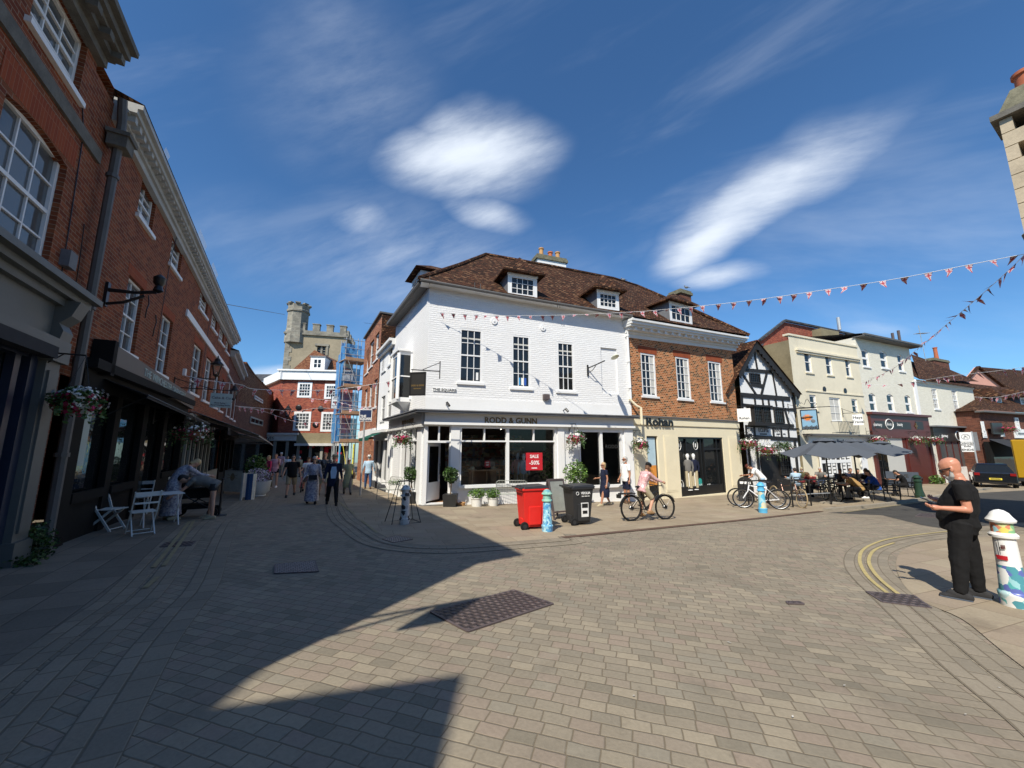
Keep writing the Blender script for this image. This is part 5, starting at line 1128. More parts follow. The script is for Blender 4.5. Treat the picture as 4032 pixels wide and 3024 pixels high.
zc2=TF.z(px('r4',1000,840)); part(TF,NB,'shop_cornice','lead',[(TF.s(px('r4',785,840)),nxb,0,.5,zc2-.1,zc2)]); s0=TF.s(px('r4',800,900)); part(TF,NB,'fascia','sign_black',[(s0,nxb-.3,0,.2,TF.z(px('r4',1000,970)),zc2-.1)])
s,z=TF.at(px('r4',928,920),.2); text('pharmacy',.34,TF,s,z,.205,'sign_white',NB,ext=.004,sx=.8); s,z=TF.at(px('r4',1045,920),.2); mb=MB(); mb.tube([TF.p(s+.45*math.cos(i*PI/12),.21,z+.36*math.sin(i*PI/12)) for i in range(24)],.03,5,closed=True); mb.build('emblem','sign_white',NB)
part(TF,NB,'shop_window_pane','glass_grey',[(s0+.9,nxb-1,.02,.06,.0,TF.z(px('r4',1000,970)))]); part(TF,NB,'shopfront','maroon',[(s0+.6,s0+.9,0,.12,-1.3,2.2),(nxb-1.1,nxb-.5,0,.12,-1.3,2.2)]+[(s0+.9+i*1.1,s0+1.0+i*1.1,.05,.1,-.2,2.2) for i in range(5)]); part(TF,NB,'stall_riser','white_paint',[(s0+.9,nxb-1,.0,.1,-1.4,0)])
# ===== far right: pink gable, tiled brick houses, small restaurant
FF=Fr(TF.p(30.5,1.5,0),TF.p(52,2.5,0)); fr=lambda x0,y0,x1,y1:FF.rect('s4',x0,y0,x1,y1); fp=lambda x,y,n=0:FF.at(px('s4',x,y),n)
QB=bldg('tiled_brick_house',FF,4,'low red brick houses with long brown tiled roof and small dormers at far right')
f0=fp(1040,760)[0]; ez=fp(1300,735)[1]; 
mb=MB(); FF.box(mb,f0,f0+20,-7,0,-1.6,ez); mb.build('wall','brick_dark',QB); mb=MB(); FF.box(mb,f0-.3,f0+21,-.1,.42,ez-.16,ez-.02); mb.build('eaves','gutter',QB)
mb=MB(); e0_=fp(1000,735); e3=fp(1632,745); t0=fp(980,395,-4.5); t3=fp(1632,500,-4.5)
mb.quad(FF.p(f0-.3,.4,ez),FF.p(f0+21,.4,ez),FF.p(f0+21,-4.5,t0[1]+.2),FF.p(t0[0]-.5,-4.5,t0[1]+.2)); mb.quad(FF.p(f0-.3,.4,ez),FF.p(t0[0]-.5,-4.5,t0[1]+.2),FF.p(f0-.3,-9,ez)); mb.build('roof','tile_roof',QB)
for x0,y0,x1,y1 in((1262,540,1350,630),(1575,545,1660,650)):
    d=dormer(FF,'s4',x0,y0,x1,y1,-1.0,QB,rise=.9,depth=3,cols=4,rows=2,over=.5)
for x0,y0,x1,y1 in((1495,810,1570,950),): window(FF,fr(x0,y0,x1,y1)+(0,),QB,3,3,depth=-.02,fw=.12,bar=.05)
for x0,y0,x1,y1 in((1055,860,1110,1000),(1075,980,1130,1060)): window(FF,fr(x0,y0,x1,y1),QB,2,2,depth=-.05,fw=.12,bar=.05)
part(FF,QB,'fascia','sign_white',[(*fr(1480,960,1632,1080)[:2],.02,.1,*fr(1480,960,1632,1080)[2:])])
a=fr(1480,960,1660,1080); mb=MB()
for zz in(a[3]-.35,a[2]+.35): FF.box(mb,a[0]+.5,a[1]-.3,.1,.12,zz-.07,zz+.07)
mb.build('sign_writing','galv',QB)
a=fr(1110,880,1260,950); part(FF,QB,'sign_board','sign_black',[(a[0],a[1],.3,.4,a[2]-.5,a[3])]); a=fr(1245,1010,1305,1060); part(FF,QB,'small_sign','sign_white',[(a[0],a[1],.3,.34,a[2],a[3])])
PKB=bldg('pink_gabled_house',FF,6,'salmon pink rendered gable end with steep brown tiled roof at far right')
PF=Fr(FF.p(0,-8,0),FF.p(20,-8,0)); pp_=lambda x,y,n=0:PF.at(px('s4',x,y),n); a1=pp_(905,290); a2=pp_(1025,150); a3=pp_(1450,415)
mb=MB(); mb.prism([(a1[0],a1[1]),(a1[0],4),(a3[0],4),(a3[0],a3[1]),(a2[0],a2[1])],PF,-.3,0); mb.build('wall','render_pink',PKB)
mb=MB(); c1=pp_(1025,146,.15); c2=pp_(1720,205,-4); c3=pp_(1720,600,.3); c4=pp_(1560,560,.15); c0_=pp_(900,292,.15)
mb.quad(PF.p(c1[0],.15,c1[1]),PF.p(c2[0],-4,c2[1]),PF.p(c3[0],.3,c3[1]),PF.p(c4[0],.15,c4[1])); b1=PF.p(c0_[0],.2,c0_[1]); b2=PF.p(c1[0],.2,c1[1]); kv=Vector((b2.x,b2.y,0)).normalized()*9; mb.quad(b1,b2,b2+kv,b1+kv); mb.bar(b1,b2,.3,.16); mb.bar(b2,PF.p(c4[0],.2,c4[1]),.3,.16); mb.build('roof','tile_roof',PKB)
BR=bldg('restaurant',FF,2,'dark glazed restaurant front with grey sloping canopy at far right'); a=fr(1090,1090,1480,1500)
part(FF,BR,'shopfront','dark_shop',[(a[0],a[1]+9,.0,.25,-1.6,a[3]-.2)]); part(FF,BR,'shop_window_pane','glass_dark',[(a[0]+.4,a[1]+8.6,.25,.28,-.9,a[3]-1.4)])
mb=MB(); mb.quad(FF.p(a[0],.3,a[3]),FF.p(a[1],.3,a[3]),FF.p(a[1],1.8,a[3]-1.0),FF.p(a[0],1.8,a[3]-.9)); mb.build('canopy','awning_dark',BR)
# ===== stone and flint house on the right with its chimney
SC=Vector((12.24,8.5,0)); SX=Fr(SC,SC+Vector((4.6,-8,0)))
ST=empty('flint_house',(SC.x,SC.y,zg(SC.x,SC.y)),0,'flint and stone house at the right edge with chimney and terracotta pot','building')
zt=9.73
mb=MB(); SX.box(mb,.45,1.6,-.9,0,-.8,zt); SX.box(mb,1.6,9,-7,0,-.8,7.4); SX.box(mb,0.45,1.7,-7,-.9,-.8,7.4); mb.build('wall','flint',ST)
mb=MB()
for i in range(18):
    w=.40 if i%2 else .20; z=zt-.02-i*.38; SX.box(mb,.0,w,-.95,.03,z-.36,z)
mb.build('quoins','ashlar',ST)
mb=MB(); SX.box(mb,-.12,1.75,-1.05,.14,zt,zt+.14); mb.build('string_course','stone_band',ST)
mb=MB(); SX.hexa if 0 else mb.hexa([SX.p(0,.05,zt+.14),SX.p(1.7,.05,zt+.14),SX.p(1.7,-.95,zt+.14),SX.p(0,-.95,zt+.14),SX.p(.25,-.1,zt+.72),SX.p(1.5,-.1,zt+.72),SX.p(1.5,-.8,zt+.72),SX.p(.25,-.8,zt+.72)]); chs=mb.build('chimney','lichen_stone',ST)
for s in(.50,1.10):
    mb=MB(); mb.lathe([(.21,-.15),(.19,.33),(.19,.36),(.235,.38),(.235,.46),(.2,.48),(.17,.45)],SX.p(s,-.40,zt+.72),16); mb.build('chimney_pot','terracotta',chs,smooth=True)
mb=MB(); mb.lathe([(.05,3.9),(.5,4.5),(.62,4.9),(.75,5.0),(.55,5.1),(.6,6.3),(.78,6.42),(.8,6.55),(.5,6.9),(.35,7.2),(.1,7.3)],SX.p(.75,.1,0),8); mb.build('oriel_turret','lichen_stone',ST)
mb=MB(); mb.add([SX.p(.3,.2,7.3),SX.p(9,.2,7.3),SX.p(9,-7.2,7.3),SX.p(.3,-7.2,7.3),SX.p(1.5,-3.5,9.6),SX.p(9,-3.5,9.6)],[(0,1,5,4),(2,3,4,5),(3,0,4),(1,2,5)]); mb.build('roof','tile_roof',ST)
# ===== end of the street
JF=Fr(atY(1112,1860,40),atY(1330,1860,40.6)); jr=lambda x0,y0,x1,y1,n=0:JF.rect('q2',x0,y0,x1,y1,n); jp=lambda x,y,n=0,k='q2':JF.at(px(k,x,y),n)
JB=bldg('brick_corner_shop',JF,3,'red brick three storey shop with white parapet and tiled gable at the street end')
jz=jp(600,960)[1]; jw=[jr(482,980,625,1150),jr(775,1000,900,1165),jr(442,1300,610,1510),jr(738,1305,890,1520)]
jx0=jp(305,1000)[0]; jx1=jx0+7.2
mb=MB(); wall(mb,JF,[(jx0,-1.5),(jx1,-1.5),(jx1,jz),(jx0,jz)],jw,.05); mb.build('wall','brick_jones',JB)
LS=Fr(JF.p(jx0-4.0,-5.0,0),JF.p(jx0,0,0)); mb=MB(); LS.box(mb,0,LS.L,-.3,0,-1.5,jz); mb.build('side_wall','brick_jones',JB)
for i,h in enumerate(jw): window(JF,h,JB,4 if i<2 else 4,4 if i<2 else 5,depth=.0,fw=.22,bar=.05,meet=False,sill=False,glass='glass_dark' if i<2 else 'glass_grey')
pt=jp(600,855)[1]; mb=MB(); JF.box(mb,jx0-.3,jx1,-.4,.3,jz,pt-.12); JF.box(mb,jx0-.4,jx1,-.4,.45,pt-.12,pt+.04); LS.box(mb,-.2,LS.L+.3,-.3,.3,jz,pt-.12); mb.build('parapet','white_paint',JB)
apx=jp(640,620,-3); bl_=jp(385,830,-1); br_=jp(890,850,-1); br2=jp(840,830,-1)
mb=MB(); mb.add([JF.p(bl_[0],-1,pt-.1),JF.p(jx1,-1,pt-.1),JF.p(apx[0],-3.5,apx[1]),JF.p(apx[0]+1.5,-7,apx[1]-.5),JF.p(bl_[0]-2,-7,pt)],[(0,1,2),(0,2,3,4),(1,2,3)]); mb.build('roof','tile_orange',JB)
dr_=jr(620,705,765,855,-.6); mb=MB(); JF.box(mb,dr_[0],dr_[1],-3,-.6,dr_[2],dr_[3]); dm=mb.build('dormer','white_paint',JB); 
mb=MB(); 
for i in(0,1):
    for j in (0,1): a=dr_[0]+.4+i*(dr_[1]-dr_[0]-.7)/2; w=(dr_[1]-dr_[0]-.95)/2; z=dr_[2]+.35+j*(dr_[3]-dr_[2]-.55)/2; JF.box(mb,a,a+w,-.6,-.57,z,z+(dr_[3]-dr_[2]-.75)/2)
mb.build('pane','glass_dark',dm); mb=MB(); JF.box(mb,dr_[0]-.1,dr_[1]+.1,-3,-.5,dr_[3],dr_[3]+.12); mb.build('dormer_roof','lead',dm)
for x,y in((487,1258),(727,1270),(670,1445)):
    s,z=jp(x,y); mb=MB(); mb.ell(JF.p(s,.05,z),.3,.06,.3,14,8,Matrix.Rotation(math.atan2(JF.x.y,JF.x.x),4,'Z')); mb.build('wall_tie_plate','black_paint',JB)
a=jp(210,1545); zj=jp(500,1530)[1]; z2=jp(500,1650)[1]
part(JF,JB,'fascia','old_white',[(jx0-1.7,jx0+2.0,0,.35,z2+.3,zj-.25),(jx0-1.9,jx0+2.2,0,.5,zj-.25,zj-.05)]); s,z=jp(285,1592); text('JONES',.42,JF,jx0-.7,z,.37,'sign_dark_text',JB,ext=.01)
part(JF,JB,'fascia_board','render_brown',[(jx0+2.0,jx1,0,.2,zj-1.3,zj-.05)]); part(JF,JB,'shop_cornice','old_white',[(jx0+2,jx1,0,.6,zj-1.35,zj-1.1)])
part(JF,JB,'shop_window_pane','glass_dark',[(jx0,jx1,.0,.04,-1.2,2.2)]); part(JF,JB,'shopfront','grey_shop',[(jx0+t,jx0+t+.25,.03,.15,-1.5,2.5) for t in(-.2,1.0,2.1,3.3,4.4,5.6,6.9)]+[(jx0,jx1,.03,.14,-1.5,-.7),(jx0,jx1,.03,.14,2.1,2.5)]); 
mb=MB(); rg=random.Random(5)
for i in range(14): s=jx0+2.3+rg.random()*4; z=-.5+rg.random()*2; JF.box(mb,s,s+.15+rg.random()*.3,.045,.06,z,z+.2+rg.random()*.4)
mb.build('window_display','sale_red',JB)
# tiled gable house left of it, turned towards the street
GF=Fr(LF.p(21.2,-.2,0),JF.p(jx0-2.4,-4.6,0)); gq=lambda x,y,n=0:GF.at(px('q3',x,y),n)
GB=bldg('tiled_gable_house',GF,3,'dark brick house with steep orange tiled roof slope at the street end')
ol=[gq(*q) for q in((1112,92),(1150,150),(1210,235),(1300,330),(1370,395),(1435,450))]; zsp=gq(1250,640)[1]
mb=MB(); mb.prism([(0,zsp),(GF.L,zsp)]+[(min(GF.L,p[0]),p[1]) for p in ol[::-1]]+[(0,ol[0][1]-.3)],GF,-.3,0); mb.build('tile_hung_wall','tile_orange',GB)
mb=MB(); mb.prism([(0,-1.5),(GF.L,-1.5),(GF.L,zsp),(0,zsp)],GF,-.3,0); mb.build('wall','brick_dark',GB)
mb=MB(); 
for a,b in zip(ol,ol[1:]): mb.bar(GF.p(a[0],-.2,a[1]+.05),GF.p(b[0],-.2,b[1]+.05),.5,.12)
mb.build('roof','tile_orange',GB)
for x0,y0,x1,y1 in((1210,470,1300,570),(1160,720,1300,840)): window(GF,GF.rect('q3',x0,y0,x1,y1),GB,2 if y0<700 else 3,1,depth=-.04,fw=.12,bar=.08,meet=False,sill=False,frame='old_white' if y0<700 else 'grey_shop')
part(GF,GB,'shopfront','dark_shop',[(0,GF.L,.0,.2,1.8,2.3)]); part(GF,GB,'shop_window_pane','glass_dark',[(0.3,GF.L-.3,.0,.04,-1,1.8)])
# grey slate roof seen over it
SG=Fr(atY(1060,1500,56),atY(1150,1500,56)); a=SG.at(px('q2',0,880)); b=SG.at(px('q2',235,895)); c=SG.at(px('q2',0,975))
SGB=bldg('slate_roofed_house',SG,1,'distant house with a grey slate roof behind the tiled gable'); mb=MB(); SG.box(mb,a[0]-4,b[0]+1,-8,0,-2,c[1]); mb.build('wall','brick_side',SGB); mb=MB(); mb.quad(SG.p(a[0]-4.3,.3,c[1]),SG.p(b[0]+1.3,.3,c[1]),SG.p(b[0]+1.3,-4,a[1]+.55),SG.p(a[0]-4.3,-4,a[1]+.55)); mb.build('roof','slate',SGB)
# church tower
CF=Fr(atY(1122,1600,52),atY(1368,1600,54)); cp=lambda x,y,n=0:CF.at(px('q2',x,y),n); CB=bldg('church_tower',CF,4,'old stone church tower with battlements and corner stair turret above the street','tower')
c0=cp(335,600)[0]; c1=cp(1005,500)[0]; zs=cp(600,470)[1]; zpar=cp(760,430)[1]; zm=cp(680,355)[1]
op=CF.rect('q2',690,585,775,690)
mb=MB(); wall(mb,CF,[(c0,-2),(c1,-2),(c1,zs),(c0,zs)],[op],.4); mb.quad(CF.p(c1,0,-2),CF.p(c1,-8,-2),CF.p(c1,-8,zs),CF.p(c1,0,zs)); mb.quad(CF.p(c0,0,-2),CF.p(c0,-8,-2),CF.p(c0,-8,zs),CF.p(c0,0,zs)); mb.quad(CF.p(c0,-8,-2),CF.p(c1,-8,-2),CF.p(c1,-8,zs),CF.p(c0,-8,zs)); mb.build('wall','tower_render',CB)
part(CF,CB,'belfry_louvre','glass_dark',[(op[0],op[1],-.42,-.38,op[2],op[3])]); m=(op[0]+op[1])/2; part(CF,CB,'belfry_mullion','tower_stone',[(m-.12,m+.12,-.35,-.1,op[2],op[3])]+[(op[0],op[1],-.3,-.2,op[2]+.35*i,op[2]+.35*i+.08) for i in range(1,9)]); 
part(CF,CB,'recess_frame','tower_stone',[(op[0]-.3,op[1]+.4,0,.15,op[3],op[3]+.3),(op[1]+.1,op[1]+.35,0,.12,op[2],op[3])])
mb=MB()
for i in range(16): w=.9 if i%2 else .6; CF.box(mb,c0,c0+w,-.3,.06,zs-.7-i*.62,zs-.1-i*.62)
mb.build('quoins','tower_stone',CB)
mb=MB(); CF.box(mb,c0-.25,c1+.25,-8.2,.25,zs,zs+.25); CF.box(mb,c0,c1,-8,.05,zs+.25,zpar)
n_=5; W_0=(c1-c0)
for i in range(1,5): a=cp(640+ (i-1)*150,0)[0]; 
for x0,x1 in((470,558),(640,715),(792,862),(938,1005)): a,b=cp(x0,400)[0],cp(x1,400)[0]; CF.box(mb,a,b,-.6,.05,zpar,zm); CF.box(mb,a-.08,b+.08,-.7,.12,zm,zm+.12)
for j in range(4): CF.box(mb,c1-.6,c1,-3-j*2.0,-2-j*2.0,zpar,zm)
mb.build('battlement','tower_stone',CB)
ts=(cp(342,300)[0]+cp(578,300)[0])/2; tr_=(cp(578,300)[0]-cp(342,300)[0])/2; zt0=cp(460,215)[1]; zt1=cp(460,145)[1]
mb=MB(); q=CF.p(ts,-tr_*.6,0); mb.lathe([(tr_*1.12,zs-1.2),(tr_*1.1,zs+.3),(tr_,zs+.9),(tr_,zt0),(tr_*1.12,zt0+.05),(tr_*1.12,zt0+.3),(tr_*1.02,zt0+.4),(tr_*1.02,zt0+1.1),(0.0001,zt0+1.1)],q,8); 
for i in range(8):
    t=2*PI*(i+.5)/8; c_=q+Vector((math.cos(t)*tr_*.97,math.sin(t)*tr_*.97,0)); Mx=Matrix.Translation(c_)@Matrix.Rotation(t,4,'Z'); mb.box(-.18,.18,-.27,.27,zt0+1.1,zt1+.25,Mx); mb.box(-.24,.24,-.33,.33,zt1+.25,zt1+.37,Mx)
mb.build('stair_turret','tower_stone',CB)

BR2=Fr((-2,-14),(24,-14),flip=True); B1=bldg('brick_building',BR2,9,'unseen brick terrace added behind the photographer to cut the sky light')  # unseen block added behind the camera to hold back low sky light
mb=MB(); mb.box(-2,24,-22,-14,-.5,8.5); mb.build('wall','brick_street',B1); mb=MB(); mb.add([(-2,-14,8.5),(24,-14,8.5),(24,-22,8.5),(-2,-22,8.5),(-2,-18,11),(24,-18,11)],[(0,1,5,4),(2,3,4,5),(3,0,4),(1,2,5)]); mb.build('roof','tile_roof',B1)
# ------------------------------------------------------------ street things
rng=random.Random(11)
def view_rz(p): return -math.atan2(p[0],p[1])         # heading that looks straight away from the camera
def at_px(k,x,y): return P(*px(k,x,y))
def hgt(g,k,x,y): q=atY(*px(k,x,y),g[1]); return q[2]-g[2]
# --- wheelie bins
def bin_(k,x,y,rel,mat,lid,label,deco):
    g=at_px(k,x,y); r=empty('wheelie_bin',g,view_rz(g)+R(rel),label,'wheelie bin')
    L=lambda *a:MB()
    b=MB(); w0,w1,d0,d1=.22,.285,.24,.33
    b.hexa([Vector(p) for p in[(-w0,-d0,.07),(w0,-d0,.07),(w0,d0,.05),(-w0,d0,.05),(-w1,-d1+.03,.98),(w1,-d1+.03,.98),(w1,d1,.98),(-w1,d1,.98)]])
    b.box(-w1-.025,w1+.025,-d1,d1+.03,.93,.985); b.box(-w0+.06,w0-.06,d0-.02,d0+.035,.10,.52); b.box(-.12,.12,-d0-.03,-d0,.1,.25)
    for s in(-1,1): b.box(s*(w0+.02)-.03,s*(w0+.02)+.03,-.15,.17,.12,.55)
    bo=b.build('body',mat,r,world=False)
    bv=bo.modifiers.new('b','BEVEL'); bv.width=.012; bv.segments=2
    b=MB(); b.hexa([Vector(p) for p in[(-.32,-.30,.985),(.32,-.30,.985),(.32,.38,.985),(-.32,.38,.985),(-.30,-.28,1.03),(.30,-.28,1.03),(.28,.33,1.045),(-.28,.33,1.045)]]); b.box(-.1,.1,.34,.40,.97,1.0); b.tube([(-.28,-.40,1.0),(.28,-.40,1.0)],.02,8); b.box(-.27,-.22,-.41,-.28,.97,1.01); b.box(.22,.27,-.41,-.28,.97,1.01)
    lo=b.build('lid',lid,r,world=False); bv=lo.modifiers.new('b','BEVEL'); bv.width=.012; bv.segments=2
    for s in(-1,1):
        b=MB(); Mx=Matrix.Translation((s*.255,-.27,.10))@Matrix.Rotation(R(90),4,'Y'); b.lathe([(.03,-.03),(.09,-.03),(.10,-.02),(.10,.02),(.09,.03),(.03,.03)],(0,0,0),20,M4=Mx); w=b.build('wheel','rubber',r,world=False,smooth=True); b=MB(); b.lathe([(.001,-.034),(.05,-.034),(.05,.034),(.001,.034)],(0,0,0),14,M4=Mx); b.build('hub','black_plastic',w,world=False)
    deco(r); return r
def flatframe(r,a,b): # local frame for lettering on a prop: world frame
    Wm=WM[r.name]; A=Wm@Vector(a); B=Wm@Vector(b); return Fr(A,B),A
def deco_black(r):
    f,A=flatframe(r,(.30,-.25,0),(.30,.3,0)); z0=A.z
    s=WM[r.name]
    text('VEOLIA',.085,f,.33,z0+.83,-.005,'bin_label',r,ext=.004,bold=.002); text('0845 6060 460',.04,f,.33,z0+.75,-.01,'bin_label',r,ext=.004)
    mb=MB(); mb.tube([f.p(.08+.04*math.cos(i*PI/8),.0,z0+.83+.04*math.sin(i*PI/8)) for i in range(16)],.007,4,closed=True); mb.build('emblem','bin_label',r)
    mb=MB(); f.box(mb,.2,.42,-.05,-.028,z0+.22,z0+.58); st=mb.build('sticker','bin_label',r); mb=MB(); f.box(mb,.22,.40,-.03,-.024,z0+.45,z0+.56); f.box(mb,.24,.38,-.03,-.024,z0+.30,z0+.38); mb.build('sticker_print','black_paint',st)
bin_('k5',1188,1062,292,'red_plastic','black_plastic','tall bright red wheelie bin with black lid beside the blue mosaic bollard',lambda r:None)
bin_('k5',1562,1030,300,'black_plastic','black_plastic','black wheelie bin with white VEOLIA lettering and a pale sticker',deco_black)
# --- cast bollards
def bollard(k,x,y,xt,yt,label,mats,lean=0,rad=1.0):
    g=at_px(k,x,y); h=hgt(g,k,xt,yt); r=empty('bollard',g,0,label,'bollard'); s=h/1.0; q=.105*rad
    segs=[([(q*1.25,-.03),(q*1.28,.10*s),(q*1.33,.12*s),(q*1.33,.145*s),(q*1.2,.16*s)],'base'),([(q*1.15,.16*s),(q*1.0,.42*s)],'lower_shaft'),([(q*1.0,.42*s),(q*.93,.70*s)],'shaft'),
      ([(q*.93,.70*s),(q*1.18,.71*s),(q*1.22,.735*s),(q*1.0,.76*s)],'collar'),([(q*.95,.76*s),(q*.92,.86*s)],'neck'),([(q*.92,.86*s),(q*1.2,.87*s),(q*1.26,.89*s),(q*1.1,.91*s),(q*.95,.93*s),(q*.75,.965*s),(q*.4,.99*s),(.001,1.0*s)],'cap')]
    for (pr,n),m in zip(segs,mats):
        b=MB(); b.lathe(pr,(0,0,0),24); b.build(n,m,r,world=False,smooth=True)
    return r
bollard('k5',187,1032,187,722,'peeling white and black bollard in the shade left of the shop door',['patch_peel']*6)
bollard('k5',1318,1090,1312,755,'blue mosaic bollard with green top right beside the red bin',['patch_mosaic','patch_mosaic','patch_mosaic','patch_green','patch_green','patch_green'])
bollard('r2',1672,1297,1640,962,'bright blue bollard with beach scene in front of the white bicycle',['bollard_blue','patch_beach','patch_beach','bollard_blue','bollard_blue','bollard_blue'])
nb=bollard('r5',1048,1432,912,632,'large colourful painted bollard with sailing boat behind the man in black',['patch_sea','patch_sea','sign_white','sign_white','patch_top','sign_white'])
bollard('s3',1985,1355,1890,880,'dark green bollard by the chairs at the end of the terrace',['door_green']*6,rad=1.3)
g=nb.location; f=Fr((g.x-.2,g.y),(g.x+.2,g.y)); 
f=Fr((g.x-.1,g.y+.08),(g.x+.1,g.y-.08)) if 0 else Fr((g.x-.16,g.y-.0),(g.x+.16,g.y-.0))
th=math.atan2(-g.y,-g.x)
def onb(a,z,rr): return Vector((g.x+rr*math.cos(th+a),g.y+rr*math.sin(th+a),g.z+z))
mb=MB(); N=10; rr=.117
for i in range(N):
    a0,a1=-.9+i*.09,-.9+(i+1)*.09; t0=max(0,.05-.010*i if i>6 else .0); mb.quad(onb(a0,.56+(.03 if i==0 else 0),rr),onb(a1,.56,rr),onb(a1,.61,rr),onb(a0,.61,rr))
mb.build('painted_boat','sale_red',nb); mb=MB(); mb.quad(onb(-.5,.62,rr),onb(-.44,.62,rr),onb(-.44,.8,rr),onb(-.5,.8,rr)); mb.build('painted_mast','sign_dark_text',nb)
mb=MB()
for i in range(4): mb.quad(onb(-.35+i*.08,.69,rr),onb(-.28+i*.08,.69,rr),onb(-.28+i*.08,.74,rr),onb(-.35+i*.08,.74,rr))
mb.build('painted_emblem','maroon',nb)
# --- wire stand round the peeling bollard, A-board
g=at_px('k5',172,1018); r=empty('wire_stand',g,view_rz(g)+R(20),'black wire pyramid stand leaning round the peeling bollard','display stand')
mb=MB(); b=[(-.38,-.28,0),(.38,-.28,0),(.38,.28,0),(-.38,.28,0)]; t=[(-.15,-.05,1.05),(.15,-.05,1.05),(.15,.05,1.05),(-.15,.05,1.05)]
for i in range(4): mb.tube([b[i],b[(i+1)%4]],.011,5); mb.tube([b[i],t[i]],.011,5); mb.tube([t[i],t[(i+1)%4]],.011,5)
mb.build('frame','black_paint',r,world=False)
g=at_px('k5',1385,985); r=empty('a_board',g,view_rz(g)+R(215),'dark timber A-board standing open between the red and black bins','A-board')
for s,n in((1,'front_panel'),(-1,'rear_panel')):
    mb=MB(); mb.bar((-.28,s*.34,0),(-.26,s*.02,1.12),.045); mb.bar((.28,s*.34,0),(.26,s*.02,1.12),.045); mb.bar((-.27,s*.03,1.10),(.27,s*.03,1.10),.05); mb.bar((-.27,s*.27,.22),(.27,s*.27,.22),.04); p=mb.build(n,'wood_sign' if 0 else 'iron_brown',r,world=False)
    mb=MB(); mb.quad((-.25,s*.265,.25),(.25,s*.265,.25),(.24,s*.04,1.07),(-.24,s*.04,1.07)); mb.build('chalk_panel','bench_metal' if s>0 else 'sign_black',p,world=False)
# --- plants
def pot(k,x,y,kind,label,h=None,name='potted_plant',cat='plant'):
    g=at_px(k,x,y); r=empty(name,g,0,label,cat); rg=random.Random(int(x)+7)
    return g,r,rg
for k,x,y,xt,yt,lb in(('k5',548,893,548,582,'round clipped bay tree in a square black pot by the open shop door'),('k5',232,868,205,572,'round clipped bay tree on the shaded side by the wire stand')):
    g,r,rg=pot(k,x,y,0,lb,name='topiary_tree',cat='topiary'); h=hgt(g,k,xt,yt)
    mb=MB(); mb.hexa([Vector(p) for p in[(-.21,-.21,0),(.21,-.21,0),(.21,.21,0),(-.21,.21,0),(-.24,-.24,.42),(.24,-.24,.42),(.24,.24,.42),(-.24,.24,.42)]]); mb.build('pot','pot_black',r,world=False)
    mb=MB(); mb.tube([(0,0,.4),(.02,0,.8),(0,0,h-.3)],.022,7); mb.build('trunk','bark',r,world=False)
    mb=MB(); leafball(mb,(0,0,h-.28),.28,.28,.28,1500,.075,['leaf','leaf_dark','leaf'],rg,shell=.6); mb.build('crown',None,r,world=False,fixn=False)
for k,x,y,xt,yt,lb,w in(('k5',757,893,757,750,'white glazed pot with bushy herb, nearer the door of the two',.34),('k5',886,887,890,752,'white glazed pot with bushy herb, nearer the bench of the two',.30)):
    g,r,rg=pot(k,x,y,0,lb); h=hgt(g,k,xt,yt); ph=h*.48
    mb=MB(); mb.lathe([(.17,0),(.20,ph*.9),(.22,ph*.92),(.22,ph),(.18,ph)],(0,0,0),18); mb.build('pot','pot_white',r,world=False,smooth=True)
    mb=MB(); leafball(mb,(0,0,ph+h*.22),w,w,h*.30,900,.06,['leaf_light','leaf'],rg,shell=.3); mb.build('foliage',None,r,world=False,fixn=False)
g,r,rg=pot('k5',1545,880,0,'tall feathery bright green shrub standing against the white pilaster'); h=hgt(g,'k5',1545,520)
mb=MB(); mb.lathe([(.16,0),(.22,.45),(.2,.45)],(0,0,0),16); mb.build('pot','pot_black',r,world=False,smooth=True)
mb=MB(); leafball(mb,(0,0,h-.5),.45,.4,.55,1500,.09,['leaf_light','leaf_light','leaf'],rg,shell=.1)
mb.build('foliage',None,r,world=False,fixn=False)
g=at_px('k5',632,886); mb=MB(); mb.lathe([(.15,0),(.17,.11),(.15,.11),(.13,.03),(.001,.03)],g,18); tag(mb.build('dish','pot_ochre',None,smooth=True),'small low terracotta dish on the paving by the white wall','dish')
def bench(k,x,y,rel,w,label):
    g=at_px(k,x,y); r=empty('garden_bench',g,view_rz(g)+R(rel),label,'bench')
    mb=MB(); 
    for i in range(9): yy=.05+i*.05; mb.tube([(-w/2,yy,.43),(w/2,yy,.43)],.007,4)
    for i in range(int(w/.05)): xx=-w/2+i*.05; mb.tube([(xx,.05,.43),(xx,.45,.43)],.006,4)
    mb.build('seat','bench_metal',r,world=False)
    mb=MB()
    for z in(.50,.60,.70,.78): mb.tube([(-w/2,.0-(z-.45)*.2,z),(w/2,.0-(z-.45)*.2,z)],.007,4)
    for i in range(int(w/.06)+1): xx=-w/2+i*w/int(w/.06); mb.tube([(xx,0,.45),(xx,-.08,.86)],.006,4); 
    mb.tube([(-w/2,0,.4),(-w/2,-.09,.82),(-w/2+.08,-.1,.88),(w/2-.08,-.1,.88),(w/2,-.09,.82),(w/2,0,.4)],.013,6); mb.build('backrest','bench_metal',r,world=False)
    for s in(-1,1):
        mb=MB(); mb.tube([(s*w/2,-.03,0),(s*w/2,0,.42),(s*w/2,.0,.62),(s*w/2,.2,.66),(s*w/2,.46,.62),(s*w/2,.47,.42),(s*w/2,.50,0)],.013,6); mb.tube([(s*w/2,-.03,.15),(s*w/2,.5,.15)],.009,5); mb.build('leg','bench_metal',r,world=False)
bench('k5',1035,882,183,1.15,'grey lattice metal bench against the white wall behind the red bin')
bench('k5',100,840,120,.9,'curved thin metal bench with plants on the shaded side of the white shop')
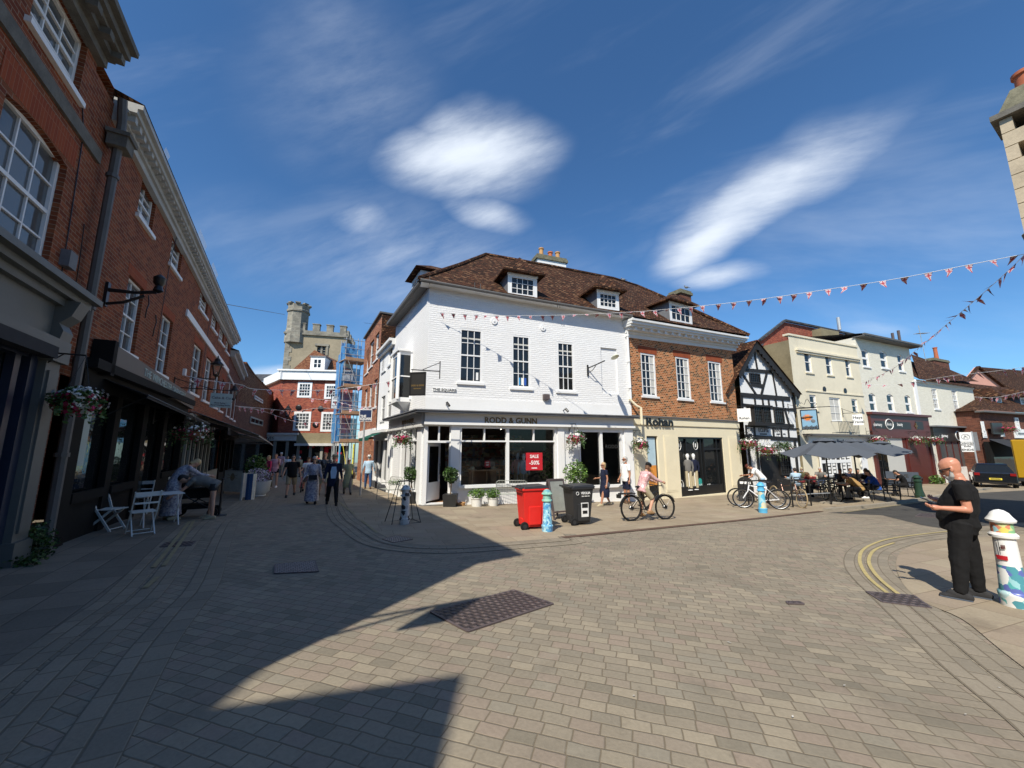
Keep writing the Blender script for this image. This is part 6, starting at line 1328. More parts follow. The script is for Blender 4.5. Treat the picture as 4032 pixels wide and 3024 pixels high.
g=at_px('k5',110,845); r=empty('potted_plant',Vector((g.x,g.y,g.z+.43)),0,'low trough of pale plants on the curved metal bench','plant')
mb=MB(); mb.box(-.3,.3,-.1,.1,.0,.15); mb.build('trough','pot_white',r,world=False); mb=MB(); leafball(mb,(0,0,.25),.35,.15,.15,400,.05,['leaf_light','leaf','flower_white'],rng,shell=.1); mb.build('foliage',None,r,world=False,fixn=False)
# --- hanging baskets
def basket(p,rx,rz,label,group='hanging flower baskets',bracket=None,cols=('flower_white','flower_pink','flower_white','flower_red'),cnt=420,hang=.55):
    n=cnt
    r=empty('hanging_basket',p,0,label,'flower basket',group); rg=random.Random(int(p[0]*100))
    mb=MB(); mb.lathe([(.001,-rz*.8),(rx*.5,-rz*.55),(rx*.62,-.02)],(0,0,0),14); mb.build('basket','wood_sign',r,world=False,smooth=True)
    mb=MB(); leafball(mb,(0,0,-.02),rx*1.05,rx*1.05,rz*1.05,int(n*1.4),.06,['leaf','leaf_dark','leaf'],rg,shell=.3); mb.build('foliage',None,r,world=False,fixn=False)
    fl={}
    tr_=MB()
    for i in range(26):
        a=rg.random()*2*PI; r0=rx*rg.uniform(.75,1.05); L=rz*rg.uniform(.5,1.9)
        for j in range(7):
            t=j/6; q=Vector((r0*math.cos(a)*(1+.1*t),r0*math.sin(a)*(1+.1*t),-rz*.2-L*t)); s=.035*rg.uniform(.6,1.3); u=Vector((rg.gauss(0,1),rg.gauss(0,1),rg.gauss(0,1))).normalized()*s; w_=u.cross(Vector((rg.gauss(0,1),rg.gauss(0,1),.3))).normalized()*s*.6; tr_.quad(q-u,q+w_,q+u,q-w_)
    tr_.build('trailing_stems','leaf',r,world=False,fixn=False)
    for i in range(int(n*.85)):
        d=Vector((rg.gauss(0,1),rg.gauss(0,1),rg.gauss(0,1))).normalized(); lump=.82+.22*math.sin(d.x*7+p[0]*3)+.16*math.sin(d.y*9+d.z*5); d*=rg.uniform(.7,1.1)*lump; q=Vector((d.x*rx,d.y*rx,d.z*rz-.02-(.12*rg.random()**3 if d.z<0 else 0)))
        c=cols[0] if d.z>.35 or rg.random()<.12 else (cols[1] if rg.random()<.6 else cols[3])
        if d.x>.5: c=cols[2] if rg.random()<.6 else c
        m=fl.setdefault(c,MB()); s=.019*rg.uniform(.6,1.5); a=Vector((rg.gauss(0,1),rg.gauss(0,1),rg.gauss(0,1))).normalized(); b=a.cross(d).normalized(); a=b.cross(d).normalized()
        m.quad(q-a*s-b*s,q+a*s-b*s,q+a*s+b*s,q-a*s+b*s); m.quad(q-a*s*1.3+d*.01,q-b*s*1.3+d*.01,q+a*s*1.3+d*.01,q+b*s*1.3+d*.01)
    for c,m in fl.items(): m.build('flowers',c,r,world=False,fixn=False)
    mb=MB()
    for i in range(3): a=i*2.1; mb.tube([(rx*.6*math.cos(a),rx*.6*math.sin(a),0),(0,0,hang)],.005,4)
    mb.build('chain','black_paint',r,world=False)
    if bracket is not None:
        b=Vector(bracket)-Vector(p); mb=MB(); mb.tube([Vector((0,0,hang)),Vector((b.x,b.y,hang))],.014,5); mb.tube([Vector((b.x,b.y,hang+.25)),Vector((b.x,b.y,hang-.35))],.014,5); mb.tube([Vector((b.x,b.y,hang-.3)),Vector((b.x*.45,b.y*.45,hang))],.01,5); mb.build('bracket','black_paint',r,world=False)
    return r
def fb(f,k,x,y,n,rx,rz,label,**kw):
    s,z=f.at(px(k,x,y),n); basket(f.p(s,n,z),rx,rz,label,bracket=f.p(s,0,z),**kw)
fb(WF,'k5',1543,345,.55,.36,.26,'flower basket between the two white shop windows, white over magenta')
fb(RF,'k5',2058,390,.5,.36,.24,'flower basket at the junction of the white and cream shops')
fb(SF,'k5',178,345,.55,.34,.26,'flower basket on the shaded side of the white corner shop')
fb(TF,'s2',470,185,.6,.5,.3,'flower basket at the left post of the timber inn')
fb(TF,'s2',790,300,.7,.6,.32,'wide magenta and white flower trough over the inn door')
fb(TF,'s2',1190,290,.6,.28,.28,'small white flower basket at the right of the inn door',cnt=200)
fb(TF,'r4',350,950,.6,.55,.28,'flower basket at the left of the maroon pharmacy front')
fb(TF,'r4',690,950,.6,.5,.28,'flower basket in the middle of the maroon pharmacy front')
fb(TF,'r4',845,950,.6,.5,.28,'flower basket between the maroon front and the next shop')
fb(FF,'s4',1425,958,.6,.55,.28,'purple flower basket on the far right brick house',cols=('flower_pink','flower_red','flower_pink','flower_red'))
fb(LF,'k2',515,610,.55,.30,.20,'large shaded flower basket hanging by the near drainpipe at left',cnt=900,hang=.7)
fb(LF,'q3',470,900,.9,.5,.28,'dark flower basket under the grey awning on the left',cnt=300)
fb(JF,'q1',0,0,.9,.1,.1,'x') if 0 else None
for x,lb in((975,'left of the two dark green clipped balls hanging at the inn'),(1130,'right of the two dark green clipped balls hanging at the inn')):
    s,z=TF.at(px('s2',x,250),.6); r=empty('hanging_topiary',TF.p(s,.6,z),0,lb,'topiary ball'); mb=MB(); leafball(mb,(0,0,0),.30,.30,.28,900,.06,['leaf_dark','leaf_dark','leaf'],rng,shell=.7); mb.build('foliage',None,r,world=False,fixn=False); mb=MB(); mb.tube([(0,0,0),(0,0,.7)],.008,4); mb.build('chain','black_paint',r,world=False)
# --- hanging signs
def hsign(name,f,k,x0,y0,x1,y1,n,label,mat,texts,arm=None,frame=None,thick=.03,cat='sign',tm='sign_dark_text',perp=True,extra=None):
    """sign board hanging out from a wall: board stands across the wall, its face towards the street"""
    c=f.at(px(k,(x0+x1)/2,(y0+y1)/2),n); q=f.p(c[0],n,0); d=Vector(ray(*px(k,(x0+x1)/2,(y0+y1)/2))); vd=Vector((d.x,d.y,0)).normalized(); xx=Vector((vd.y,-vd.x,0))
    ang=0 if not perp else perp
    xa=Matrix.Rotation(R(ang if ang is not True else 0),3,'Z')@xx
    HF=Fr(q-xa*2,q+xa*2); a=HF.at(px(k,x0,y0)); b=HF.at(px(k,x1,y1)); s0,s1,z0,z1=a[0],b[0],b[1],a[1]
    r=empty(name,HF.p((s0+s1)/2,0,z0),0,label,cat)
    mb=MB(); HF.box(mb,s0,s1,-thick/2,thick/2,z0,z1); bd=mb.build('board',mat,r)
    if frame: 
        mb=MB(); w=.025
        for B in((s0-w,s0+w,z0-w,z1+w),(s1-w,s1+w,z0-w,z1+w),(s0,s1,z0-w,z0+w),(s0,s1,z1-w,z1+w)): HF.box(mb,B[0],B[1],-thick/2-.01,thick/2+.01,B[2],B[3])
        mb.build('frame',frame,r)
    for t,fy,sz,al in texts:
        text(t,sz*(z1-z0),HF,(s0+s1)/2 if al=='C' else s0+.06*(s1-s0),z0+(z1-z0)*fy,thick/2+.002,tm,bd,ext=.003,align='CENTER' if al=='C' else 'LEFT',bold=.004)
    w=f.p(c[0],0,0); mb=MB(); zt=z1+.12; m=(s0+s1)/2
    wp=f.at(px(k,(x0+x1)/2,y0),0); wx=f.p(c[0],0.02,zt); mb.tube([wx,HF.p(s1 if (HF.p(s1,0,0)-w).length>(HF.p(s0,0,0)-w).length else s0,0,zt)],.018,6); mb.tube([wx+Vector((0,0,.35)),wx-Vector((0,0,.25))],.018,6); mb.tube([wx+Vector((0,0,.3)),wx.lerp(HF.p(m,0,zt),.8)],.012,5)
    for s in(s0+.05,s1-.05): mb.tube([HF.p(s,0,z1),HF.p(s,0,zt)],.006,4)
    mb.build('bracket','black_paint',r)
    if extra: extra(HF,s0,s1,z0,z1,r,bd)
    return HF,s0,s1,z0,z1,r
hsign('hanging_sign',SF,'k4',238,1145,345,1315,.75,'black hanging board lettered RODD & GUNN on the corner of the white shop','sign_black',[('RODD & GUNN',.42,.105,'C'),('NEW ZEALAND',.28,.05,'C')],frame='black_paint',tm='bronze_letter',perp=-25)
def bunnylogo(HF,s0,s1,z0,z1,r,bd): pass
hsign('hanging_sign',LF,'k2',1378,575,1508,675,1.3,'pale aqua hanging board with curly lettering beside the left lanterns','sign_aqua',[('Cake & Co',.68,.24,'C'),('Floral Styling &',.32,.12,'C'),('Floral Wedding Events',.16,.12,'C')],frame=None,tm='lead',perp=True)
hsign('hanging_sign',SF,'q2',845,1130,935,1270,1.5,'white hanging pub board with black bird drawing in front of the scaffold','sign_white',[('SMITHS',.88,.10,'C'),('KITCHEN',.76,.10,'C'),('BAR & DINING',.25,.08,'C'),('OPEN DAILY',.12,.08,'C')],frame='black_paint',extra=lambda HF,s0,s1,z0,z1,r,bd:(lambda mb:(mb.ell(HF.p((s0+s1)/2,.02,z0+.5*(z1-z0)),.22,.01,.1,12,6,Matrix.Rotation(math.atan2(HF.x.y,HF.x.x),4,'Z')),mb.build('bird_drawing','sign_dark_text',bd)))(MB()))
hsign('hanging_sign',RF,'r2',1385,165,1545,303,.9,'white hanging board lettered Rohan at the end of the cream shop','sign_white',[('Rohan',.26,.26,'C')],tm='sign_dark_text')
hsign('hanging_sign',TF,'r3',943,897,1040,982,.8,'white hanging board lettered Hays Travel by the balcony','sign_white',[('Hays',.70,.34,'C'),('Travel',.30,.34,'C')])
def suns(HF,s0,s1,z0,z1,r,bd):
    w=s1-s0; h=z1-z0; M4=Matrix.Rotation(math.atan2(HF.x.y,HF.x.x),4,'Z'); mb=MB(); c=(s0+.4*w,z0+.6*h); mb.ell(HF.p(c[0],.02,c[1]),.17*w,.012,.17*w,16,8,M4)
    for i in range(16):
        a=i*PI/8; p=lambda rr,da:HF.p(c[0]+rr*w*math.cos(a+da),.025,c[1]+rr*w*math.sin(a+da)); mb.quad(p(.17,-.2),p(.32,0),p(.17,.2))
    mb.build('painted_sun','sign_orange',bd,fixn=False); mb=MB(); mb.ell(HF.p(s0+.72*w,.02,z0+.42*h),.14*w,.014,.14*w,16,8,M4); mb.build('painted_moon','lead',bd)
    mb=MB(); mb.bar(HF.p(s0+.05*w,.05,z0+.62*h),HF.p(s0+.72*w,.05,z0+.66*h),.06); mb.build('shadow_bar','wood_sign',bd)
    mb=MB(); 
    for i in range(9): mb.ell(HF.p(s0+(.1+i*.1)*w,.02,z0+.08*h),.05*w,.01,(.07+.03*(i%3))*h,8,6,M4)
    mb.build('painted_crowd','slate',bd)
    mb=MB(); q=HF.p((s0+s1)/2,0,z1+.14); X=HF.x
    for s in(-1,1): mb.tube([q+X*s*.05,q+X*s*.3+Vector((0,0,.05)),q+X*s*.42+Vector((0,0,.2)),q+X*s*.28+Vector((0,0,.3)),q+X*s*.15+Vector((0,0,.18)),q+X*s*.02+Vector((0,0,.5))],.014,5)
    mb.tube([q-X*1.0,q+X*1.0],.02,5); mb.build('scrollwork','black_paint',r)
hsign('hanging_sign',TF,'r3',520,862,672,1015,1.1,'pictorial inn sign with orange sun and blue moon on a pale sky','sign_sky',[],frame='black_paint',extra=suns,perp=True)
# signpost with THE SQUARE plate
g=at_px('q1',1762,925); r=empty('signpost',g,0,'tall grey post carrying the navy THE SQUARE plate','signpost'); ph=hgt(g,'q2',1200,1270)
mb=MB(); mb.tube([g-Vector((0,0,.1)),g+Vector((0,0,ph))],.038,10); mb.build('post','galv',r,smooth=True)
PF2=Fr((g.x-1,g.y-.06),(g.x+1,g.y-.06)); a=PF2.rect('q2',1150,1278,1280,1407); mb=MB(); PF2.box(mb,a[0],a[1],-.02,.0,a[2],a[3]); pl_=mb.build('plate','sign_white',r); mb=MB(); PF2.box(mb,a[0]+.025,a[1]-.025,0,.008,a[2]+.025,a[3]-.025); mb.build('plate_face','sign_navy',pl_)
w=a[1]-a[0]; text('THE',.16*w/.62,PF2,a[0]+.05,a[2]+(a[3]-a[2])*.42,.012,'sign_white',pl_,align='LEFT',ext=.003,bold=.004); text('SQUARE',.16*w/.62,PF2,a[0]+.05,a[2]+(a[3]-a[2])*.2,.012,'sign_white',pl_,align='LEFT',ext=.003,bold=.004,sx=.95)
# traffic sign PEDESTRIAN ZONE ENDS
g=at_px('s4',560,1640); g=P(3712,1905); r=empty('traffic_sign',g,0,'square white sign reading Pedestrian and cycle Zone ENDS on a grey post','traffic sign')
TS=Fr((g.x-1,g.y-.5),(g.x+1.0,g.y+.5)); d=Vector((g.x,g.y,0)).normalized(); xx=Vector((d.y,-d.x,0)); TS=Fr(Vector((g.x,g.y,0))-xx,Vector((g.x,g.y,0))+xx)
a=TS.rect('s4',778,1003,985,1258); mb=MB(); TS.box(mb,a[0],a[1],.03,.05,a[2],a[3]); pn=mb.build('sign_panel','sign_white',r)
w=a[1]-a[0]; h=a[3]-a[2]; mb=MB(); cx,cz_=a[0]+w*.5,a[2]+h*.76; mb.tube([TS.p(cx+.34*w*math.cos(i*PI/12),.055,cz_+.34*w*math.sin(i*PI/12)) for i in range(24)],.028*w,5,closed=True); mb.bar(TS.p(cx-.24*w,.056,cz_-.24*w),TS.p(cx+.26*w,.056,cz_+.26*w),.06*w,.01); mb.bar(TS.p(a[0],.052,a[2]+h*.53),TS.p(a[1],.052,a[2]+h*.53),.01,.012); mb.build('ring','steel',pn)
mb=MB(); mb.ell(TS.p(cx-.02,.052,cz_+.1*w),.10*w,.006,.07*w,10,6,Matrix.Rotation(math.atan2(TS.x.y,TS.x.x),4,'Z')); 
for s in(-.12,.12): mb.tube([TS.p(cx+s*w+.06*w*math.cos(i*PI/6),.054,cz_-.12*w+.06*w*math.sin(i*PI/6)) for i in range(12)],.008,4,closed=True)
mb.build('symbols','sign_dark_text',pn)
for t,fy,sz in(('Pedestrian',.45,.095),('and cycle',.36,.095),('Zone',.27,.095),('ENDS',.10,.14)): text(t,sz*h,TS,cx,a[2]+h*fy,.052,'sign_dark_text',pn,ext=.003,bold=.006,sx=1.15)
mb=MB(); mb.tube([TS.p(cx+w*.55,0,g.z-.1),TS.p(cx+w*.55,0,a[3]+.05)],.05,8); mb.build('post','galv',r); mb=MB(); TS.box(mb,a[1]-.02,a[1]+.28,-.03,.0,a[2]+.1,a[3]); mb.build('rear_panel','lead',r)
# --- lanterns on the left wall and on the brick shop
def lantern(f,k,x,y,n,label,sc=1.0):
    s,z=f.at(px(k,x,y),n); r=empty('street_lantern',f.p(s,n,z-.45*sc),0,label,'lantern','glass wall lanterns'); c=Vector((0,0,0))
    mb=MB(); mb.lathe([(.12*sc,0),(.24*sc,.50*sc)],(0,0,0),4); mb.build('glass_body','glass_clear',r,world=False)
    mb=MB()
    for i in range(4): a=i*PI/2; mb.tube([(.12*sc*math.cos(a),.12*sc*math.sin(a),0),(.24*sc*math.cos(a),.24*sc*math.sin(a),.5*sc)],.012,5)
    mb.lathe([(.02,-.22*sc),(.03,-.1*sc),(.13*sc,0),(.13*sc,.02)],(0,0,0),8); mb.build('frame','black_paint',r,world=False)
    mb=MB(); mb.lathe([(.27*sc,.5*sc),(.28*sc,.53*sc),(.12*sc,.70*sc),(.13*sc,.74*sc),(.07*sc,.82*sc),(.02,.86*sc),(.03,.9*sc),(.001,.98*sc)],(0,0,0),8); mb.build('hood','black_paint',r,world=False)
    w=f.p(s,0,z-.45*sc-.2*sc)-f.p(s,n,z-.45*sc); mb=MB(); mb.tube([(0,0,-.2*sc),w],.02,6); mb.tube([w*.6,w+Vector((0,0,-.35))],.014,5); mb.lathe([(.08,0),(.08,.02)],w,8); mb.build('arm','black_paint',r,world=False)
lantern(LF,'k2',1418,400,.75,'larger nearer glass lantern on the left brick terrace',.8); lantern(LF,'q3',972,430,.75,'smaller farther glass lantern beyond the aqua sign',.8); lantern(JF,'q2',370,1290,.8,'glass lantern on the red brick corner shop at the street end',1.3)
# heavy black wall bracket
s,z=LF.at(px('k1',570,1600)); r=empty('iron_bracket',LF.p(s,0,z-.3),0,'heavy black iron wall bracket with scroll beside the near drainpipe','bracket')
mb=MB(); LF.box(mb,s-.06,s+.06,0,.05,z-.25,z+.25); mb.tube([LF.p(s,.03,z+.1),LF.p(s,.45,z+.12),LF.p(s,.78,z+.2)],[.045,.032,.04],8); mb.tube([LF.p(s,.03,z-.2),LF.p(s,.3,z-.12),LF.p(s,.6,z+.08)],.03,6); mb.build('arm','black_paint',r)
mb=MB(); mb.lathe([(.02,0),(.09,.05),(.06,.16),(.10,.22),(.11,.34),(.05,.40),(.02,.42)],LF.p(s,.80,z+.18),10); mb.build('finial','black_paint',r,smooth=True)
# --- awnings along the left
def awning(f,k,pw,po,label,mat,n,parent,drop=.22):
    (x0,y0),(x1,y1)=pw; a=f.at(px(k,x0,y0),.05); b=f.at(px(k,x1,y1),.05)
    return a,b
def awn(s0,s1,zt0,zt1,n,zo0,zo1,mat,val=.2):
    mb=MB(); q=[LF.p(s0,.05,zt0),LF.p(s1,.05,zt1),LF.p(s1,n,zo1),LF.p(s0,n,zo0)]; mb.quad(*q); mb.quad(q[3],q[2],q[2]-Vector((0,0,val)),q[3]-Vector((0,0,val)))
    o=mb.build('awning',mat,L2); o.modifiers.new('s','SOLIDIFY').thickness=.012
    fr=MB(); fr.tube([LF.p(s0+.1,.05,zt0-.9),LF.p(s0+.1,n,zo0)],.014,5); fr.tube([LF.p(s1-.1,.05,zt1-.9),LF.p(s1-.1,n,zo1)],.014,5); fr.tube([q[3],q[2]],.02,5); fr.build('awning_frame','black_paint',o)
awn(-.1,6.9,3.05,2.75,.85,2.72,2.45,'awning_dark',.06)
awn(7.3,10.8,2.75,2.6,1.35,2.35,2.2,'awning_dark',.25)
awn(8.0,15.4,3.0,2.7,2.3,2.1,1.9,'awning_pale',.05)
awn(15.6,20.5,2.6,2.3,2.3,1.9,1.7,'awning_pale',.05)
# --- folding chairs and table
def folding_chair(g,rz,label):
    r=empty('folding_chair',g,rz,label,'folding chair','white folding cafe chairs')
    mb=MB(); 
    for i in range(7): y=-.17+i*.06; mb.box(-.19,.19,y,y+.045,.44,.458)
    mb.build('seat','chair_white',r,world=False)
    mb=MB(); mb.box(-.20,.20,-.245,-.225,.77,.86); mb.box(-.19,.19,-.235,-.215,.62,.655); mb.build('backrest','chair_white',r,world=False)
    for s in(-1,1):
        mb=MB(); mb.bar((s*.20,.22,.0),(s*.20,-.10,.46),.022,.04); mb.bar((s*.20,-.10,.46),(s*.20,-.25,.87),.022,.04); mb.build('leg','chair_white',r,world=False)
        mb=MB(); mb.bar((s*.17,-.30,.0),(s*.17,.17,.45),.022,.04); mb.build('leg','chair_white',r,world=False)
    mb=MB(); mb.tube([(-.2,.19,.05),(.2,.19,.05)],.01,5); mb.tube([(-.17,-.26,.05),(.17,-.26,.05)],.01,5); mb.build('stretcher','chair_white',r,world=False)
    return r
c1_=at_px('k2',690,1475); fc=folding_chair(c1_,view_rz(c1_)+R(235),'white folding chair on the left, turned side-on by the dark cafe front')
c2_=at_px('k2',920,1500)
for k,x,y,rel,lb in(('k2',915,1495,10,'nearest white folding chair seen from behind at the table'),('k2',905,1365,170,'white folding chair beyond the table against the cafe wall'),('k2',1055,1310,200,'white folding chair farthest along, beside the woman in the floral dress')):
    g=at_px(k,x,y); copy_tree(fc,loc=g,rz=view_rz(g)+R(rel),label=lb)
g=at_px('k2',1040,1440); r=empty('folding_table',g,view_rz(g)+R(8),'small white slatted folding table among the white chairs','table')
mb=MB()
for i in range(8): mb.box(-.34,.34,-.34+i*.085,-.34+i*.085+.065,.71,.73)
mb.build('tabletop','table_white',r,world=False)
for s in(-1,1):
    for t in(-1,1): mb=MB(); mb.tube([(s*.30,t*.28,.0),(s*.30,t*.10,.2),(s*.30,-t*.12,.52),(s*.30,-t*.28,.70)],.014,5); mb.build('leg','table_white',r,world=False)
# rope post
g=at_px('k2',1430,1378); r=empty('barrier_post',g,0,'black metal barrier post with flat base behind the bending pair','barrier post'); mb=MB(); mb.lathe([(.18,0),(.18,.02),(.03,.04),(.025,.95),(.04,.98),(.001,1.0)],(0,0,0),14); mb.build('post','black_paint',r,world=False)
# cafe screen with banners, crates and planters beyond
def banner_screen(k,x0,y0,x1,y1,hh,label,mat='banner'):
    a=at_px(k,x0,y0); b=at_px(k,x1,y1); f=Fr(a,b); r=empty('cafe_screen',(a+b)/2,0,label,'cafe screen'); z=a.z; h=hh
    mb=MB(); f.box(mb,.03,f.L-.03,-.01,.01,z+.10,z+h-.05); mb.build('banner_panel',mat,r); 
    for s in(0,f.L): mb=MB(); f.box(mb,s-.03,s+.03,-.03,.03,z-.05,z+h); mb.build('post','black_paint' if mat=='banner' else 'picket',r)
    mb=MB(); f.box(mb,0,f.L,-.02,.02,z+h-.05,z+h-.02); mb.build('rail','picket',r); return f,z,r
f,z,r=banner_screen('q3',830,1640,1060,1655,.98,'pale canvas cafe screen with faint insect drawing on the left'); mb=MB(); mb.ell(f.p(f.L*.45,.015,z+.7),.13,.006,.16,12,8,Matrix.Rotation(math.atan2(f.x.y,f.x.x),4,'Z')); 
for i in range(4): mb.tube([f.p(f.L*.45,.02,z+.7),f.p(f.L*.45+(-.3 if i%2 else .3),.02,z+.8-.15*(i//2))],.012,4)
mb.build('insect_drawing','tan_wall',r)
f,z,r=banner_screen('q1',30,1000,120,985,.98,'weathered white picket end of the cafe screen','picket')
g=at_px('q1',150,985); r=empty('barrel',g,0,'blue and white striped barrel by the cafe screen','barrel')
for i in range(10):
    a=i*2*PI/10; mb=MB(); mb.quad(*[Vector((.17*math.cos(a+t),.17*math.sin(a+t),zz)) for t,zz in((0,0),(.62,0),(.62,.95),(0,.95))]); mb.build('stave','c_denim' if i%3 else 'banner',r,world=False)
g=at_px('q1',262,935); r=empty('flower_planter',g,0,'large pale stone bowl of mauve flowers in the shade','planter')
mb=MB(); mb.lathe([(.30,0),(.32,.03),(.30,.06),(.42,.2),(.46,.55),(.48,.60),(.42,.6),(.38,.5)],(0,0,0),20); mb.build('bowl','pot_white',r,world=False,smooth=True)
mb=MB(); leafball(mb,(0,0,.80),.55,.5,.30,900,.07,['flower_mauve','flower_white','leaf','flower_mauve'],rng,shell=.2); mb.build('flowers',None,r,world=False,fixn=False)
g=at_px('q1',225,905); g=P(px('q1',225,905)[0],px('q1',225,905)[1]); r=empty('potted_shrub',g,0,'bushy green shrub behind the mauve planter','shrub'); mb=MB(); mb.lathe([(.2,0),(.27,.5),(.24,.5)],(0,0,0),14); mb.build('pot','pot_black',r,world=False); mb=MB(); leafball(mb,(0,0,1.15),.5,.45,.55,1800,.10,['leaf','leaf_light','leaf'],rng,shell=.2); mb.build('foliage',None,r,world=False,fixn=False)
for x,y,c,lb in((600,1100,'c_maroon','dark red cafe chair nearest the bending pair'),(760,1080,'c_maroon','dark red cafe chair with a folded blanket'),(880,1060,'c_hotpink','bright pink crate-like cafe chair by the planter')):
    g=P(*px('q3',x+150,y+380)); r=empty('cafe_chair',g+Vector((0,0,0)),view_rz(g)+R(200),lb,'chair')
    mb=MB(); mb.box(-.22,.22,-.22,.22,.43,.47); mb.build('seat',c,r,world=False); mb=MB(); mb.box(-.22,.22,-.24,-.21,.5,.9); mb.build('backrest',c,r,world=False)
    for s in(-1,1):
        for t in(-1,1): mb=MB(); mb.bar((s*.2,t*.2,0),(s*.2,t*.2,.44),.03); mb.build('leg','black_paint',r,world=False)
# ivy at the drainpipe foot
g=LF.p(-1.55,.15,LF.g(-1.5)); r=empty('climbing_weed',g,0,'straggly green weeds at the foot of the near drainpipe','weeds'); mb=MB(); leafball(mb,(0,0,.25),.28,.22,.36,900,.06,['leaf_dark','leaf'],rng,shell=.1); leafball(mb,(.15,-.35,.05),.4,.35,.10,500,.06,['leaf_dark','leaf'],rng,shell=.1); mb.build('foliage',None,r,world=False,fixn=False)
g=TF.p(TF.s(px('s4',390,1600)),.4,-1.25); r=empty('weeds',g,0,'tuft of green weeds at the white base of the far shop','weeds'); mb=MB(); leafball(mb,(0,0,.35),.6,.3,.5,900,.10,['leaf_light','leaf'],rng,shell=.1); mb.build('foliage',None,r,world=False,fixn=False)
# --- scaffold with blue netting
sc=empty('scaffolding',G(-12.4,30.5),0,'scaffold tower with blue netting and boarded lifts in front of the brick block','scaffolding')
XF=Fr(atY(*px('q2',975,1000),28.5),atY(*px('q2',1205,1000),29.5)); xs=lambda x,y=1000:XF.s(px('q2',x,y)); zz=lambda x,y:XF.z(px('q2',x,y))
X0_,X1_=xs(975),xs(1205); zt=zz(1080,515); lv=[zz(1090,755),zz(1090,1045),zz(1090,1335),zz(1090,1640)]
g0=XF.g(X0_)
for s in(X0_,(X0_+X1_)/2+.1,X1_):
    for n in(0,-1.3):
        mb=MB(); mb.tube([XF.p(s,n,g0-.1),XF.p(s,n,zt+rng.uniform(0,.5))],.028,6); mb.build('standard','galv',sc)
for z in lv+[lv[0]+1,lv[0]+.5,zt-.05,lv[1]+1.,lv[1]+.5,lv[2]+1.,lv[2]+.5,lv[3]+1.,lv[3]+.5,lv[3]+1.4]:
    mb=MB(); mb.tube([XF.p(X0_-.2,.04,z),XF.p(X1_+.2,.04,z)],.024,6); mb.build('ledger','galv',sc)
for z in lv:
    mb=MB(); XF.box(mb,X0_-.1,X1_+.1,-1.4,.1,z+.03,z+.075); mb.build('board_deck','board_wood',sc); mb=MB(); XF.box(mb,X0_,X1_,.06,.10,z+.08,z+.28); mb.build('toe_board','board_wood',sc)
for i in range(3): mb=MB(); mb.tube([XF.p(X0_+.2,.07,lv[i]),XF.p(X1_-.5,.07,lv[i+1]+.1)],.024,6); mb.build('brace','galv',sc)
mb=MB(); mb.tube([XF.p(X0_+.2,.07,lv[3]),XF.p(X1_-.8,.07,g0)],.024,6); mb.build('brace','tube_yellow',sc)
# side of the scaffold running away along the street
YF=Fr(atY(*px('q2',900,1000),36.5),XF.p(X0_-.05,0,0)); 
for t in(0,.25,.5,.75): mb=MB(); mb.tube([YF.p(YF.L*t,0,g0-.2),YF.p(YF.L*t,0,zt+.3)],.028,6); mb.build('standard','galv',sc)
for z in lv+[lv[0]+1,lv[1]+1,lv[2]+1,lv[3]+1]: mb=MB(); mb.tube([YF.p(0,.03,z),YF.p(YF.L,.03,z)],.024,6); mb.build('ledger','galv',sc)
m,t=newmat('net'); oc=t.add('ShaderNodeTexCoord').outputs['Object']; tr=t.add('ShaderNodeBsdfTransparent'); mx=t.add('ShaderNodeMixShader'); t.set(mx.inputs[0],t.m('ADD',.66,t.m('MULTIPLY',t.ss(t.noise(oc,1.1,5,.6),.35,.7),.3))); t.l.new(tr.outputs[0],mx.inputs[1]); t.l.new(t.b.outputs[0],mx.inputs[2]); t.l.new(mx.outputs[0],t.o.inputs[0]); t.b.inputs['Base Color'].default_value=(.06,.26,.55,1); t.b.inputs['Roughness'].default_value=.9
def net(f,s0,s1,z0,z1,n):
    mb=MB(); N=8; K=6; vs=[]
    for j in range(K+1):
        for i in range(N+1): vs.append(f.p(s0+(s1-s0)*i/N,n+.10*math.sin(i*2.1+j*1.3),z0+(z1-z0)*j/K))
    mb.add(vs,[(j*(N+1)+i,j*(N+1)+i+1,(j+1)*(N+1)+i+1,(j+1)*(N+1)+i) for j in range(K) for i in range(N)]); mb.build('netting','net',sc,smooth=True,fixn=False)
net(YF,0,YF.L,lv[3],zt-.2,.08); net(XF,X0_,X1_,lv[0]+.1,zt-.1,-1.2); net(XF,X0_,X1_,lv[1]+.1,lv[0]-.3,-1.3); net(XF,X0_,X1_,lv[2]+.1,lv[1]-.2,-1.35); net(XF,X0_,X1_,lv[3]+.1,lv[2]-.2,-1.35)
g=at_px('q1',1300,520); g=P(1292,1835); lt_=atY(*px('q2',810,1530),g.y-.5); r=empty('ladder',g,0,'pale timber ladder leaning at the left of the scaffold','ladder')
for s in(-.2,.2): mb=MB(); mb.tube([g+Vector((s,0,0)),Vector((lt_.x+s,lt_.y+.6,lt_.z+.2))],.03,5); mb.build('rail','board_wood',r)
for i in range(14): t=(i+.5)/14; q=g.lerp(Vector((lt_.x,lt_.y+.6,lt_.z+.2)),t); mb=MB(); mb.tube([q+Vector((-.2,0,0)),q+Vector((.2,0,0))],.02,4); mb.build('rung','board_wood',r)
# painted trestle legs under the scaffold
for x,c,lb in((1462,'tube_blue','blue protective sleeve standing under the scaffold'),(1660,'tube_yellow','yellow protective sleeve standing under the scaffold')):
    q=XF.s(px('q1',x,300)); mb=MB(); mb.tube([XF.p(q,.08,g0),XF.p(q,.08,lv[3]-.1)],.06,8); tag(mb.build('pole_sleeve',c,None),lb,'pole sleeve')
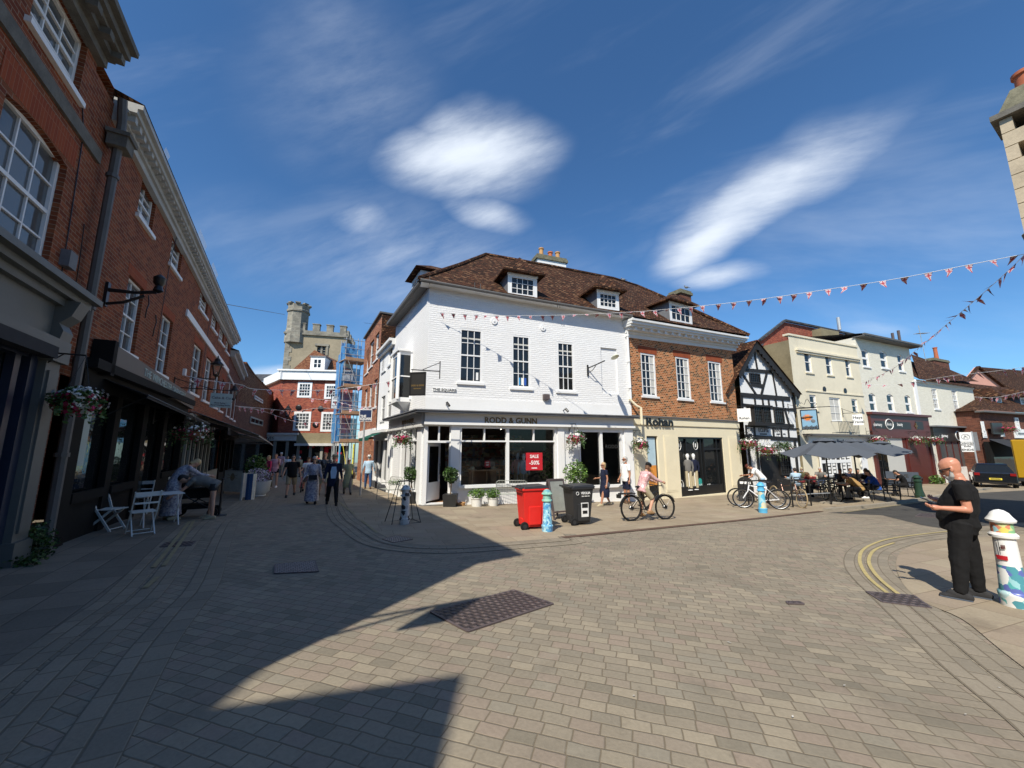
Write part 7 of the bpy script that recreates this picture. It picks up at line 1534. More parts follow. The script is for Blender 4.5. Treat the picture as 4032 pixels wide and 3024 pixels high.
# --- parasols, tables, chairs, barriers of the terrace
def parasol(kb,xb,yb,ka,xa,ya,kt,xt,yt,label,rz=0.4,tilt=0):
    g=at_px(kb,xb,yb); h=hgt(g,ka,xa,ya); e=atY(*px(kt,xt,yt),g.y); rad=abs(e.x-g.x)*1.02; r=empty('parasol',g,rz,label,'parasol','dark grey terrace parasols')
    mb=MB(); n=6; sag=.12; ze=(e.z-g.z)
    vs=[(0,0,h)]; K=4
    for j in range(1,K+1):
        for i in range(n*2):
            a=i*PI/n; t=j/K; rr=rad*t*(1 if i%2==0 else .84)*.96; z=h+.06+(ze-h-.06)*(t**1.05)-(.0 if i%2==0 else .17*t); vs.append((rr*math.cos(a),rr*math.sin(a),z))
    fs=[(0,1+i,1+(i+1)%(2*n)) for i in range(2*n)]+[(1+(j-1)*2*n+i,1+j*2*n+i,1+j*2*n+(i+1)%(2*n),1+(j-1)*2*n+(i+1)%(2*n)) for j in range(1,K) for i in range(2*n)]
    b=1+(K-1)*2*n
    for i in range(2*n):
        p,q=vs[b+i],vs[b+(i+1)%(2*n)]
    mb.add(vs,fs); o=mb.build('canopy','parasol',r,world=False); o.modifiers.new('s','SOLIDIFY').thickness=.01
    mb=MB(); mb.lathe([(.001,h+.10),(.05,h+.08),(.42,h-.05),(.40,h-.07)],(0,0,0),12); mb.build('vent_cap','parasol',r,world=False)
    for i in range(n): a=i*2*PI/n; mb=MB(); mb.tube([(0,0,h-.08),(rad*.98*math.cos(a),rad*.98*math.sin(a),ze-.02)],.012,4); mb.build('rib','black_paint',r,world=False)
    mb=MB(); mb.tube([(0,0,0),(0,0,h+.1)],.03,8); mb.build('pole','black_paint',r,world=False)
    mb=MB(); mb.box(-.3,.3,-.3,.3,0,.06); mb.build('base','kerb_stone',r,world=False)
parasol('s3',185,1470,'s3',15,165,'s3',850,450,'nearest and largest dark grey parasol, left of the three',.5)
parasol('s3',760,1380,'s3',640,180,'s3',1500,412,'middle dark grey parasol of the three',.2)
parasol('s3',1330,1300,'s3',1100,215,'s3',1700,388,'farthest dark grey parasol, right of the three',.7)
def arm_chair(g,rz,label,grp='dark terrace armchairs'):
    r=empty('terrace_chair',g,rz,label,'chair',grp)
    mb=MB(); mb.box(-.24,.24,-.22,.24,.42,.45); mb.build('seat','rattan',r,world=False)
    mb=MB(); 
    for z in(.52,.60,.68,.76,.84): mb.box(-.22,.22,-.26-(z-.5)*.15,-.24-(z-.5)*.15,z,z+.045)
    mb.build('backrest','rattan',r,world=False)
    for s in(-1,1):
        mb=MB(); mb.tube([(s*.26,.25,0),(s*.26,.24,.64),(s*.26,.18,.68),(s*.26,-.25,.66)],.014,5); mb.build('leg','black_paint',r,world=False)
        mb=MB(); mb.tube([(s*.25,-.34,0),(s*.25,-.24,.45),(s*.24,-.32,.90),(0,-.33,.92)],.014,5); mb.build('leg','black_paint',r,world=False)
    return r
ac=None
chairs=[('s3',800,1430,95,'chair under the man in the mustard shirt'),('s3',1150,1400,110,'chair under the person in the blue jacket'),('s3',1430,1400,180,'empty chair between the blue jacket and the woman in black'),('s3',1720,1330,100,'chair under the dark-haired woman in black'),('s3',1900,1330,90,'end chair by the green bollard'),('s2',1680,1150,170,'chair under the hunched man in a cap'),('s2',1330,1080,20,'chair under the person in the light blue shirt'),('s2',1860,1120,200,'empty slatted chair beside the barrier'),('s3',100,1330,160,'empty chair nearest the barrier end'),('s3',400,1250,190,'chair under the man in the dark checked shirt')]
for k,x,y,rel,lb in chairs:
    g=at_px(k,x,y)
    if ac is None: ac=arm_chair(g,view_rz(g)+R(rel),'dark woven terrace '+lb)
    else: copy_tree(ac,loc=g,rz=view_rz(g)+R(rel),label='dark woven terrace '+lb)
tb=None
for k,x,y,lb in(('s3',420,1400,'round cafe table in front of the man in mustard'),('s3',950,1340,'round cafe table between the mustard and blue jackets'),('s3',1500,1280,'round cafe table before the woman in black'),('s2',1500,1060,'round cafe table beside the light blue shirt')):
    g=at_px(k,x,y)
    if tb is None:
        tb=empty('cafe_table',g,0,lb,'table','round terrace tables'); mb=MB(); mb.lathe([(.001,.715),(.36,.715),(.37,.73),(.36,.745),(.001,.745)],(0,0,0),24); mb.build('tabletop','black_plastic',tb,world=False); mb=MB(); mb.lathe([(.24,0),(.24,.02),(.03,.05),(.03,.71)],(0,0,0),12); mb.build('pedestal','black_paint',tb,world=False)
    else: copy_tree(tb,loc=g,rz=0,label=lb)
def hoop(k,x0,y0,x1,y1,h,label,name='bike_stand',cat='bike stand',mid=None):
    a=at_px(k,x0,y0); b=at_px(k,x1,y1); r=empty(name,(a+b)/2,0,label,cat); d=(b-a); q=d.normalized()*.12; U=Vector((0,0,1))
    mb=MB(); mb.tube([a,a+U*(h-.12),a+U*(h-.03)+q*.3,a+U*h+q,b+U*h-q,b+U*(h-.03)-q*.3,b+U*(h-.12),b],.027,8); mb.build('hoop','black_paint',r,smooth=True)
    if mid: mb=MB(); mb.tube([a+U*mid,b+U*mid],.02,6); mb.build('rail','galv',r)
hoop('s2',1235,1300,1550,1275,1.0,'low black hoop barrier with a grey lower rail behind the bronze bicycle','barrier','barrier',.45)
hoop('s2',1550,1272,1895,1252,1.0,'black hoop barrier running on to the first parasol','barrier','barrier',.45)
hoop('s2',480,1280,820,1240,.95,'black hoop stand behind the white bicycle')
g=at_px('s2',440,1200); r=empty('pavement_sign',g,view_rz(g)+R(180),'rounded black pavement sign behind the handlebars','pavement sign')
mb=MB(); pr=[(-.3,0),(.3,0),(.3,.75)]+[(.3*math.cos(i*PI/10),.75+.3*math.sin(i*PI/10)) for i in range(1,10)]+[(-.3,.75)]; k_=len(pr); mb.add([Vector((a,-.02,b)) for a,b in pr]+[Vector((a,.02,b)) for a,b in pr],[tuple(range(k_)),tuple(range(k_,2*k_))]+[(i,(i+1)%k_,k_+(i+1)%k_,k_+i) for i in range(k_)]); mb.build('panel','sign_black',r,world=False); mb=MB(); mb.box(-.2,.2,.021,.024,.74,.84); mb.build('lettering','sign_white',r,world=False)
# notice board behind the woman in black
g=at_px('s3',1640,1180); r=empty('chalk_board',g,view_rz(g)+R(180),'slate coloured board with LOVE lettering behind the woman in black','board'); a=WM[r.name]; f=Fr(a@Vector((.75,.03,0)),a@Vector((-.75,.03,0))); mb=MB(); f.box(mb,0,1.5,-.03,0,g.z+.2,g.z+1.05); mb.build('panel','c_slategrey',r); text('LOVE',.26,f,.75,g.z+.8,.003,'sign_dark_text',r,ext=.004,bold=.01); text('INN',.26,f,.75,g.z+.5,.003,'sign_dark_text',r,ext=.004,bold=.01)
# --- bicycles
def bicycle(p0,p1,label,mat,tyre='rubber',rad=.345,kind='hybrid',name='bicycle',lean=0,extras=None):
    """p0: ground contact of rear wheel, p1: of front wheel"""
    p0,p1=Vector(p0),Vector(p1); d=p1-p0; L=d.length; wb=L; rz=math.atan2(-d.x,d.y); r=empty(name,p0,rz,label,'bicycle'); q=rad; sl=(p1.z-p0.z)
    r.rotation_euler=(0,R(lean),rz); 
    def wheel(y,z):
        w=MB(); w.tube([(0,y+q*math.cos(t*PI/16)*.96,z+q+q*math.sin(t*PI/16)*.96) for t in range(32)],.021 if kind!='ebike' else .028,7,closed=True); o=w.build('wheel',tyre,r,world=False,smooth=True)
        w=MB(); w.tube([(0,y+(q-.04)*math.cos(t*PI/16),z+q+(q-.04)*math.sin(t*PI/16)) for t in range(32)],.009,5,closed=True); w.build('rim','steel' if kind!='ebike' else 'bike_black',o,world=False)
        w=MB()
        for t in range(16): a=t*PI/8; w.tube([(.02*(-1)**t,y,z+q),(0,y+(q-.04)*math.cos(a),z+q+(q-.04)*math.sin(a))],.0022,3,cap=False)
        w.build('spokes','steel',o,world=False); w=MB(); w.tube([(-.05,y,z+q),(.05,y,z+q)],.025 if kind!='ebike' else .05,8); w.build('hub','bike_black',o,world=False)
        w=MB(); w.tube([(.03,y+.07*math.cos(t*PI/8),z+q+.07*math.sin(t*PI/8)) for t in range(16)],.006,4,closed=True); w.build('brake_disc','steel',o,world=False)
    wheel(0,0); wheel(L,sl)
    bb=(0,L*.42,.29); st=(0,L*.30,.80); sd=(0,L*.27,.95); hd=(0,L*.80,.82+sl*.7); hb=(0,L*.83,.70+sl*.7)
    t=MB(); tt=.018 if kind!='ebike' else .024
    top=(0,L*.31,.76) if kind!='step' else (0,L*.34,.55)
    t.tube([hb,bb],tt*(1.6 if kind=='ebike' else 1.1),8); t.tube([hd,(0,L*.31,.74 if kind!='ebike' else .6)],tt,8); t.tube([bb,st],tt,8)
    for s in(-1,1): t.tube([(s*.02,bb[1],bb[2]),(s*.06,0,q)],.011,6); t.tube([(s*.02,L*.31,.72),(s*.06,0,q)],.009,6)
    t.tube([(0,L*.79,.86+sl*.7),(0,L*.835,.64+sl*.7)],.024,8); t.build('frame',mat,r,world=False,smooth=True)
    t=MB()
    for s in(-1,1): t.tube([(s*.05,L*.845,.62+sl*.7),(s*.06,L,q+sl)],.015,6)
    t.tube([(-.05,L*.845,.62+sl*.7),(.05,L*.845,.62+sl*.7)],.02,6); t.build('fork',mat,r,world=False,smooth=True)
    t=MB(); t.tube([(0,L*.79,.85+sl),(0,L*.77,.98+sl)],.016,6); t.tube([(-.30,L*.72,1.02+sl),(-.12,L*.79,1.0+sl),(.12,L*.79,1.0+sl),(.30,L*.72,1.02+sl)],.014,6); t.build('handlebar','bike_black',r,world=False,smooth=True)
    t=MB(); t.tube([st,(0,L*.285,.90)],.014,6); t.ell((0,L*.25,.95),.07,.14,.035,10,6); t.build('saddle','bike_black',r,world=False,smooth=True)
    t=MB(); t.tube([(.03+0,bb[1]+.09*math.cos(a*PI/8),bb[2]+.09*math.sin(a*PI/8)) for a in range(16)],.008,4,closed=True); t.tube([(.04,bb[1],bb[2]),(.07,bb[1]+.12,bb[2]-.12)],.012,5); t.tube([(-.04,bb[1],bb[2]),(-.07,bb[1]-.12,bb[2]+.12)],.012,5); t.box(.05,.15,bb[1]+.09,bb[1]+.17,bb[2]-.14,bb[2]-.11); t.box(-.15,-.05,bb[1]-.17,bb[1]-.09,bb[2]+.10,bb[2]+.13); t.tube([(.03,bb[1],bb[2]+.085),(.03,0,q+.03)],.005,4); t.tube([(.03,bb[1],bb[2]-.085),(.03,0,q-.03)],.005,4); t.build('crankset','bike_black',r,world=False)
    if extras: extras(r,L,q,sl)
    return r
def ebike(r,L,q,sl):
    t=MB(); t.box(-.07,.07,-.38,.12,.76,.775); t.box(-.08,-.06,-.38,.12,.76,.79); t.box(.06,.08,-.38,.12,.76,.79); t.tube([(-.06,0,q),(-.06,-.15,.76)],.008,4); t.tube([(.06,0,q),(.06,-.15,.76)],.008,4); t.box(-.07,.07,-.45,-.38,.66,.76); t.build('rear_rack','bike_black',r,world=False)
    for y,z in((0,0),(L,sl)):
        t=MB(); vs=[]; rr=q+.03
        for i in range(13):
            a=R(20+i*11 if y>0 else 40+i*11)
            for x in(-.035,.035): vs.append((x,y+rr*math.cos(a),z+q+rr*math.sin(a)))
        t.add(vs,[(2*i,2*i+1,2*i+3,2*i+2) for i in range(12)]); t.build('mudguard','bike_black',r,world=False)
bk_a=at_px('r2',243,1388); bk_b=at_px('r2',612,1370)
EBIKE=bicycle(bk_a,bk_b,'black electric bicycle with rear rack, ridden by the woman in a helmet','bike_black',rad=.36,kind='ebike',extras=ebike)
def guard_w(r,L,q,sl):
    t=MB(); vs=[]; rr=q+.03
    for i in range(13):
        a=R(10+i*12)
        for x in(-.025,.025): vs.append((x,rr*math.cos(a),q+rr*math.sin(a)))
    t.add(vs,[(2*i,2*i+1,2*i+3,2*i+2) for i in range(12)]); t.build('mudguard','bike_white',r,world=False)
bicycle(at_px('s2',1015,1340),at_px('s2',390,1312),'white hybrid bicycle with white mudguard behind the blue bollard','bike_white',rad=.35,extras=guard_w,lean=3)
bicycle(at_px('s2',955,1300),at_px('s2',285,1275),'dark bicycle standing just behind the white one','bike_black',rad=.34)
bicycle(at_px('s2',910,1215),at_px('s2',1390,1312),'old bronze bicycle with tan tyres leaning on the barrier','bike_bronze',tyre='tan_wall',rad=.345,lean=-4)
bicycle(at_px('s3',60,1390),at_px('s3',330,1440),'dark bicycle parked inside the barrier beside the first parasol pole','bike_black',rad=.34)
bicycle(at_px('q1',985,720),at_px('q1',900,880),'small red folding bicycle ridden towards the camera in the shaded street','sale_red',rad=.22)
# --- cars at far right
def car(g,rz,label,mat,L=4.4,w=1.8,h=1.48,back=True):
    r=empty('parked_car',g,rz,label,'car'); sec=[]
    prof=[(-L/2,.35,.75),(-L/2+.05,.95,.82),(-L/2+.25,1.02,.86),(-L/2+.75,h-.08,.68),(-L/2+1.3,h,.66),(L/2-2.2,h-.02,.66),(L/2-1.3,1.02,.86),(L/2-.3,.86,.84),(L/2,.55,.76),(L/2,.3,.74)]
    vs=[]; 
    for y,z,f in prof: vs+= [(-w/2*f/.86*.97,y,z),(w/2*f/.86*.97,y,z)]
    n=len(prof); lo=[(-w/2,-L/2+.08,.28),(w/2,-L/2+.08,.28),(-w/2,L/2-.08,.28),(w/2,L/2-.08,.28)]; belt=[(-w/2,-L/2+.15,.85),(w/2,-L/2+.15,.85),(-w/2,L/2-.3,.80),(w/2,L/2-.3,.80)]
    mb=MB(); mb.hexa([Vector(p) for p in[(-w/2,-L/2,.26),(w/2,-L/2,.26),(w/2,L/2,.26),(-w/2,L/2,.26),(-w/2,-L/2+.06,.98),(w/2,-L/2+.06,.98),(w/2,L/2-.1,.78),(-w/2,L/2-.1,.78)]]); b=mb.build('body',mat,r,world=False); bv=b.modifiers.new('b','BEVEL'); bv.width=.09; bv.segments=3
    mb=MB(); mb.hexa([Vector(p) for p in[(-w/2+.06,-L/2+.12,.96),(w/2-.06,-L/2+.12,.96),(w/2-.06,L/2-1.2,.90),(-w/2+.06,L/2-1.2,.90),(-w/2+.26,-L/2+.75,h-.04),(w/2-.26,-L/2+.75,h-.04),(w/2-.26,L/2-2.1,h-.03),(-w/2+.26,L/2-2.1,h-.03)]]); c=mb.build('windows','glass_dark',r,world=False); bv=c.modifiers.new('b','BEVEL'); bv.width=.05; bv.segments=3
    mb=MB(); mb.hexa([Vector(p) for p in[(-w/2+.25,-L/2+.7,h-.05),(w/2-.25,-L/2+.7,h-.05),(w/2-.25,L/2-2.05,h-.04),(-w/2+.25,L/2-2.05,h-.04),(-w/2+.33,-L/2+.85,h+.02),(w/2-.33,-L/2+.85,h+.02),(w/2-.33,L/2-2.2,h+.02),(-w/2+.33,L/2-2.2,h+.02)]]); mb.build('roof',mat,r,world=False)
    for s in(-1,1):
        for y in(-L/2+.8,L/2-.85):
            mb=MB(); Mx=Matrix.Translation((s*(w/2-.09),y,.32))@Matrix.Rotation(R(90),4,'Y'); mb.lathe([(.2,-.11),(.30,-.11),(.325,-.08),(.325,.08),(.30,.11),(.2,.11)],(0,0,0),20,M4=Mx); wh=mb.build('wheel','rubber',r,world=False); mb=MB(); mb.lathe([(.001,-.115),(.2,-.11),(.2,.11),(.001,.115)],(0,0,0),14,M4=Mx); mb.build('rim','steel',wh,world=False)
        mb=MB(); mb.box(s*(w/2-.17)-.12,s*(w/2-.17)+.12,-L/2-.012,-L/2+.06,.76,.92); mb.build('tail_light','lamp_red',r,world=False)
        mb=MB(); mb.box(s*(w/2-.32)-.18,s*(w/2-.32)+.18,L/2-.08,L/2+.01,.60,.72); mb.build('headlight','glass_grey',r,world=False)
    mb=MB(); mb.box(-.26,.26,-L/2-.02,-L/2,.50,.61); mb.build('number_plate','plate_yellow',r,world=False); mb=MB(); mb.box(-.2,.2,-L/2-.024,-L/2-.02,.53,.58); mb.build('plate_characters','sign_dark_text',r,world=False)
    return r
g=P(3935,1922); car(g+Vector((1.6,1.6,0)),view_rz(g)+R(4),'black hatchback with yellow rear plate behind the man in black','car_black')
g=P(3775,1890); car(P(3868,1885),R(-75),'small red car just showing beyond the black hatchback','car_red',h=1.42)
g=P(4135,1915); r=empty('delivery_van',g,view_rz(g)+R(-6),'tall yellow delivery van at the right edge behind the black car','van')
mb=MB(); mb.box(-1.05,1.05,-1.8,2.6,.55,3.1); b=mb.build('box_body','van_yellow',r,world=False); bv=b.modifiers.new('b','BEVEL'); bv.width=.05; mb=MB(); mb.hexa([Vector(p) for p in[(-1,2.6,.5),(1,2.6,.5),(1,4.3,.5),(-1,4.3,.5),(-.95,2.6,2.3),(.95,2.6,2.3),(.9,3.4,2.2),(-.9,3.4,2.2)]]); mb.build('cab','sign_white',r,world=False); mb=MB(); mb.box(-1,1,-1.85,4.2,.35,.55); mb.build('chassis','black_plastic',r,world=False)
for s in(-1,1):
    for y in(-1.0,3.4): mb=MB(); Mx=Matrix.Translation((s*.9,y,.36))@Matrix.Rotation(R(90),4,'Y'); mb.lathe([(.2,-.12),(.36,-.1),(.36,.1),(.2,.12)],(0,0,0),18,M4=Mx); mb.build('wheel','rubber',r,world=False)
mb=MB(); mb.box(-.98,-.02,-1.83,-1.8,.6,3.0); mb.box(.02,.98,-1.83,-1.8,.6,3.0); mb.build('rear_doors','van_yellow',r,world=False)
# --- bunting
def bunting(pts,label,fs=.22,gap=.42,wild=.6,seed=1,wire=.007,fmat='union_flag'):
    """pts: 3D points of the string"""
    pts=[Vector(p) for p in pts]; r=empty('bunting',pts[0],0,label,'bunting','union flag bunting strings'); sp_=smooth3(pts,8)
    mb=MB(); mb.tube(sp_,wire,4); mb.build('string','sign_white',r)
    rg=random.Random(seed); acc=0; nx=gap*.5; cnt=0
    for i in range(len(sp_)-1):
        a,b=sp_[i],sp_[i+1]; L=(b-a).length
        while nx<acc+L and cnt<95:
            p=a.lerp(b,(nx-acc)/L); d=(b-a).normalized(); sw=Vector((-d.y,d.x,0)).normalized(); ang=rg.gauss(.25,wild); dn=(Vector((0,0,-1))*math.cos(ang)+sw*math.sin(ang)).normalized(); tip=p+dn*fs*1.15+d*rg.gauss(0,.05); tw=sw*rg.gauss(0,.03)
            w=fs*.42; mid=p+dn*fs*.5
            mb=MB(); A,B_=p-d*w,p+d*w; C,D_=mid+d*w*.57+tw,mid-d*w*.57-tw
            mb.quad(A,B_,C,D_,uv=[(0,1),(1,1),(.78,.5),(.22,.5)]); mb.quad(D_,C,tip,uv=[(.22,.5),(.78,.5),(.5,0)]); mb.build('flag',fmat,r,fixn=False); nx+=gap*rg.uniform(.85,1.15); cnt+=1
        acc+=L
    return r
def smooth3(pts,k):
    r=[]; n=len(pts)
    for i in range(n-1):
        p0,p1,p2,p3=[pts[max(0,min(n-1,j))] for j in(i-1,i,i+1,i+2)]
        for s in range(k): t=s/k; r.append(.5*((2*p1)+(p2-p0)*t+(2*p0-5*p1+4*p2-p3)*t*t+(3*p1-p0-3*p2+p3)*t**3))
    r.append(pts[-1]); return r
def ray_dist(k,x,y,hd):   # point along a pixel ray at horizontal distance hd
    d=Vector(ray(*px(k,x,y))); t=hd/math.hypot(d.x,d.y); return Vector((d.x*t,d.y*t,HC+d.z*t))
def chain(spec): return [ray_dist(k,x,y,h) for k,x,y,h in spec]
bunting(chain([('k4',445,665,14.3),('k4',870,688,14.0),('k4',1400,686,13.7),('k4',1960,662,13.5),('r1',640,462,13.4),('r1',1500,372,13.4),('s5',0,553,13.6),('s5',740,437,13.9),('s5',1600,270,14.3),('s5',2300,135,15.0)]),'long flag string from the white wall up to the flint chimney',fs=.20,gap=.40,seed=3)
bunting(chain([('s5',2300,60,14.6),('s5',2090,285,15),('s5',1720,620,17),('s5',1350,935,20),('s5',880,1330,25),('s5',640,1520,29),('r3',1025,640,34)]),'flag string dropping from the flint chimney to the pale three storey house',fs=.23,gap=.42,seed=4,wild=.9)
bunting(chain([('r3',1025,645,34.5),('r3',1250,655,34),('s4',240,335,33),('s4',700,262,30),('s4',1150,215,27),('s4',1640,150,24),('s4',2000,95,22)]),'flag string from the pale house along to the right over the pink gable',fs=.30,gap=.75,seed=5)
bunting(chain([('s4',975,540,38),('s4',1250,545,36),('s4',1632,470,33),('s4',1900,400,31)]),'dense flag string across the tiled roofs at the far right',fs=.30,gap=.34,seed=6)
bunting(chain([('q3',390,240,14.5),('q3',700,300,14.7),('q3',1050,345,15),('q2',0,1055,15.5),('q2',430,1068,17),('q2',800,1065,18),('q2',1100,1035,18.5),('q2',1450,975,18.5),('k3',1425,680,18.3)]),'nearest flag string across the shaded street to the oriel window',fs=.25,gap=.62,seed=7)
bunting(chain([('k3',215,870,21),('k3',420,888,22),('k3',620,905,23),('k3',800,885,24),('q2',1000,1275,24.5),('q2',1340,1270,24)]),'middle flag string across the street below the first',fs=.25,gap=.62,seed=8)
bunting(chain([('q2',600,1158,30),('q2',860,1185,28.5),('q2',1100,1240,27),('q2',1365,1262,24.5)]),'short flag string in front of the scaffold towards the signpost',fs=.28,gap=.7,seed=9)
bunting(chain([('q3',1050,610,26),('q3',1300,655,28),('q2',430,1405,30),('q2',700,1420,30),('q2',890,1420,29.5)]),'lowest flag string in front of the red brick corner shop',fs=.28,gap=.75,seed=10)
mb=MB(); mb.tube([ray_dist('k3',165,172,30),ray_dist('k3',560,242,52)],.02,4); tag(mb.build('overhead_cable','black_paint',None),'thin black cable crossing the sky to the church tower','cable')
mb=MB(); mb.tube([ray_dist('q2',1200,335,20),ray_dist('q2',1659,385,16)],.006,4); tag(mb.build('overhead_cable','black_paint',None),'thin wire across the corner of the white building','cable')
# pigeons
for f,k,x,y,n,lb in((RF,'r1',150,150,-4.4,'pigeon on the roof ridge above the brick shop'),(RF,'r1',838,232,-3.8,'pigeon on the lichened chimney')):
    s,z=f.at(px(k,x,y),n); mb=MB(); q=f.p(s,n,z+.05); mb.ell(q,.15,.07,.08,10,6); mb.ell(q+Vector((-.12,0,.1)),.045,.04,.05,8,5); mb.quad(q+Vector((.1,-.04,0)),q+Vector((.1,.04,0)),q+Vector((.27,.02,-.04)),q+Vector((.27,-.02,-.04))); tag(mb.build('pigeon','lead',None,smooth=True),lb,'pigeon')
# --- shop display inside the white shop
s,z=WF.at(px('k5',830,600),-1.0); dt=empty('display_counter',WF.p(s,-1.0,-.39),0,'brown glazed display counter with hats behind the large shop window','display counter')
zt=WF.z(px('k5',830,602),-.8); a=WF.s(px('k5',712,640),-.8); b=WF.s(px('k5',955,640),-.8)
mb=MB(); WF.box(mb,a,b,-1.4,-.8,zt-.05,zt); mb.build('top','timber_warm',dt); mb=MB(); WF.box(mb,a+.05,b-.05,-1.35,-.85,-.39,-.1); WF.box(mb,a+.05,b-.05,-1.38,-1.33,-.1,zt-.05); mb.build('cabinet','wood_sign',dt)
for s in(a+.05,(a+b)/2,b-.1): mb=MB(); WF.box(mb,s,s+.04,-.86,-.82,-.1,zt-.05); mb.build('post','timber_warm',dt)
for i,(t,c,h,lb) in enumerate(((.1,'straw',1,'straw hat on the left of the counter'),(.3,'brown',1,'brown hat on the counter'),(.78,'beige',1,'beige hat at the right of the counter'),(.12,'hotpink',0,'pink cap inside the counter'),(.42,'olive',0,'olive cap inside the counter'),(.6,'straw',0,'straw cap inside the counter'),(.8,'white',0,'white cap inside the counter'))):
    q=WF.p(a+(b-a)*t,-1.05,zt if h else .0-.1); mb=MB(); mb.lathe([(.001,.0),(.17,.0),(.17,.012),(.10,.02),(.09,.09),(.05,.12),(.001,.12)],q,14); tag(mb.build('hat','c_'+c,None,smooth=True),lb,'hat')
def poster(f,k,x0,y0,x1,y1,n,label,lines):
    r_=f.rect(k,x0,y0,x1,y1,n); q=empty('sale_poster',f.p((r_[0]+r_[1])/2,n,r_[2]),0,label,'poster'); mb=MB(); f.box(mb,r_[0],r_[1],n-.01,n,r_[2],r_[3]); b=mb.build('panel','sale_red',q)
    h=r_[3]-r_[2]
    for t,fy,sz in lines: text(t,sz*h,f,(r_[0]+r_[1])/2,r_[2]+fy*h,n+.002,'sign_white',b,ext=.002,bold=.004)
poster(WF,'k5',1148,468,1280,605,-.085,'large red SALE 50% poster in the shop window',[('SALE',.78,.26),('-50%',.42,.32),('FURTHER',.12,.08)])
poster(WF,'k5',822,530,865,585,-.95,'small red SALE card standing on the display counter',[('SALE',.72,.24),('50%',.35,.26)])
poster(SF,'k5',165,468,190,582,-.12,'tall red SALE poster in the side window of the white shop',[('SALE',.86,.1),('50%',.45,.13)])
q=WF.at(px('k5',1870,420),-.2); text('RODD & GUNN',.22,WF,q[0]+.1,q[1],-.095,'sign_dark_text',WB,ext=.002,name='window_lettering')
s,z=WF.at(px('k5',1310,660),-.6); r=empty('indoor_plant',WF.p(s,-.6,-.39),0,'tall leafy indoor plant in a white pot behind the glass','plant'); mb=MB(); mb.lathe([(.17,.0),(.2,.62),(.17,.62)],(0,0,0),14); mb.build('pot','pot_white',r,world=False); mb=MB(); leafball(mb,(0,0,1.45),.35,.3,.85,900,.14,['leaf','leaf_dark'],rng,shell=.1); mb.build('foliage',None,r,world=False,fixn=False)
# clothes on the back wall and mannequins
def mannequin(f,x,n,z0,top,bot,label,k='k5',y=500):
    s=f.s(px(k,x,y),n); r=empty('mannequin',f.p(s,n,z0),0,label,'mannequin')
    mb=MB(); mb.lathe([(.10,.86),(.16,.95),(.15,1.1),(.19,1.32),(.16,1.42),(.06,1.46)],(0,0,0),12,sy=.6); mb.tube([(-.19,0,1.36),(-.24,0,1.1),(-.22,.05,.86)],.045,7); mb.tube([(.19,0,1.36),(.24,0,1.1),(.22,.05,.86)],.045,7); mb.build('jacket',top,r,world=False,smooth=True)
    mb=MB(); mb.tube([(-.09,0,.9),(-.09,0,.1)],.075,8); mb.tube([(.09,0,.9),(.09,0,.1)],.075,8); mb.build('trousers',bot,r,world=False,smooth=True); mb=MB(); mb.lathe([(.05,1.44),(.05,1.5),(.08,1.56),(.085,1.66),(.05,1.73),(.001,1.74)],(0,0,0),10); mb.lathe([(.15,0),(.15,.02),(.02,.03),(.02,.9)],(0,0,0),10); mb.build('stand','sign_white',r,world=False,smooth=True)
mannequin(WF,1130,-1.3,-.39,'c_lightblue','c_beige','mannequin in pale blue jacket inside the white shop')
mannequin(WF,1080,-2.0,-.39,'c_pink','c_beige','mannequin in pink shirt farther inside the white shop')
mannequin(RF,855,.0-.10,-.45,'c_grey','c_beige','mannequin in grey gilet and cream trousers in the Rohan window','r2',800)
mannequin(RF,920,-.12,-.45,'c_navy','c_beige','mannequin in navy jacket in the Rohan window','r2',800)
mb=MB(); rg=random.Random(9)
mb=MB(); WF.box(mb,.4,4.4,-4.9,-4.7,.2,2.2); cw=empty('clothes_shelves',WF.p(2.4,-4.8,-.39),0,'dark wall of shelved clothes at the back of the white shop','shelving'); mb.build('shelf_unit','books',cw)
for i in range(5): mb=MB(); WF.box(mb,.4,4.4,-4.7,-4.35,.2+i*.45,.24+i*.45); mb.build('shelf','timber_warm',cw)
for i in range(26):
    s=.5+rg.random()*3.8; j=rg.randrange(4); mb=MB(); WF.box(mb,s,s+.3,-4.7,-4.38,.24+j*.45,.24+j*.45+rg.uniform(.1,.3)); mb.build('folded_clothes','c_'+rg.choice(['navy','brown','beige','olive','grey','maroon','white','lightblue']),cw)
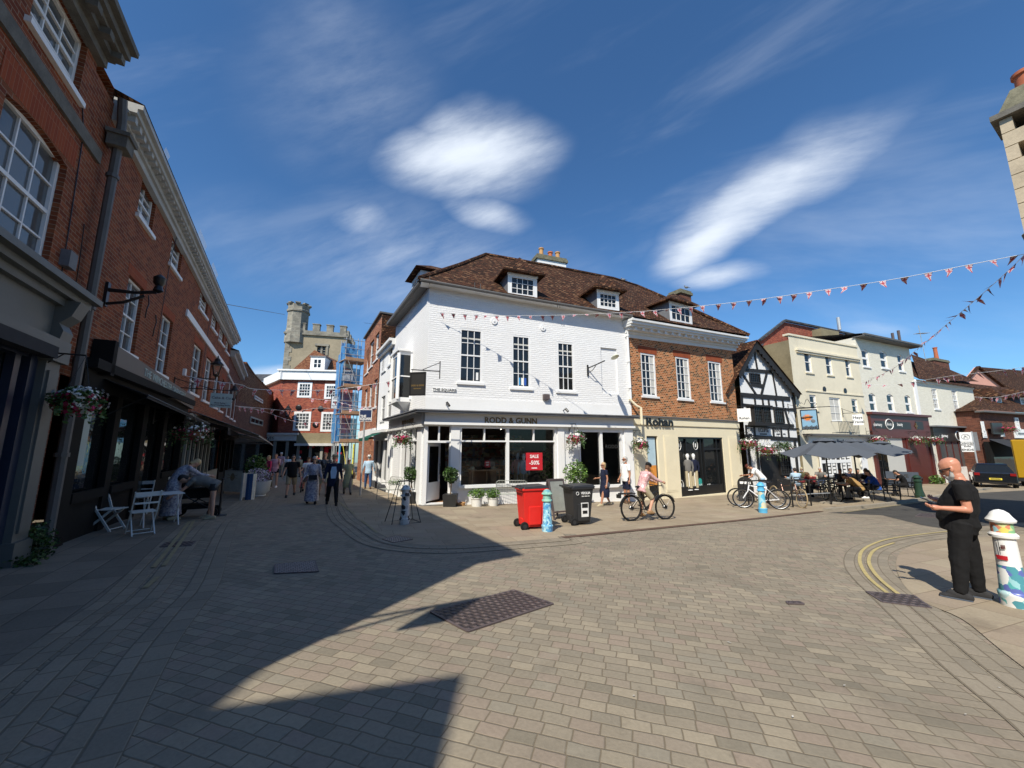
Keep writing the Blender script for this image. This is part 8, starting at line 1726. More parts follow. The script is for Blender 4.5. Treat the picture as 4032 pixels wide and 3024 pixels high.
# small low table with shoes seen through the right-hand window
# ------------------------------------------------------------ people
def remesh(mb,vox,smooth=4,fac=.5):
    me=bpy.data.meshes.new('t'); me.from_pydata(mb.v,[],mb.f); bm=bmesh.new(); bm.from_mesh(me); bmesh.ops.recalc_face_normals(bm,faces=bm.faces); bm.to_mesh(me); bm.free()
    o=bpy.data.objects.new('t',me); COL.objects.link(o); m=o.modifiers.new('r','REMESH'); m.mode='VOXEL'; m.voxel_size=vox
    if smooth: q=o.modifiers.new('s','SMOOTH'); q.iterations=smooth; q.factor=fac
    ev=o.evaluated_get(bpy.context.evaluated_depsgraph_get()); r=bpy.data.meshes.new_from_object(ev); bpy.data.objects.remove(o); bpy.data.meshes.remove(me); return r
def finish(me,name,mat,parent,extra=None,label=None):
    me.materials.clear(); me.materials.append(M[mat]); 
    for p in me.polygons: p.use_smooth=True; p.material_index=0
    if extra:
        b0=len(me.vertices); bm=bmesh.new(); bm.from_mesh(me)
        vs=[bm.verts.new(v) for v in extra.v]
        for f in extra.f:
            try: ff=bm.faces.new([vs[i] for i in f]); ff.smooth=True
            except ValueError: pass
        bm.to_mesh(me); bm.free()
    o=bpy.data.objects.new(name,me); COL.objects.link(o); o.parent=parent; me.name=name
    if label: o['label']=label
    return o
def ering(mb,sections,n=14):
    """loft of ellipses: (centre, half width vector, half depth vector)"""
    vs=[]
    for c,a,b in sections:
        for k in range(n): t=2*PI*k/n; vs.append(c+a*math.cos(t)+b*math.sin(t))
    m=len(sections); fs=[(i*n+k,i*n+(k+1)%n,(i+1)*n+(k+1)%n,(i+1)*n+k) for i in range(m-1) for k in range(n)]+[tuple(range(n))[::-1],tuple((m-1)*n+k for k in range(n))]
    mb.add(vs,fs)
def RX(a): return Matrix.Rotation(a,3,'X')
def RY(a): return Matrix.Rotation(a,3,'Y')
def RZ(a): return Matrix.Rotation(a,3,'Z')
def person(g,rz,h,label,lean=0,curve=0,head=(0,0),armL=(5,8,15,0),armR=(5,8,15,0),legL=(0,3,0),legR=(0,3,0),top='tee',topc='c_black',bot='trousers',botc='c_black',shoe='c_black',skin='skin',hair='hair_brown',hairlen=0,fat=1.0,fem=False,seat=None,hat=None,hatc=None,vox=.017,glasses=False,beard=None,fingers=True,curl=30,sole=None,group=None,neckf=0,hsc=1.0):
    r=empty('person',g,rz,label,'person',group); k=h/1.75; V=lambda x,y,z:Vector((x,y,z))*k
    B=RX(R(-lean)); B2=RX(R(-lean-curve))
    hipw=.092*(1.05 if fem else 1.0); shw=.178 if fem else .198
    # legs
    def leg(s,a):
        f,o,kn=a; hip=V(s*hipw,0,0); d=RY(R(-o*s))@(RX(R(f))@Vector((0,0,-1))); knee=hip+d*.435*k; d2=RY(R(-o*s))@(RX(R(f-kn))@Vector((0,0,-1))); ank=knee+d2*.40*k; return hip,knee,ank,d2
    LL,RL_=leg(-1,legL),leg(1,legR); low=min(LL[2].z,RL_[2].z)-.085*k
    pz=-low if seat is None else seat+.10
    base=Vector((0,0,pz))
    legs=[[p+base for p in L[:3]] for L in(LL,RL_)]
    S1=B@V(0,0,.20); S2=S1+B2@V(0,0,.14); S3=S2+B2@V(0,0,.15); neckb=S3+B2@V(0,-.005,.035)
    spine=[base+q for q in(Vector(),S1,S2,S3)]; hp,hy=head; HR=B2@RZ(R(hy))@RX(R(-hp)); nb=base+neckb; hc=nb+B2@V(0,.005+neckf*.05,.075-neckf*.04)+HR@V(0,.015,.105)
    # arms
    def arm(s,a):
        f,o,e,tw=a; sh=base+S3+B2@V(s*shw,0,-.01); bm_=B2 if True else B
        d=RY(R(-o*s))@(RX(R(f))@Vector((0,0,-1))); el=sh+d*.285*k
        d2=RY(R(-o*s))@RX(R(f))@RZ(0)@(RX(R(e))@Vector((0,0,-1))); d2=Matrix.Rotation(R(tw*s),3,d)@d2; wr=el+d2*.25*k; return sh,el,wr,d2
    AL,AR=arm(-1,armL),arm(1,armR)
    X=Vector((1,0,0)); Y=Vector((0,1,0))
    def torso(mb,inf,z0=-.10,z1=1.0,hem=None):
        w=fat; fw=inf
        secs=[(base+B@V(0,-.0,-.10),.14+fw,.105+fw,B),(base,(.168 if not fem else .178)+fw,(.12*w)+fw,B),(base+S1*.5,(.150*(.94 if fem else 1)*(.6+.4*w))+fw,.105*w+fw,B),(base+S1,(.145*(.92 if fem else 1)*(.5+.5*min(w,1.35)))+fw,.112*w+fw,B),(base+S2,.165*(.95 if fem else 1)*(.7+.3*min(w,1.3))+fw,.115*(.62+.38*w)+(.02 if fem else 0)+fw,B2),(base+S2.lerp(S3,.6),.172*(.95 if fem else 1.03)+fw,.108*(.82+.18*w)+fw,B2),(base+S3,.160+fw,.085+fw,B2),(base+S3+B2@V(0,0,.035),.105+fw*.6,.068+fw*.6,B2),(base+S3+B2@V(0,0,.06),.070+fw*.4,.06+fw*.4,B2)]
        off=lambda i,R_: R_@V(0,(fat-1)*(0,.05,.09,.08,.03,0,0,0,0,0)[i],0)
        ering(mb,[(c+off(i,R_),R_@(X*a*k),R_@(Y*b*k)) for i,(c,a,b,R_) in enumerate(secs)],16)
    def limb(mb,a,b,r0,r1,mid=None,n=12):
        pts=[a,a.lerp(b,.35),b]; mb.tube(pts,[r0*k,(mid or (r0*.55+r1*.45))*k,r1*k],n); mb.ell(a,r0*k,r0*k,r0*k,10,6); mb.ell(b,r1*k,r1*k,r1*k,10,6)
    # body
    body=MB(); torso(body,0)
    for s,(sh,el,wr,d2) in((-1,AL),(1,AR)):
        limb(body,sh,el,.052*(.85 if fem else 1.06),.040*(.85 if fem else 1.05),.048*(.85 if fem else 1.08)); limb(body,el,wr,.040*(.85 if fem else 1.05),.025,.036)
        xa=d2.cross(Y if abs(d2.y)<.8 else X).normalized(); body.tube([wr,wr+d2*.05*k,wr+d2*.085*k],[.026*k,.036*k,.034*k],8)
    for s,(hip,knee,ank) in zip((-1,1),legs):
        limb(body,hip,knee,.082*(.8+.2*fat),.055,.075*(.8+.2*fat)); limb(body,knee,ank,.054,.036,.053)
        body.ell(ank+V(0,.03,-.055),.030*k,.09*k,.025*k,10,6)
    for sh_ in(AL[0],AR[0]): body.tube([nb+B2@V(0,0,.0),sh_.lerp(nb,.25)],[.05*k,.05*k],10)
    body.tube([nb-B2@V(0,0,.05),nb+(hc-nb)*.55],[.062*k*(.85 if fem else 1.05),.055*k*(.85 if fem else 1.08)],12)
    Hm=Matrix.Translation(hc)@HR.to_4x4()
    kh=k*hsc
    def hp_(x,y,z): return hc+HR@(Vector((x,y,z))*kh)
    hs=[(-.115,.018,.028,.060),(-.095,.034,.045,.045),(-.065,.052,.066,.020),(-.03,.062,.080,.008),(.0,.068,.088,.003),(.04,.074,.096,-.004),(.08,.068,.088,-.010),(.11,.046,.060,-.012),(.125,.018,.025,-.012)]
    ering(body,[(hp_(0,y0,z),HR@(X*a*kh),HR@(Y*b*kh)) for z,a,b,y0 in hs],16)
    body.ell(hp_(0,.098,-.022),.014*kh,.020*kh,.022*kh,8,6); body.tube([hp_(0,.092,.025),hp_(0,.108,-.018)],[.008*kh,.013*kh],8)  # nose
    body.ell(hp_(0,.082,-.060),.026*kh,.014*kh,.010*kh,8,5); body.ell(hp_(0,.075,-.095),.026*kh,.02*kh,.018*kh,8,5)
    body.ell(hp_(0,.080,.028),.05*kh,.016*kh,.010*kh,8,5)
    for s in(-1,1): body.ell(hp_(s*.076,-.002,-.008),.010*kh,.018*kh,.032*kh,8,6)
    ex=MB()
    for s,(sh,el,wr,d2),cu in((-1,AL,curl),(1,AR,curl)):
        up=Y if abs(d2.y)<.7 else Vector((0,0,1)); side=d2.cross(up).normalized(); 
        if side.dot(Vector((1,0,0)))*s>0: side=-side
        pn=side.cross(d2).normalized(); palmw=pn if abs(d2.y)<.7 else side      # across the palm
        fwd=Y-d2*d2.dot(Y); fwd=fwd.normalized() if fwd.length>.1 else Vector((0,0,1)); across=fwd; inn=d2.cross(across).normalized()
        if inn.dot(Vector((-s,0,0)))<0: inn=-inn
        for i,(o_,L) in enumerate(((.027,.070),(.009,.078),(-.009,.073),(-.026,.058))):
            p=wr+d2*.085*k+across*o_*k; q1=p+(d2*math.cos(R(cu*.5))+inn*math.sin(R(cu*.5)))*L*.45*k; q2=q1+(d2*math.cos(R(cu*1.4))+inn*math.sin(R(cu*1.4)))*L*.32*k; q3=q2+(d2*math.cos(R(cu*2.1))+inn*math.sin(R(cu*2.1)))*L*.23*k
            ex.tube([p-d2*.012*k,q1,q2,q3],[.0095*k,.0088*k,.0078*k,.0058*k],7)
        p=wr+d2*.03*k+across*.028*k; q1=p+(d2*.7+across*.55+inn*.4).normalized()*.038*k; q2=q1+(d2*.9+inn*.4+across*.1).normalized()*.03*k; ex.tube([p,q1,q2],[.013*k,.011*k,.008*k],7)
    finish(remesh(body,vox*.8,3),'body',skin,r,ex)
    # top
    if top:
        t=MB(); torso(t,.018)
        for sh_ in(AL[0],AR[0]): t.tube([nb.lerp(sh_,.18)-B2@V(0,0,.03),sh_.lerp(nb,.2)-B2@V(0,0,.0)],[.058*k,.064*k],10)
        sl={'tee':.62,'polo':.62,'long':2,'blazer':2,'sleeveless':.12,'dress':.5,'longdress':2}[top]; rw=1.25 if top!='blazer' else 1.35
        for s,(sh,el,wr,d2) in((-1,AL),(1,AR)):
            if sl<1: e=sh.lerp(el,sl); t.tube([sh-(el-sh)*.1,e],[.072*k*(.88 if fem else 1.08),.066*k*(.86 if fem else 1.1)],12); t.ell(sh,.068*k,.068*k,.068*k,10,6)
            else:
                t.ell(sh,.066*k,.066*k,.066*k,10,6); t.tube([sh,sh.lerp(el,.5),el],[.064*k,.058*k,.052*k],12); t.ell(el,.052*k,.052*k,.052*k,10,6); e=el.lerp(wr,.92 if top!='rolled' else .3); t.tube([el,e],[.052*k,.038*k],12)
        hem={'tee':.05,'polo':.04,'long':.05,'blazer':.20,'sleeveless':.03,'dress':.55,'longdress':.80}[top]
        if hem>.3:
            dn=[(base+V(0,.0,0),.19,.14)]; Lg=hem
            kc=(legs[0][1]+legs[1][1])/2; hcx=base
            if seat is None: ering(t,[(base+V(0,0,.02),X*.19*k,Y*.14*k),(base+V(0,.0,-.15),X*.215*k,Y*.17*k),(base+V(0,.0,-Lg*.6),X*.235*k,Y*.20*k),(base+V(0,0,-Lg),X*(.25 if Lg>.6 else .215)*k,Y*(.24 if Lg>.6 else .17)*k)],18)
        else: ering(t,[(base+B@V(0,.09*(fat-1),.11),X*(.158+.03*(fat-1))*k,(B@Y)*(.107*fat+.022)*k),(base+B@V(0,.06*(fat-1),.0),X*(.184+.02*(fat-1))*k,(B@Y)*(.12*(.45+.55*fat)+.020)*k),(base+B@V(0,.04*(fat-1),-.06-hem),X*.192*k,(B@Y)*(.12*(.5+.5*fat)+.016)*k)],18)
        to=finish(remesh(t,vox,4),{'tee':'t_shirt','polo':'polo_shirt','long':'shirt','blazer':'blazer','sleeveless':'top','dress':'dress','longdress':'dress'}[top],topc,r)
        if vox<.012 or top in('blazer','longdress','dress','long','tee'):
            tx=bpy.data.textures.get('fold') or bpy.data.textures.new('fold','CLOUDS'); tx.noise_scale=.14
            dm=to.modifiers.new('d','DISPLACE'); dm.texture=tx; dm.strength=.022; dm.mid_level=.5
    # bottoms
    if bot:
        t=MB(); rt=1.0
        ering(t,[(base+B@V(0,.05*(fat-1),.09),(X*.165*k)*(.7+.3*fat),(B@Y)*.105*k*(.5+.5*fat)),(base+V(0,.03*(fat-1),0),X*.182*k*(.75+.25*fat),Y*.122*k*(.6+.4*fat)),(base+V(0,0,-.09),X*.165*k,Y*.115*k)],16)
        if bot=='skirt':
            ering(t,[(base+V(0,0,-.02),X*.185*k,Y*.14*k),(base+V(0,0,-.45),X*.21*k,Y*.17*k)],16)
        else:
            for hip,knee,ank in legs:
                if bot=='shorts': t.tube([hip+V(0,0,.03),hip.lerp(knee,.5),hip.lerp(knee,.92)],[.105*k,.100*k,.092*k],12)
                elif bot=='minishorts': t.tube([hip+V(0,0,.03),hip.lerp(knee,.38)],[.100*k,.098*k],12)
                else: t.tube([hip+V(0,0,.02),hip.lerp(knee,.5),knee,knee.lerp(ank,.5),ank+V(0,.01,.0)],[.104*k*(.7+.3*fat),.094*k*(.8+.2*fat),.078*k*(.7+.3*fat),.066*k*(.7+.3*fat),.056*k*(.85+.15*fat)],12); t.ell(knee,.072*k,.072*k,.072*k,10,6) if bot!='shorts' and bot!='minishorts' else None
        bo=finish(remesh(t,vox,4),'skirt' if bot=='skirt' else ('shorts' if 'shorts' in bot else 'trousers'),botc,r)
        tx=bpy.data.textures.get('fold') or bpy.data.textures.new('fold','CLOUDS'); tx.noise_scale=.14; dm=bo.modifiers.new('d','DISPLACE'); dm.texture=tx; dm.strength=.02; dm.mid_level=.5
    for hip,knee,ank in legs:
        t=MB(); c=ank+V(0,0,-.085); t.ell(c+V(0,.03,.06),.048*k,.11*k,.058*k,12,8); t.ell(c+V(0,-.05,.05),.04*k,.05*k,.05*k,12,8); ering(t,[(c+V(0,-.075,.05),X*.034*k,Vector((0,0,.045))*k),(c+V(0,-.03,.05),X*.042*k,Vector((0,0,.055))*k),(c+V(0,.07,.038),X*.048*k,Vector((0,0,.040))*k),(c+V(0,.15,.030),X*.046*k,Vector((0,0,.030))*k),(c+V(0,.195,.024),X*.028*k,Vector((0,0,.018))*k)],12); t.tube([c+V(0,-.02,.06),c+V(0,-.025,.10)],[.045*k,.042*k],10)
        so_=finish(remesh(t,max(.008,vox*.6),3),'shoe',shoe,r)
        if sole:
            q=MB(); pr=[(-.035,-.085),(.035,-.085),(.048,.05),(.052,.12),(.035,.19),(0,.205),(-.035,.19),(-.052,.12),(-.048,.05)]; q.add([c+V(x,y,.0) for x,y in pr]+[c+V(x*.97,y*.99,.026) for x,y in pr],[tuple(range(9))[::-1],tuple(range(9,18))]+[(i,(i+1)%9,9+(i+1)%9,9+i) for i in range(9)]); s2_=finish(remesh(q,.006,2),'sole',sole,so_)
    if hair and hairlen>=0:
        t=MB(); hs2=[(.005,.072,.072,-.032),(.04,.080,.094,-.016),(.08,.075,.094,-.014),(.112,.053,.068,-.014),(.132,.020,.028,-.014)]; ering(t,[(hp_(0,y0,z),HR@(X*a*kh),HR@(Y*b*kh)) for z,a,b,y0 in hs2],14)
        ering(t,[(hp_(0,-.045,-.07-hairlen),HR@(X*(.050+hairlen*.15)*kh),HR@(Y*.045*kh)),(hp_(0,-.045,-.04),HR@(X*.068*kh),HR@(Y*.055*kh)),(hp_(0,-.028,.03),HR@(X*.078*kh),HR@(Y*.082*kh))],12)
        finish(remesh(t,vox*.8,2),'hair',hair,r)
    if beard:
        t=MB(); t.ell(hp_(0,.058,-.088),.047*kh,.045*kh,.036*kh,12,8); t.ell(hp_(0,.092,-.047),.032*kh,.016*kh,.010*kh,10,6)
        for s in(-1,1): t.tube([hp_(s*.066,.012,-.02),hp_(s*.056,.035,-.07),hp_(s*.02,.07,-.105)],[.012*kh,.022*kh,.028*kh],8)
        finish(remesh(t,.007,2),'beard',beard,r)
    if hat=='brim':
        t=MB(); Mh=Matrix.Translation(hp_(0,-.008,.062))@HR.to_4x4(); t.lathe([(.15*k,-.006),(.155*k,.004),(.092*k,.008),(.086*k,.075*k),(.05*k,.09*k),(.001,.085*k)],(0,0,0),20,sx=.92,M4=Mh); t.build('hat',hatc,r,world=False,smooth=True); q=MB(); q.lathe([(.0935*k,.008),(.091*k,.035)],(0,0,0),20,sx=.92,M4=Mh); q.build('hat_band','c_black',r,world=False)
    elif hat in('cap','band'):
        t=MB(); Mh=Matrix.Translation(hp_(0,-.008,.045))@HR.to_4x4(); t.lathe([(.09*k,.0),(.088*k,.04*k),(.06*k,.08*k),(.001,.09*k)],(0,0,0),16,sx=.88,sy=1.08,M4=Mh)
        if hat=='cap': t.add([hp_(-.06,.07,.045),hp_(.06,.07,.045),hp_(.05,.16,.035),hp_(0,.175,.035),hp_(-.05,.16,.035)],[(0,1,2,3,4)])
        t.build('cap',hatc,r,world=False,smooth=True,fixn=True)
    elif hat=='helmet':
        t=MB(); Mh=Matrix.Translation(hp_(0,-.008,.035))@HR.to_4x4(); t.lathe([(.098*k,.0),(.108*k,.03*k),(.095*k,.08*k),(.05*k,.11*k),(.001,.115*k)],(0,0,0),16,sx=.85,sy=1.25,M4=Mh); t.build('helmet',hatc,r,world=False,smooth=True)
        for s in(-1,1): q=MB(); q.bar(hp_(s*.05,-.10,.11),hp_(s*.035,.08,.13),.012,.01); q.build('helmet_vent','steel',r,world=False)
    if glasses:
        t=MB()
        for s in(-1,1): 
            t.hexa([hp_(s*.034-.026,.083,-.012),hp_(s*.034+.026,.083,-.012),hp_(s*.034+.026,.096,-.012),hp_(s*.034-.026,.096,-.012),hp_(s*.034-.028,.086,.024),hp_(s*.034+.028,.086,.024),hp_(s*.034+.028,.1,.024),hp_(s*.034-.028,.1,.024)]); t.bar(hp_(s*.062,.09,.02),hp_(s*.080,-.005,.012),.008*k,.012*k)
        t.bar(hp_(-.02,.1,.014),hp_(.02,.1,.014),.008); t.build('sunglasses','black_plastic',r,world=False)
    elif vox<.02:
        t=MB()
        for s in(-1,1): t.ell(hp_(s*.031,.083,.008),.012*k,.006*k,.006*k,8,5)
        t.build('eyes','hair_dark',r,world=False)
    r['_aux']=1; del r['_aux']
    return r,dict(AL=AL,AR=AR,base=base,hp=hp_,legs=legs,nb=nb,B2=B2,S3=S3)
def stand(k,x,y,rel,k2,x2,y2,label,h=None,**kw):
    g=at_px(k,x,y); hh=h or hgt(g,k2,x2,y2)
    return person(g,view_rz(g)+R(rel),hh,label,**kw)
walk=dict(legL=(22,3,10),legR=(-14,3,12)); walk2=dict(legL=(-16,3,14),legR=(20,3,8))
# the man in black, nearest
man,mi=stand('f',3840,2364,86,'f',3745,1797,'bald bearded man in black looking down at his phone by the painted bollard',head=(30,0),neckf=.3,hsc=1.13,lean=-10,curve=5,armL=(-6,6,94,30),armR=(4,8,90,30),legL=(9,4,6),legR=(-3,4,1),topc='c_black',botc='c_black',shoe='c_charcoal',sole='c_slategrey',skin='skin_ruddy',hair=None,hairlen=-1,fat=1.5,glasses=True,beard='hair_grey',vox=.0105,curl=42)
ph=(mi['AL'][2]+mi['AR'][2])/2+(mi['AL'][3]+mi['AR'][3])*.055
Wm=Matrix.Translation(man.location)@Matrix.Rotation(man.rotation_euler.z,4,'Z')
q=Wm@(ph+Vector((0,.03,.03))); po=empty('phone',q,man.rotation_euler.z,'dark mobile phone held in both hands by the bald man','phone'); mb=MB(); Mx=Matrix.Rotation(R(28),4,'X'); mb.box(-.037,.037,-.075,.075,-.005,.005,Mx); mb.build('case','black_plastic',po,world=False); mb=MB(); mb.box(-.033,.033,-.07,.07,.0055,.007,Mx); mb.build('screen','glass_dark',po,world=False)
# the shaded street
stand('q1',745,945,178,'q1',785,322,'man in black polo shirt and khaki shorts with sunglasses walking up the shaded street',fat=1.25,topc='c_black',top='polo',bot='shorts',botc='c_khaki',shoe='c_charcoal',hair='hair_dark',glasses=True,armL=(-12,14,15,0),armR=(14,14,20,0),**walk2)
_,w3=stand('q1',1050,1045,178,'q1',1150,352,'grey-haired woman in long grey patterned dress with waist bag',fem=True,fat=1.15,top='longdress',topc='floral',bot=None,shoe='c_black',hair='hair_grey',glasses=True,armL=(0,12,25,20),armR=(5,10,40,20),legL=(12,3,4),legR=(-10,3,8))
mb=MB(); b=w3['base']; mb.box(-.13,.13,.15,.22,b.z-.02,b.z+.14); mb.build('waist_bag','c_charcoal',_,world=False)
_,w4=stand('q1',1345,1060,180,'q1',1322,322,'man in navy blazer, blue shirt and straw hat walking towards the camera',top='blazer',topc='c_navy',botc='c_black',hair='hair_grey',hat='brim',hatc='c_straw',fat=1.08,armL=(-14,10,12,0),armR=(14,10,15,0),legL=(18,4,6),legR=(-12,4,10))
b=w4['base']; mb=MB(); pts=[(-.075,.155,.02),(.075,.155,.02),(.10,.158,.25),(.07,.14,.42),(-.07,.14,.42),(-.10,.158,.25)]; mb.add([Vector((x,y,b.z+z)) for x,y,z in pts]+[Vector((x*.9,y-.06,b.z+z)) for x,y,z in pts],[tuple(range(6)),tuple(range(6,12))]+[(i,(i+1)%6,6+(i+1)%6,6+i) for i in range(6)]); mb.build('shirt_front','c_lightblue',_,world=False)
_,w5=stand('q1',1572,908,182,'q1',1588,368,'older woman in sage green top with white visor and tan shoulder bag',fem=True,fat=1.1,top='dress',topc='c_sage',botc='c_grey',hair='hair_grey',hat='band',hatc='c_white',glasses=True,armR=(10,8,80,40),**walk)
mb=MB(); b=w5['base']; mb.ell((-.24,.02,b.z-.02),.07,.16,.15,10,8); mb.tube([(-.22,.02,b.z+.1),(-.15,.05,b.z+.3),(-.12,.0,b.z+.5)],.012,5); mb.build('shoulder_bag','c_bagtan',_,world=False,smooth=True)
stand('q1',1212,935,180,'q1',1222,290,'man in dark patterned shirt and beige shorts behind the couple',topc='hawaii',bot='shorts',botc='c_beige',shoe='c_brown',hair='hair_red',h=1.84,**walk)
stand('q1',975,870,182,'q1',1000,335,'person in white top and cap walking beside the small red bicycle',fem=True,topc='c_white',botc='c_grey',bot='shorts',hair='hair_brown',hat='cap',hatc='c_brown',armL=(25,12,50,10),armR=(10,12,60,30),h=1.62,**walk)
stand('q1',1870,830,-8,'q1',1880,338,'man in pale blue shirt, jeans and sun hat walking away by the white shops',top='long',topc='c_lightblue',botc='c_denim',shoe='c_brown',hair='hair_grey',hat='brim',hatc='c_white',armL=(-8,14,20,0),armR=(8,12,15,0),legL=(10,4,4),legR=(-6,4,10))
stand('q1',395,822,120,'q1',405,342,'blonde woman in hot pink top and black skirt with a bag, standing in the shade',fem=True,top='long',topc='c_hotpink',bot='skirt',botc='c_black',hair='hair_blond',hairlen=.12,armL=(0,8,20,0),armR=(5,8,15,0))
g=at_px('q1',425,815); mb=MB(); mb.hexa([g+Vector(p) for p in[(-.15,-.06,.05),(.15,-.06,.05),(.15,.06,.05),(-.15,.06,.05),(-.17,-.02,.42),(.17,-.02,.42),(.17,.02,.42),(-.17,.02,.42)]]); mb.tube([g+Vector((-.1,0,.42)),g+Vector((0,0,.68)),g+Vector((.1,0,.42))],.01,5); tag(mb.build('shopping_bag','c_olive',None),'dark green patterned shopping bag held low by the blonde woman','bag')
stand('q1',500,812,165,'q1',525,312,'young woman in pale pink T-shirt and black shorts with a hand to her face',fem=True,topc='c_palepink',bot='minishorts',botc='c_black',shoe='c_white',hair='hair_dark',hairlen=.08,armL=(30,10,125,10),armR=(0,10,10,0),legL=(6,4,0),legR=(-6,4,0))
stand('q1',590,655,150,'q1',590,300,'person in pale pink shirt and white cap partly hidden behind the young woman',topc='c_palepink',botc='c_beige',bot='shorts',hair='hair_dark',hat='cap',hatc='c_white')
g=P(*px('q1',185,640)); person(g,view_rz(g)+R(170),1.62,'person in lilac top behind the cafe counter under the pale awning',fem=True,topc='c_palepink',botc='c_black',hair='hair_dark',lean=10)
g=P(*px('q1',80,640)); person(g,view_rz(g)+R(100),1.75,'person in dark clothes in shadow beside the lilac top under the awning',topc='c_charcoal',botc='c_black',hair='hair_dark')
stand('q1',690,640,180,'q1',690,395,'distant person in white shirt far down the lane near the corner shop',topc='c_white',botc='c_charcoal',hair='hair_brown',h=1.7,**walk)
stand('q1',1120,640,175,'q1',1120,400,'distant person in dark clothes far down the lane before the scaffold',topc='c_charcoal',botc='c_denim',hair='hair_dark',h=1.72,**walk2)
stand('q1',860,660,10,'q1',860,395,'distant person in beige coat walking away far down the lane',topc='c_beige',top='blazer',botc='c_grey',hair='hair_grey',h=1.66,fem=True,**walk2)
# two people bent over the pram
_,w=stand('k2',1105,1405,-72,'k2',1225,1005,'woman in long off-shoulder floral dress leaning over the pram',h=1.68,fem=True,fat=1.15,lean=18,curve=22,head=(25,0),top='longdress',topc='floral',bot=None,shoe='c_beige',hair='hair_blond',hairlen=.05,armL=(48,6,22,10),armR=(52,6,25,10))
_,w=stand('k2',1372,1398,82,'k2',1400,1060,'person in grey T-shirt and dark shorts bent double over the pram, legs bare',h=1.66,fem=True,fat=1.1,lean=62,curve=18,head=(-5,0),topc='c_grey',bot='minishorts',botc='c_charcoal',shoe='c_beige',hair='hair_dark',hairlen=.03,armL=(35,6,20,10),armR=(40,6,25,10),legL=(-4,4,0),legR=(4,4,0))
g=at_px('k2',1268,1385); r=empty('pram',g,view_rz(g)+R(80),'black pram with shopping tray between the two bending people','pram')
mb=MB(); mb.hexa([Vector(p) for p in[(-.22,-.38,.50),(.22,-.38,.50),(.22,.36,.50),(-.22,.36,.50),(-.26,-.45,.80),(.26,-.45,.80),(.26,.42,.72),(-.26,.42,.72)]]); mb.build('carrycot','c_black',r,world=False)
mb=MB(); mb.lathe([(.27,.0),(.26,.12),(.2,.24),(.08,.31),(.001,.32)],(0,.2,.74),14,sy=.9); mb.build('hood','c_charcoal',r,world=False,smooth=True); mb=MB(); mb.box(-.2,.2,-.3,.3,.22,.34); mb.build('basket','c_black',r,world=False)
for s in(-1,1):
    mb=MB(); mb.tube([(s*.25,-.4,.2),(s*.24,.1,.5),(s*.24,.55,.98)],.014,6); mb.tube([(s*.25,.38,.12),(s*.24,-.1,.5)],.014,6); mb.build('frame','black_paint',r,world=False)
    for y,q in((-.42,.12),(.38,.16)): mb=MB(); Mx=Matrix.Translation((s*.27,y,q))@Matrix.Rotation(R(90),4,'Y'); mb.lathe([(q*.5,-.02),(q,-.02),(q,.02),(q*.5,.02)],(0,0,0),16,M4=Mx); mb.build('wheel','rubber',r,world=False)
mb=MB(); mb.tube([(-.24,.55,.98),(.24,.55,.98)],.018,6); mb.build('handle','black_paint',r,world=False)
# by the shop windows
_,w=stand('k5',1775,888,118,'k5',1762,537,'woman in navy dress with a shoulder bag walking past the white shop',fem=True,fat=1.1,top='dress',topc='c_navy',bot=None,shoe='c_beige',skin='skin_tan',hair='hair_blond',hairlen=.03,glasses=True,armL=(-6,8,20,0),armR=(0,8,75,60),legL=(18,2,4),legR=(-14,2,12))
mb=MB(); b=w['base']; mb.tube([(-.12,.0,b.z+.52),(-.2,-.06,b.z+.2),(-.2,-.03,b.z+.0)],.010,5); mb.ell((-.21,-.03,b.z-.05),.04,.10,.11,8,6); mb.build('shoulder_bag','c_slategrey',_,world=False)
stand('k5',1950,868,122,'k5',1930,497,'bearded man in white shirt and navy shorts standing behind the electric bicycle',fat=1.22,topc='c_white',top='polo',bot='shorts',botc='c_navy',shoe='c_brown',skin='skin_tan',hair='hair_grey',hairlen=0,beard='hair_grey',glasses=True,armL=(-4,8,15,0),armR=(6,8,20,0))
# cyclist astride the electric bicycle
EW=WM[EBIKE.name]; L_=(bk_b-bk_a).length; hipw=EW@Vector((0,L_*.33,0)); rz=EBIKE.rotation_euler.z
gg=Vector((hipw.x,hipw.y,bk_a.z))
person(gg,rz,1.66,'woman cyclist in pink gingham shirt, beige shorts and black helmet looking back',fem=True,lean=18,curve=8,head=(0,25),armL=(52,6,18,0),armR=(52,6,18,0),legL=(18,9,22),legR=(44,5,70),top='long',topc='gingham',bot='shorts',botc='c_beige',shoe='c_bagtan',hair='hair_brown',hairlen=.02,hat='helmet',hatc='c_black',seat=.80)
# man bending at the bicycles
person(P(*px('s2',745,1170)),view_rz(P(*px('s2',745,1170)))+R(95),1.80,'man in brown cap and white T-shirt bending over the parked bicycles',lean=32,curve=14,head=(15,0),topc='c_white',bot='shorts',botc='c_lightblue',shoe='c_white',skin='skin_tan',hair='hair_dark',hat='cap',hatc='c_cap',armL=(20,6,40,10),armR=(35,6,45,10),legL=(-4,4,4),legR=(10,4,10))
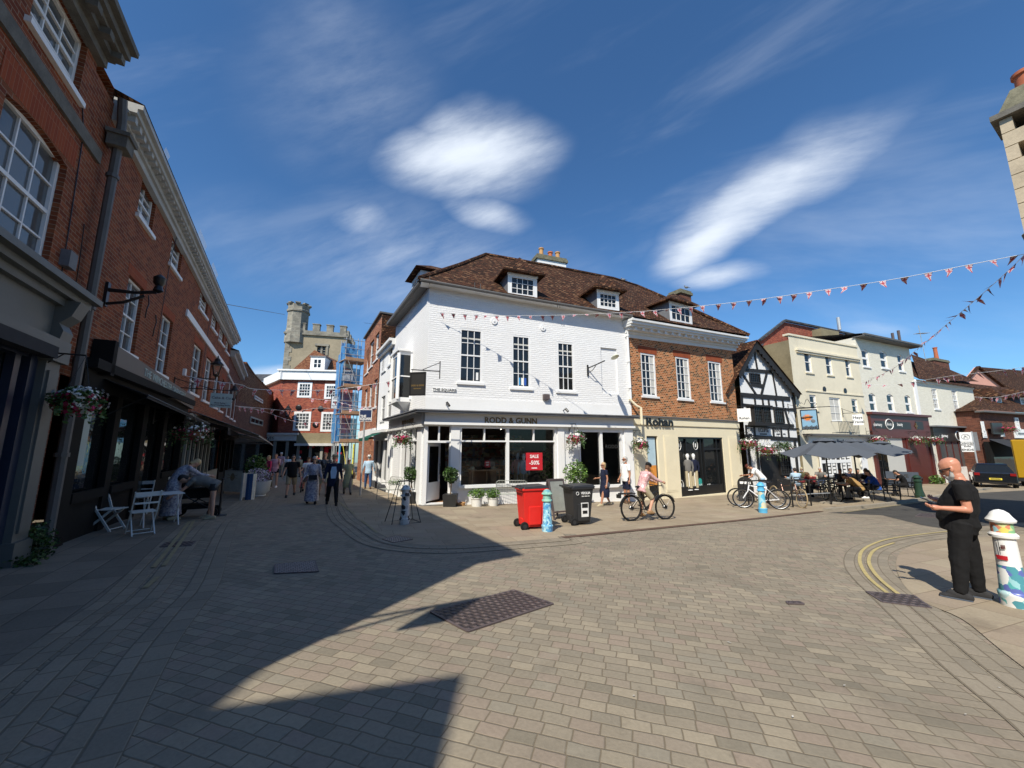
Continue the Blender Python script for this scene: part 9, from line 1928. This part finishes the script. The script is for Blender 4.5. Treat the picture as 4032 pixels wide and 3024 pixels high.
# seated on the terrace
def sitter(k,x,y,rel,label,**kw):
    g=at_px(k,x,y); a=dict(legL=(86,5,80),legR=(84,8,95),armL=(35,8,60,20),armR=(35,8,60,20),lean=8,curve=10,seat=.45,vox=.02); a.update(kw)
    a['legL']=kw.get('legL',(86,5,80)); return person(g,view_rz(g)+R(rel),kw.pop('h',1.72) if 'h' in kw else 1.72,label,**{q:v for q,v in a.items() if q!='h'})
sitter('s3',800,1425,95,'seated man in mustard shirt and grey trousers leaning over the terrace table',fat=1.2,lean=28,curve=18,head=(10,0),topc='c_mustard',botc='c_grey',shoe='c_black',hair='hair_dark')
sitter('s3',1150,1395,110,'seated person in a bright blue top with dark hair seen from behind',lean=14,topc='c_blue',top='long',botc='c_charcoal',shoe='c_white',hair='hair_dark',hairlen=.05)
sitter('s3',1000,1340,150,'person with brown hair between the blue top and the white-capped man',topc='c_black',botc='c_black',hair='hair_brown',hairlen=.06,fem=True)
sitter('s3',925,1270,190,'white-bearded man in pale cap and white shirt facing across the table',topc='c_white',botc='c_grey',hair='hair_grey',beard='hair_grey',hat='band',hatc='c_beige')
sitter('s3',740,1290,200,'person in dark hooded top in the parasol shade',topc='c_black',top='long',botc='c_black',hair='hair_dark',hairlen=.03)
sitter('s3',405,1290,185,'man in dark checked shirt facing the camera under the first parasol',topc='hawaii',top='long',botc='c_charcoal',hair='hair_dark',skin='skin_tan')
sitter('s3',590,1260,200,'person in navy top between the checked shirt and the hooded top',topc='c_navy',botc='c_black',hair='hair_brown',fem=True)
sitter('s2',1750,1010,170,'person in grey top at the tables behind the barrier',topc='c_grey',botc='c_denim',hair='hair_grey')
sitter('s3',1720,1325,100,'dark-haired woman in black T-shirt looking at her phone at the end table',fem=True,lean=10,curve=14,head=(25,0),topc='c_black',botc='c_black',shoe='c_black',hair='hair_dark',hairlen=.06,h=1.66)
sitter('s2',1630,1130,150,'hunched person in a dark flat cap and maroon top by the barrier',lean=22,curve=20,head=(15,0),topc='c_maroon',top='long',botc='c_charcoal',hair='hair_dark',hat='band',hatc='c_brown')
sitter('s2',1335,1070,20,'seated person in light blue shirt with dark hair, back to the camera',topc='c_lightblue',top='long',botc='c_grey',hair='hair_dark')
sitter('s2',1440,1010,165,'man with grey beard and cap in olive shirt facing the light blue shirt',topc='c_olive',botc='c_khaki',hair='hair_grey',beard='hair_grey',hat='band',hatc='c_beige',glasses=True)
sitter('s2',1060,1010,110,'person in orange top with brown hair at the inn door tables',topc='c_orange',botc='c_charcoal',hair='hair_brown',hairlen=.04,fem=True)
# a few faint chalk marks, gum spots and bird droppings belong to the paving
mk=MB(); rg=random.Random(4)
for x,y in [(250,1080),(1310,1028),(240,556),(730,810),(485,318),(1050,1186),(1920,1175),(2090,1040)]:
    q=at_px('s1',x,y); w=rg.uniform(.01,.025); a=rg.random()*3
    c,s_=math.cos(a)*w,math.sin(a)*w; mk.quad(*[Vector((q.x+dx,q.y+dy,zg(q.x+dx,q.y+dy)+.014)) for dx,dy in((-c,-s_),(s_*.4,-c*.4),(c,s_),(-s_*.4,c*.4))])
o=mk.build('paving_marks','chalk_white',None,fixn=False); o['kind']='stuff'; o['label']='small white droppings and chalk flecks on the setts'
o['category']='marks'
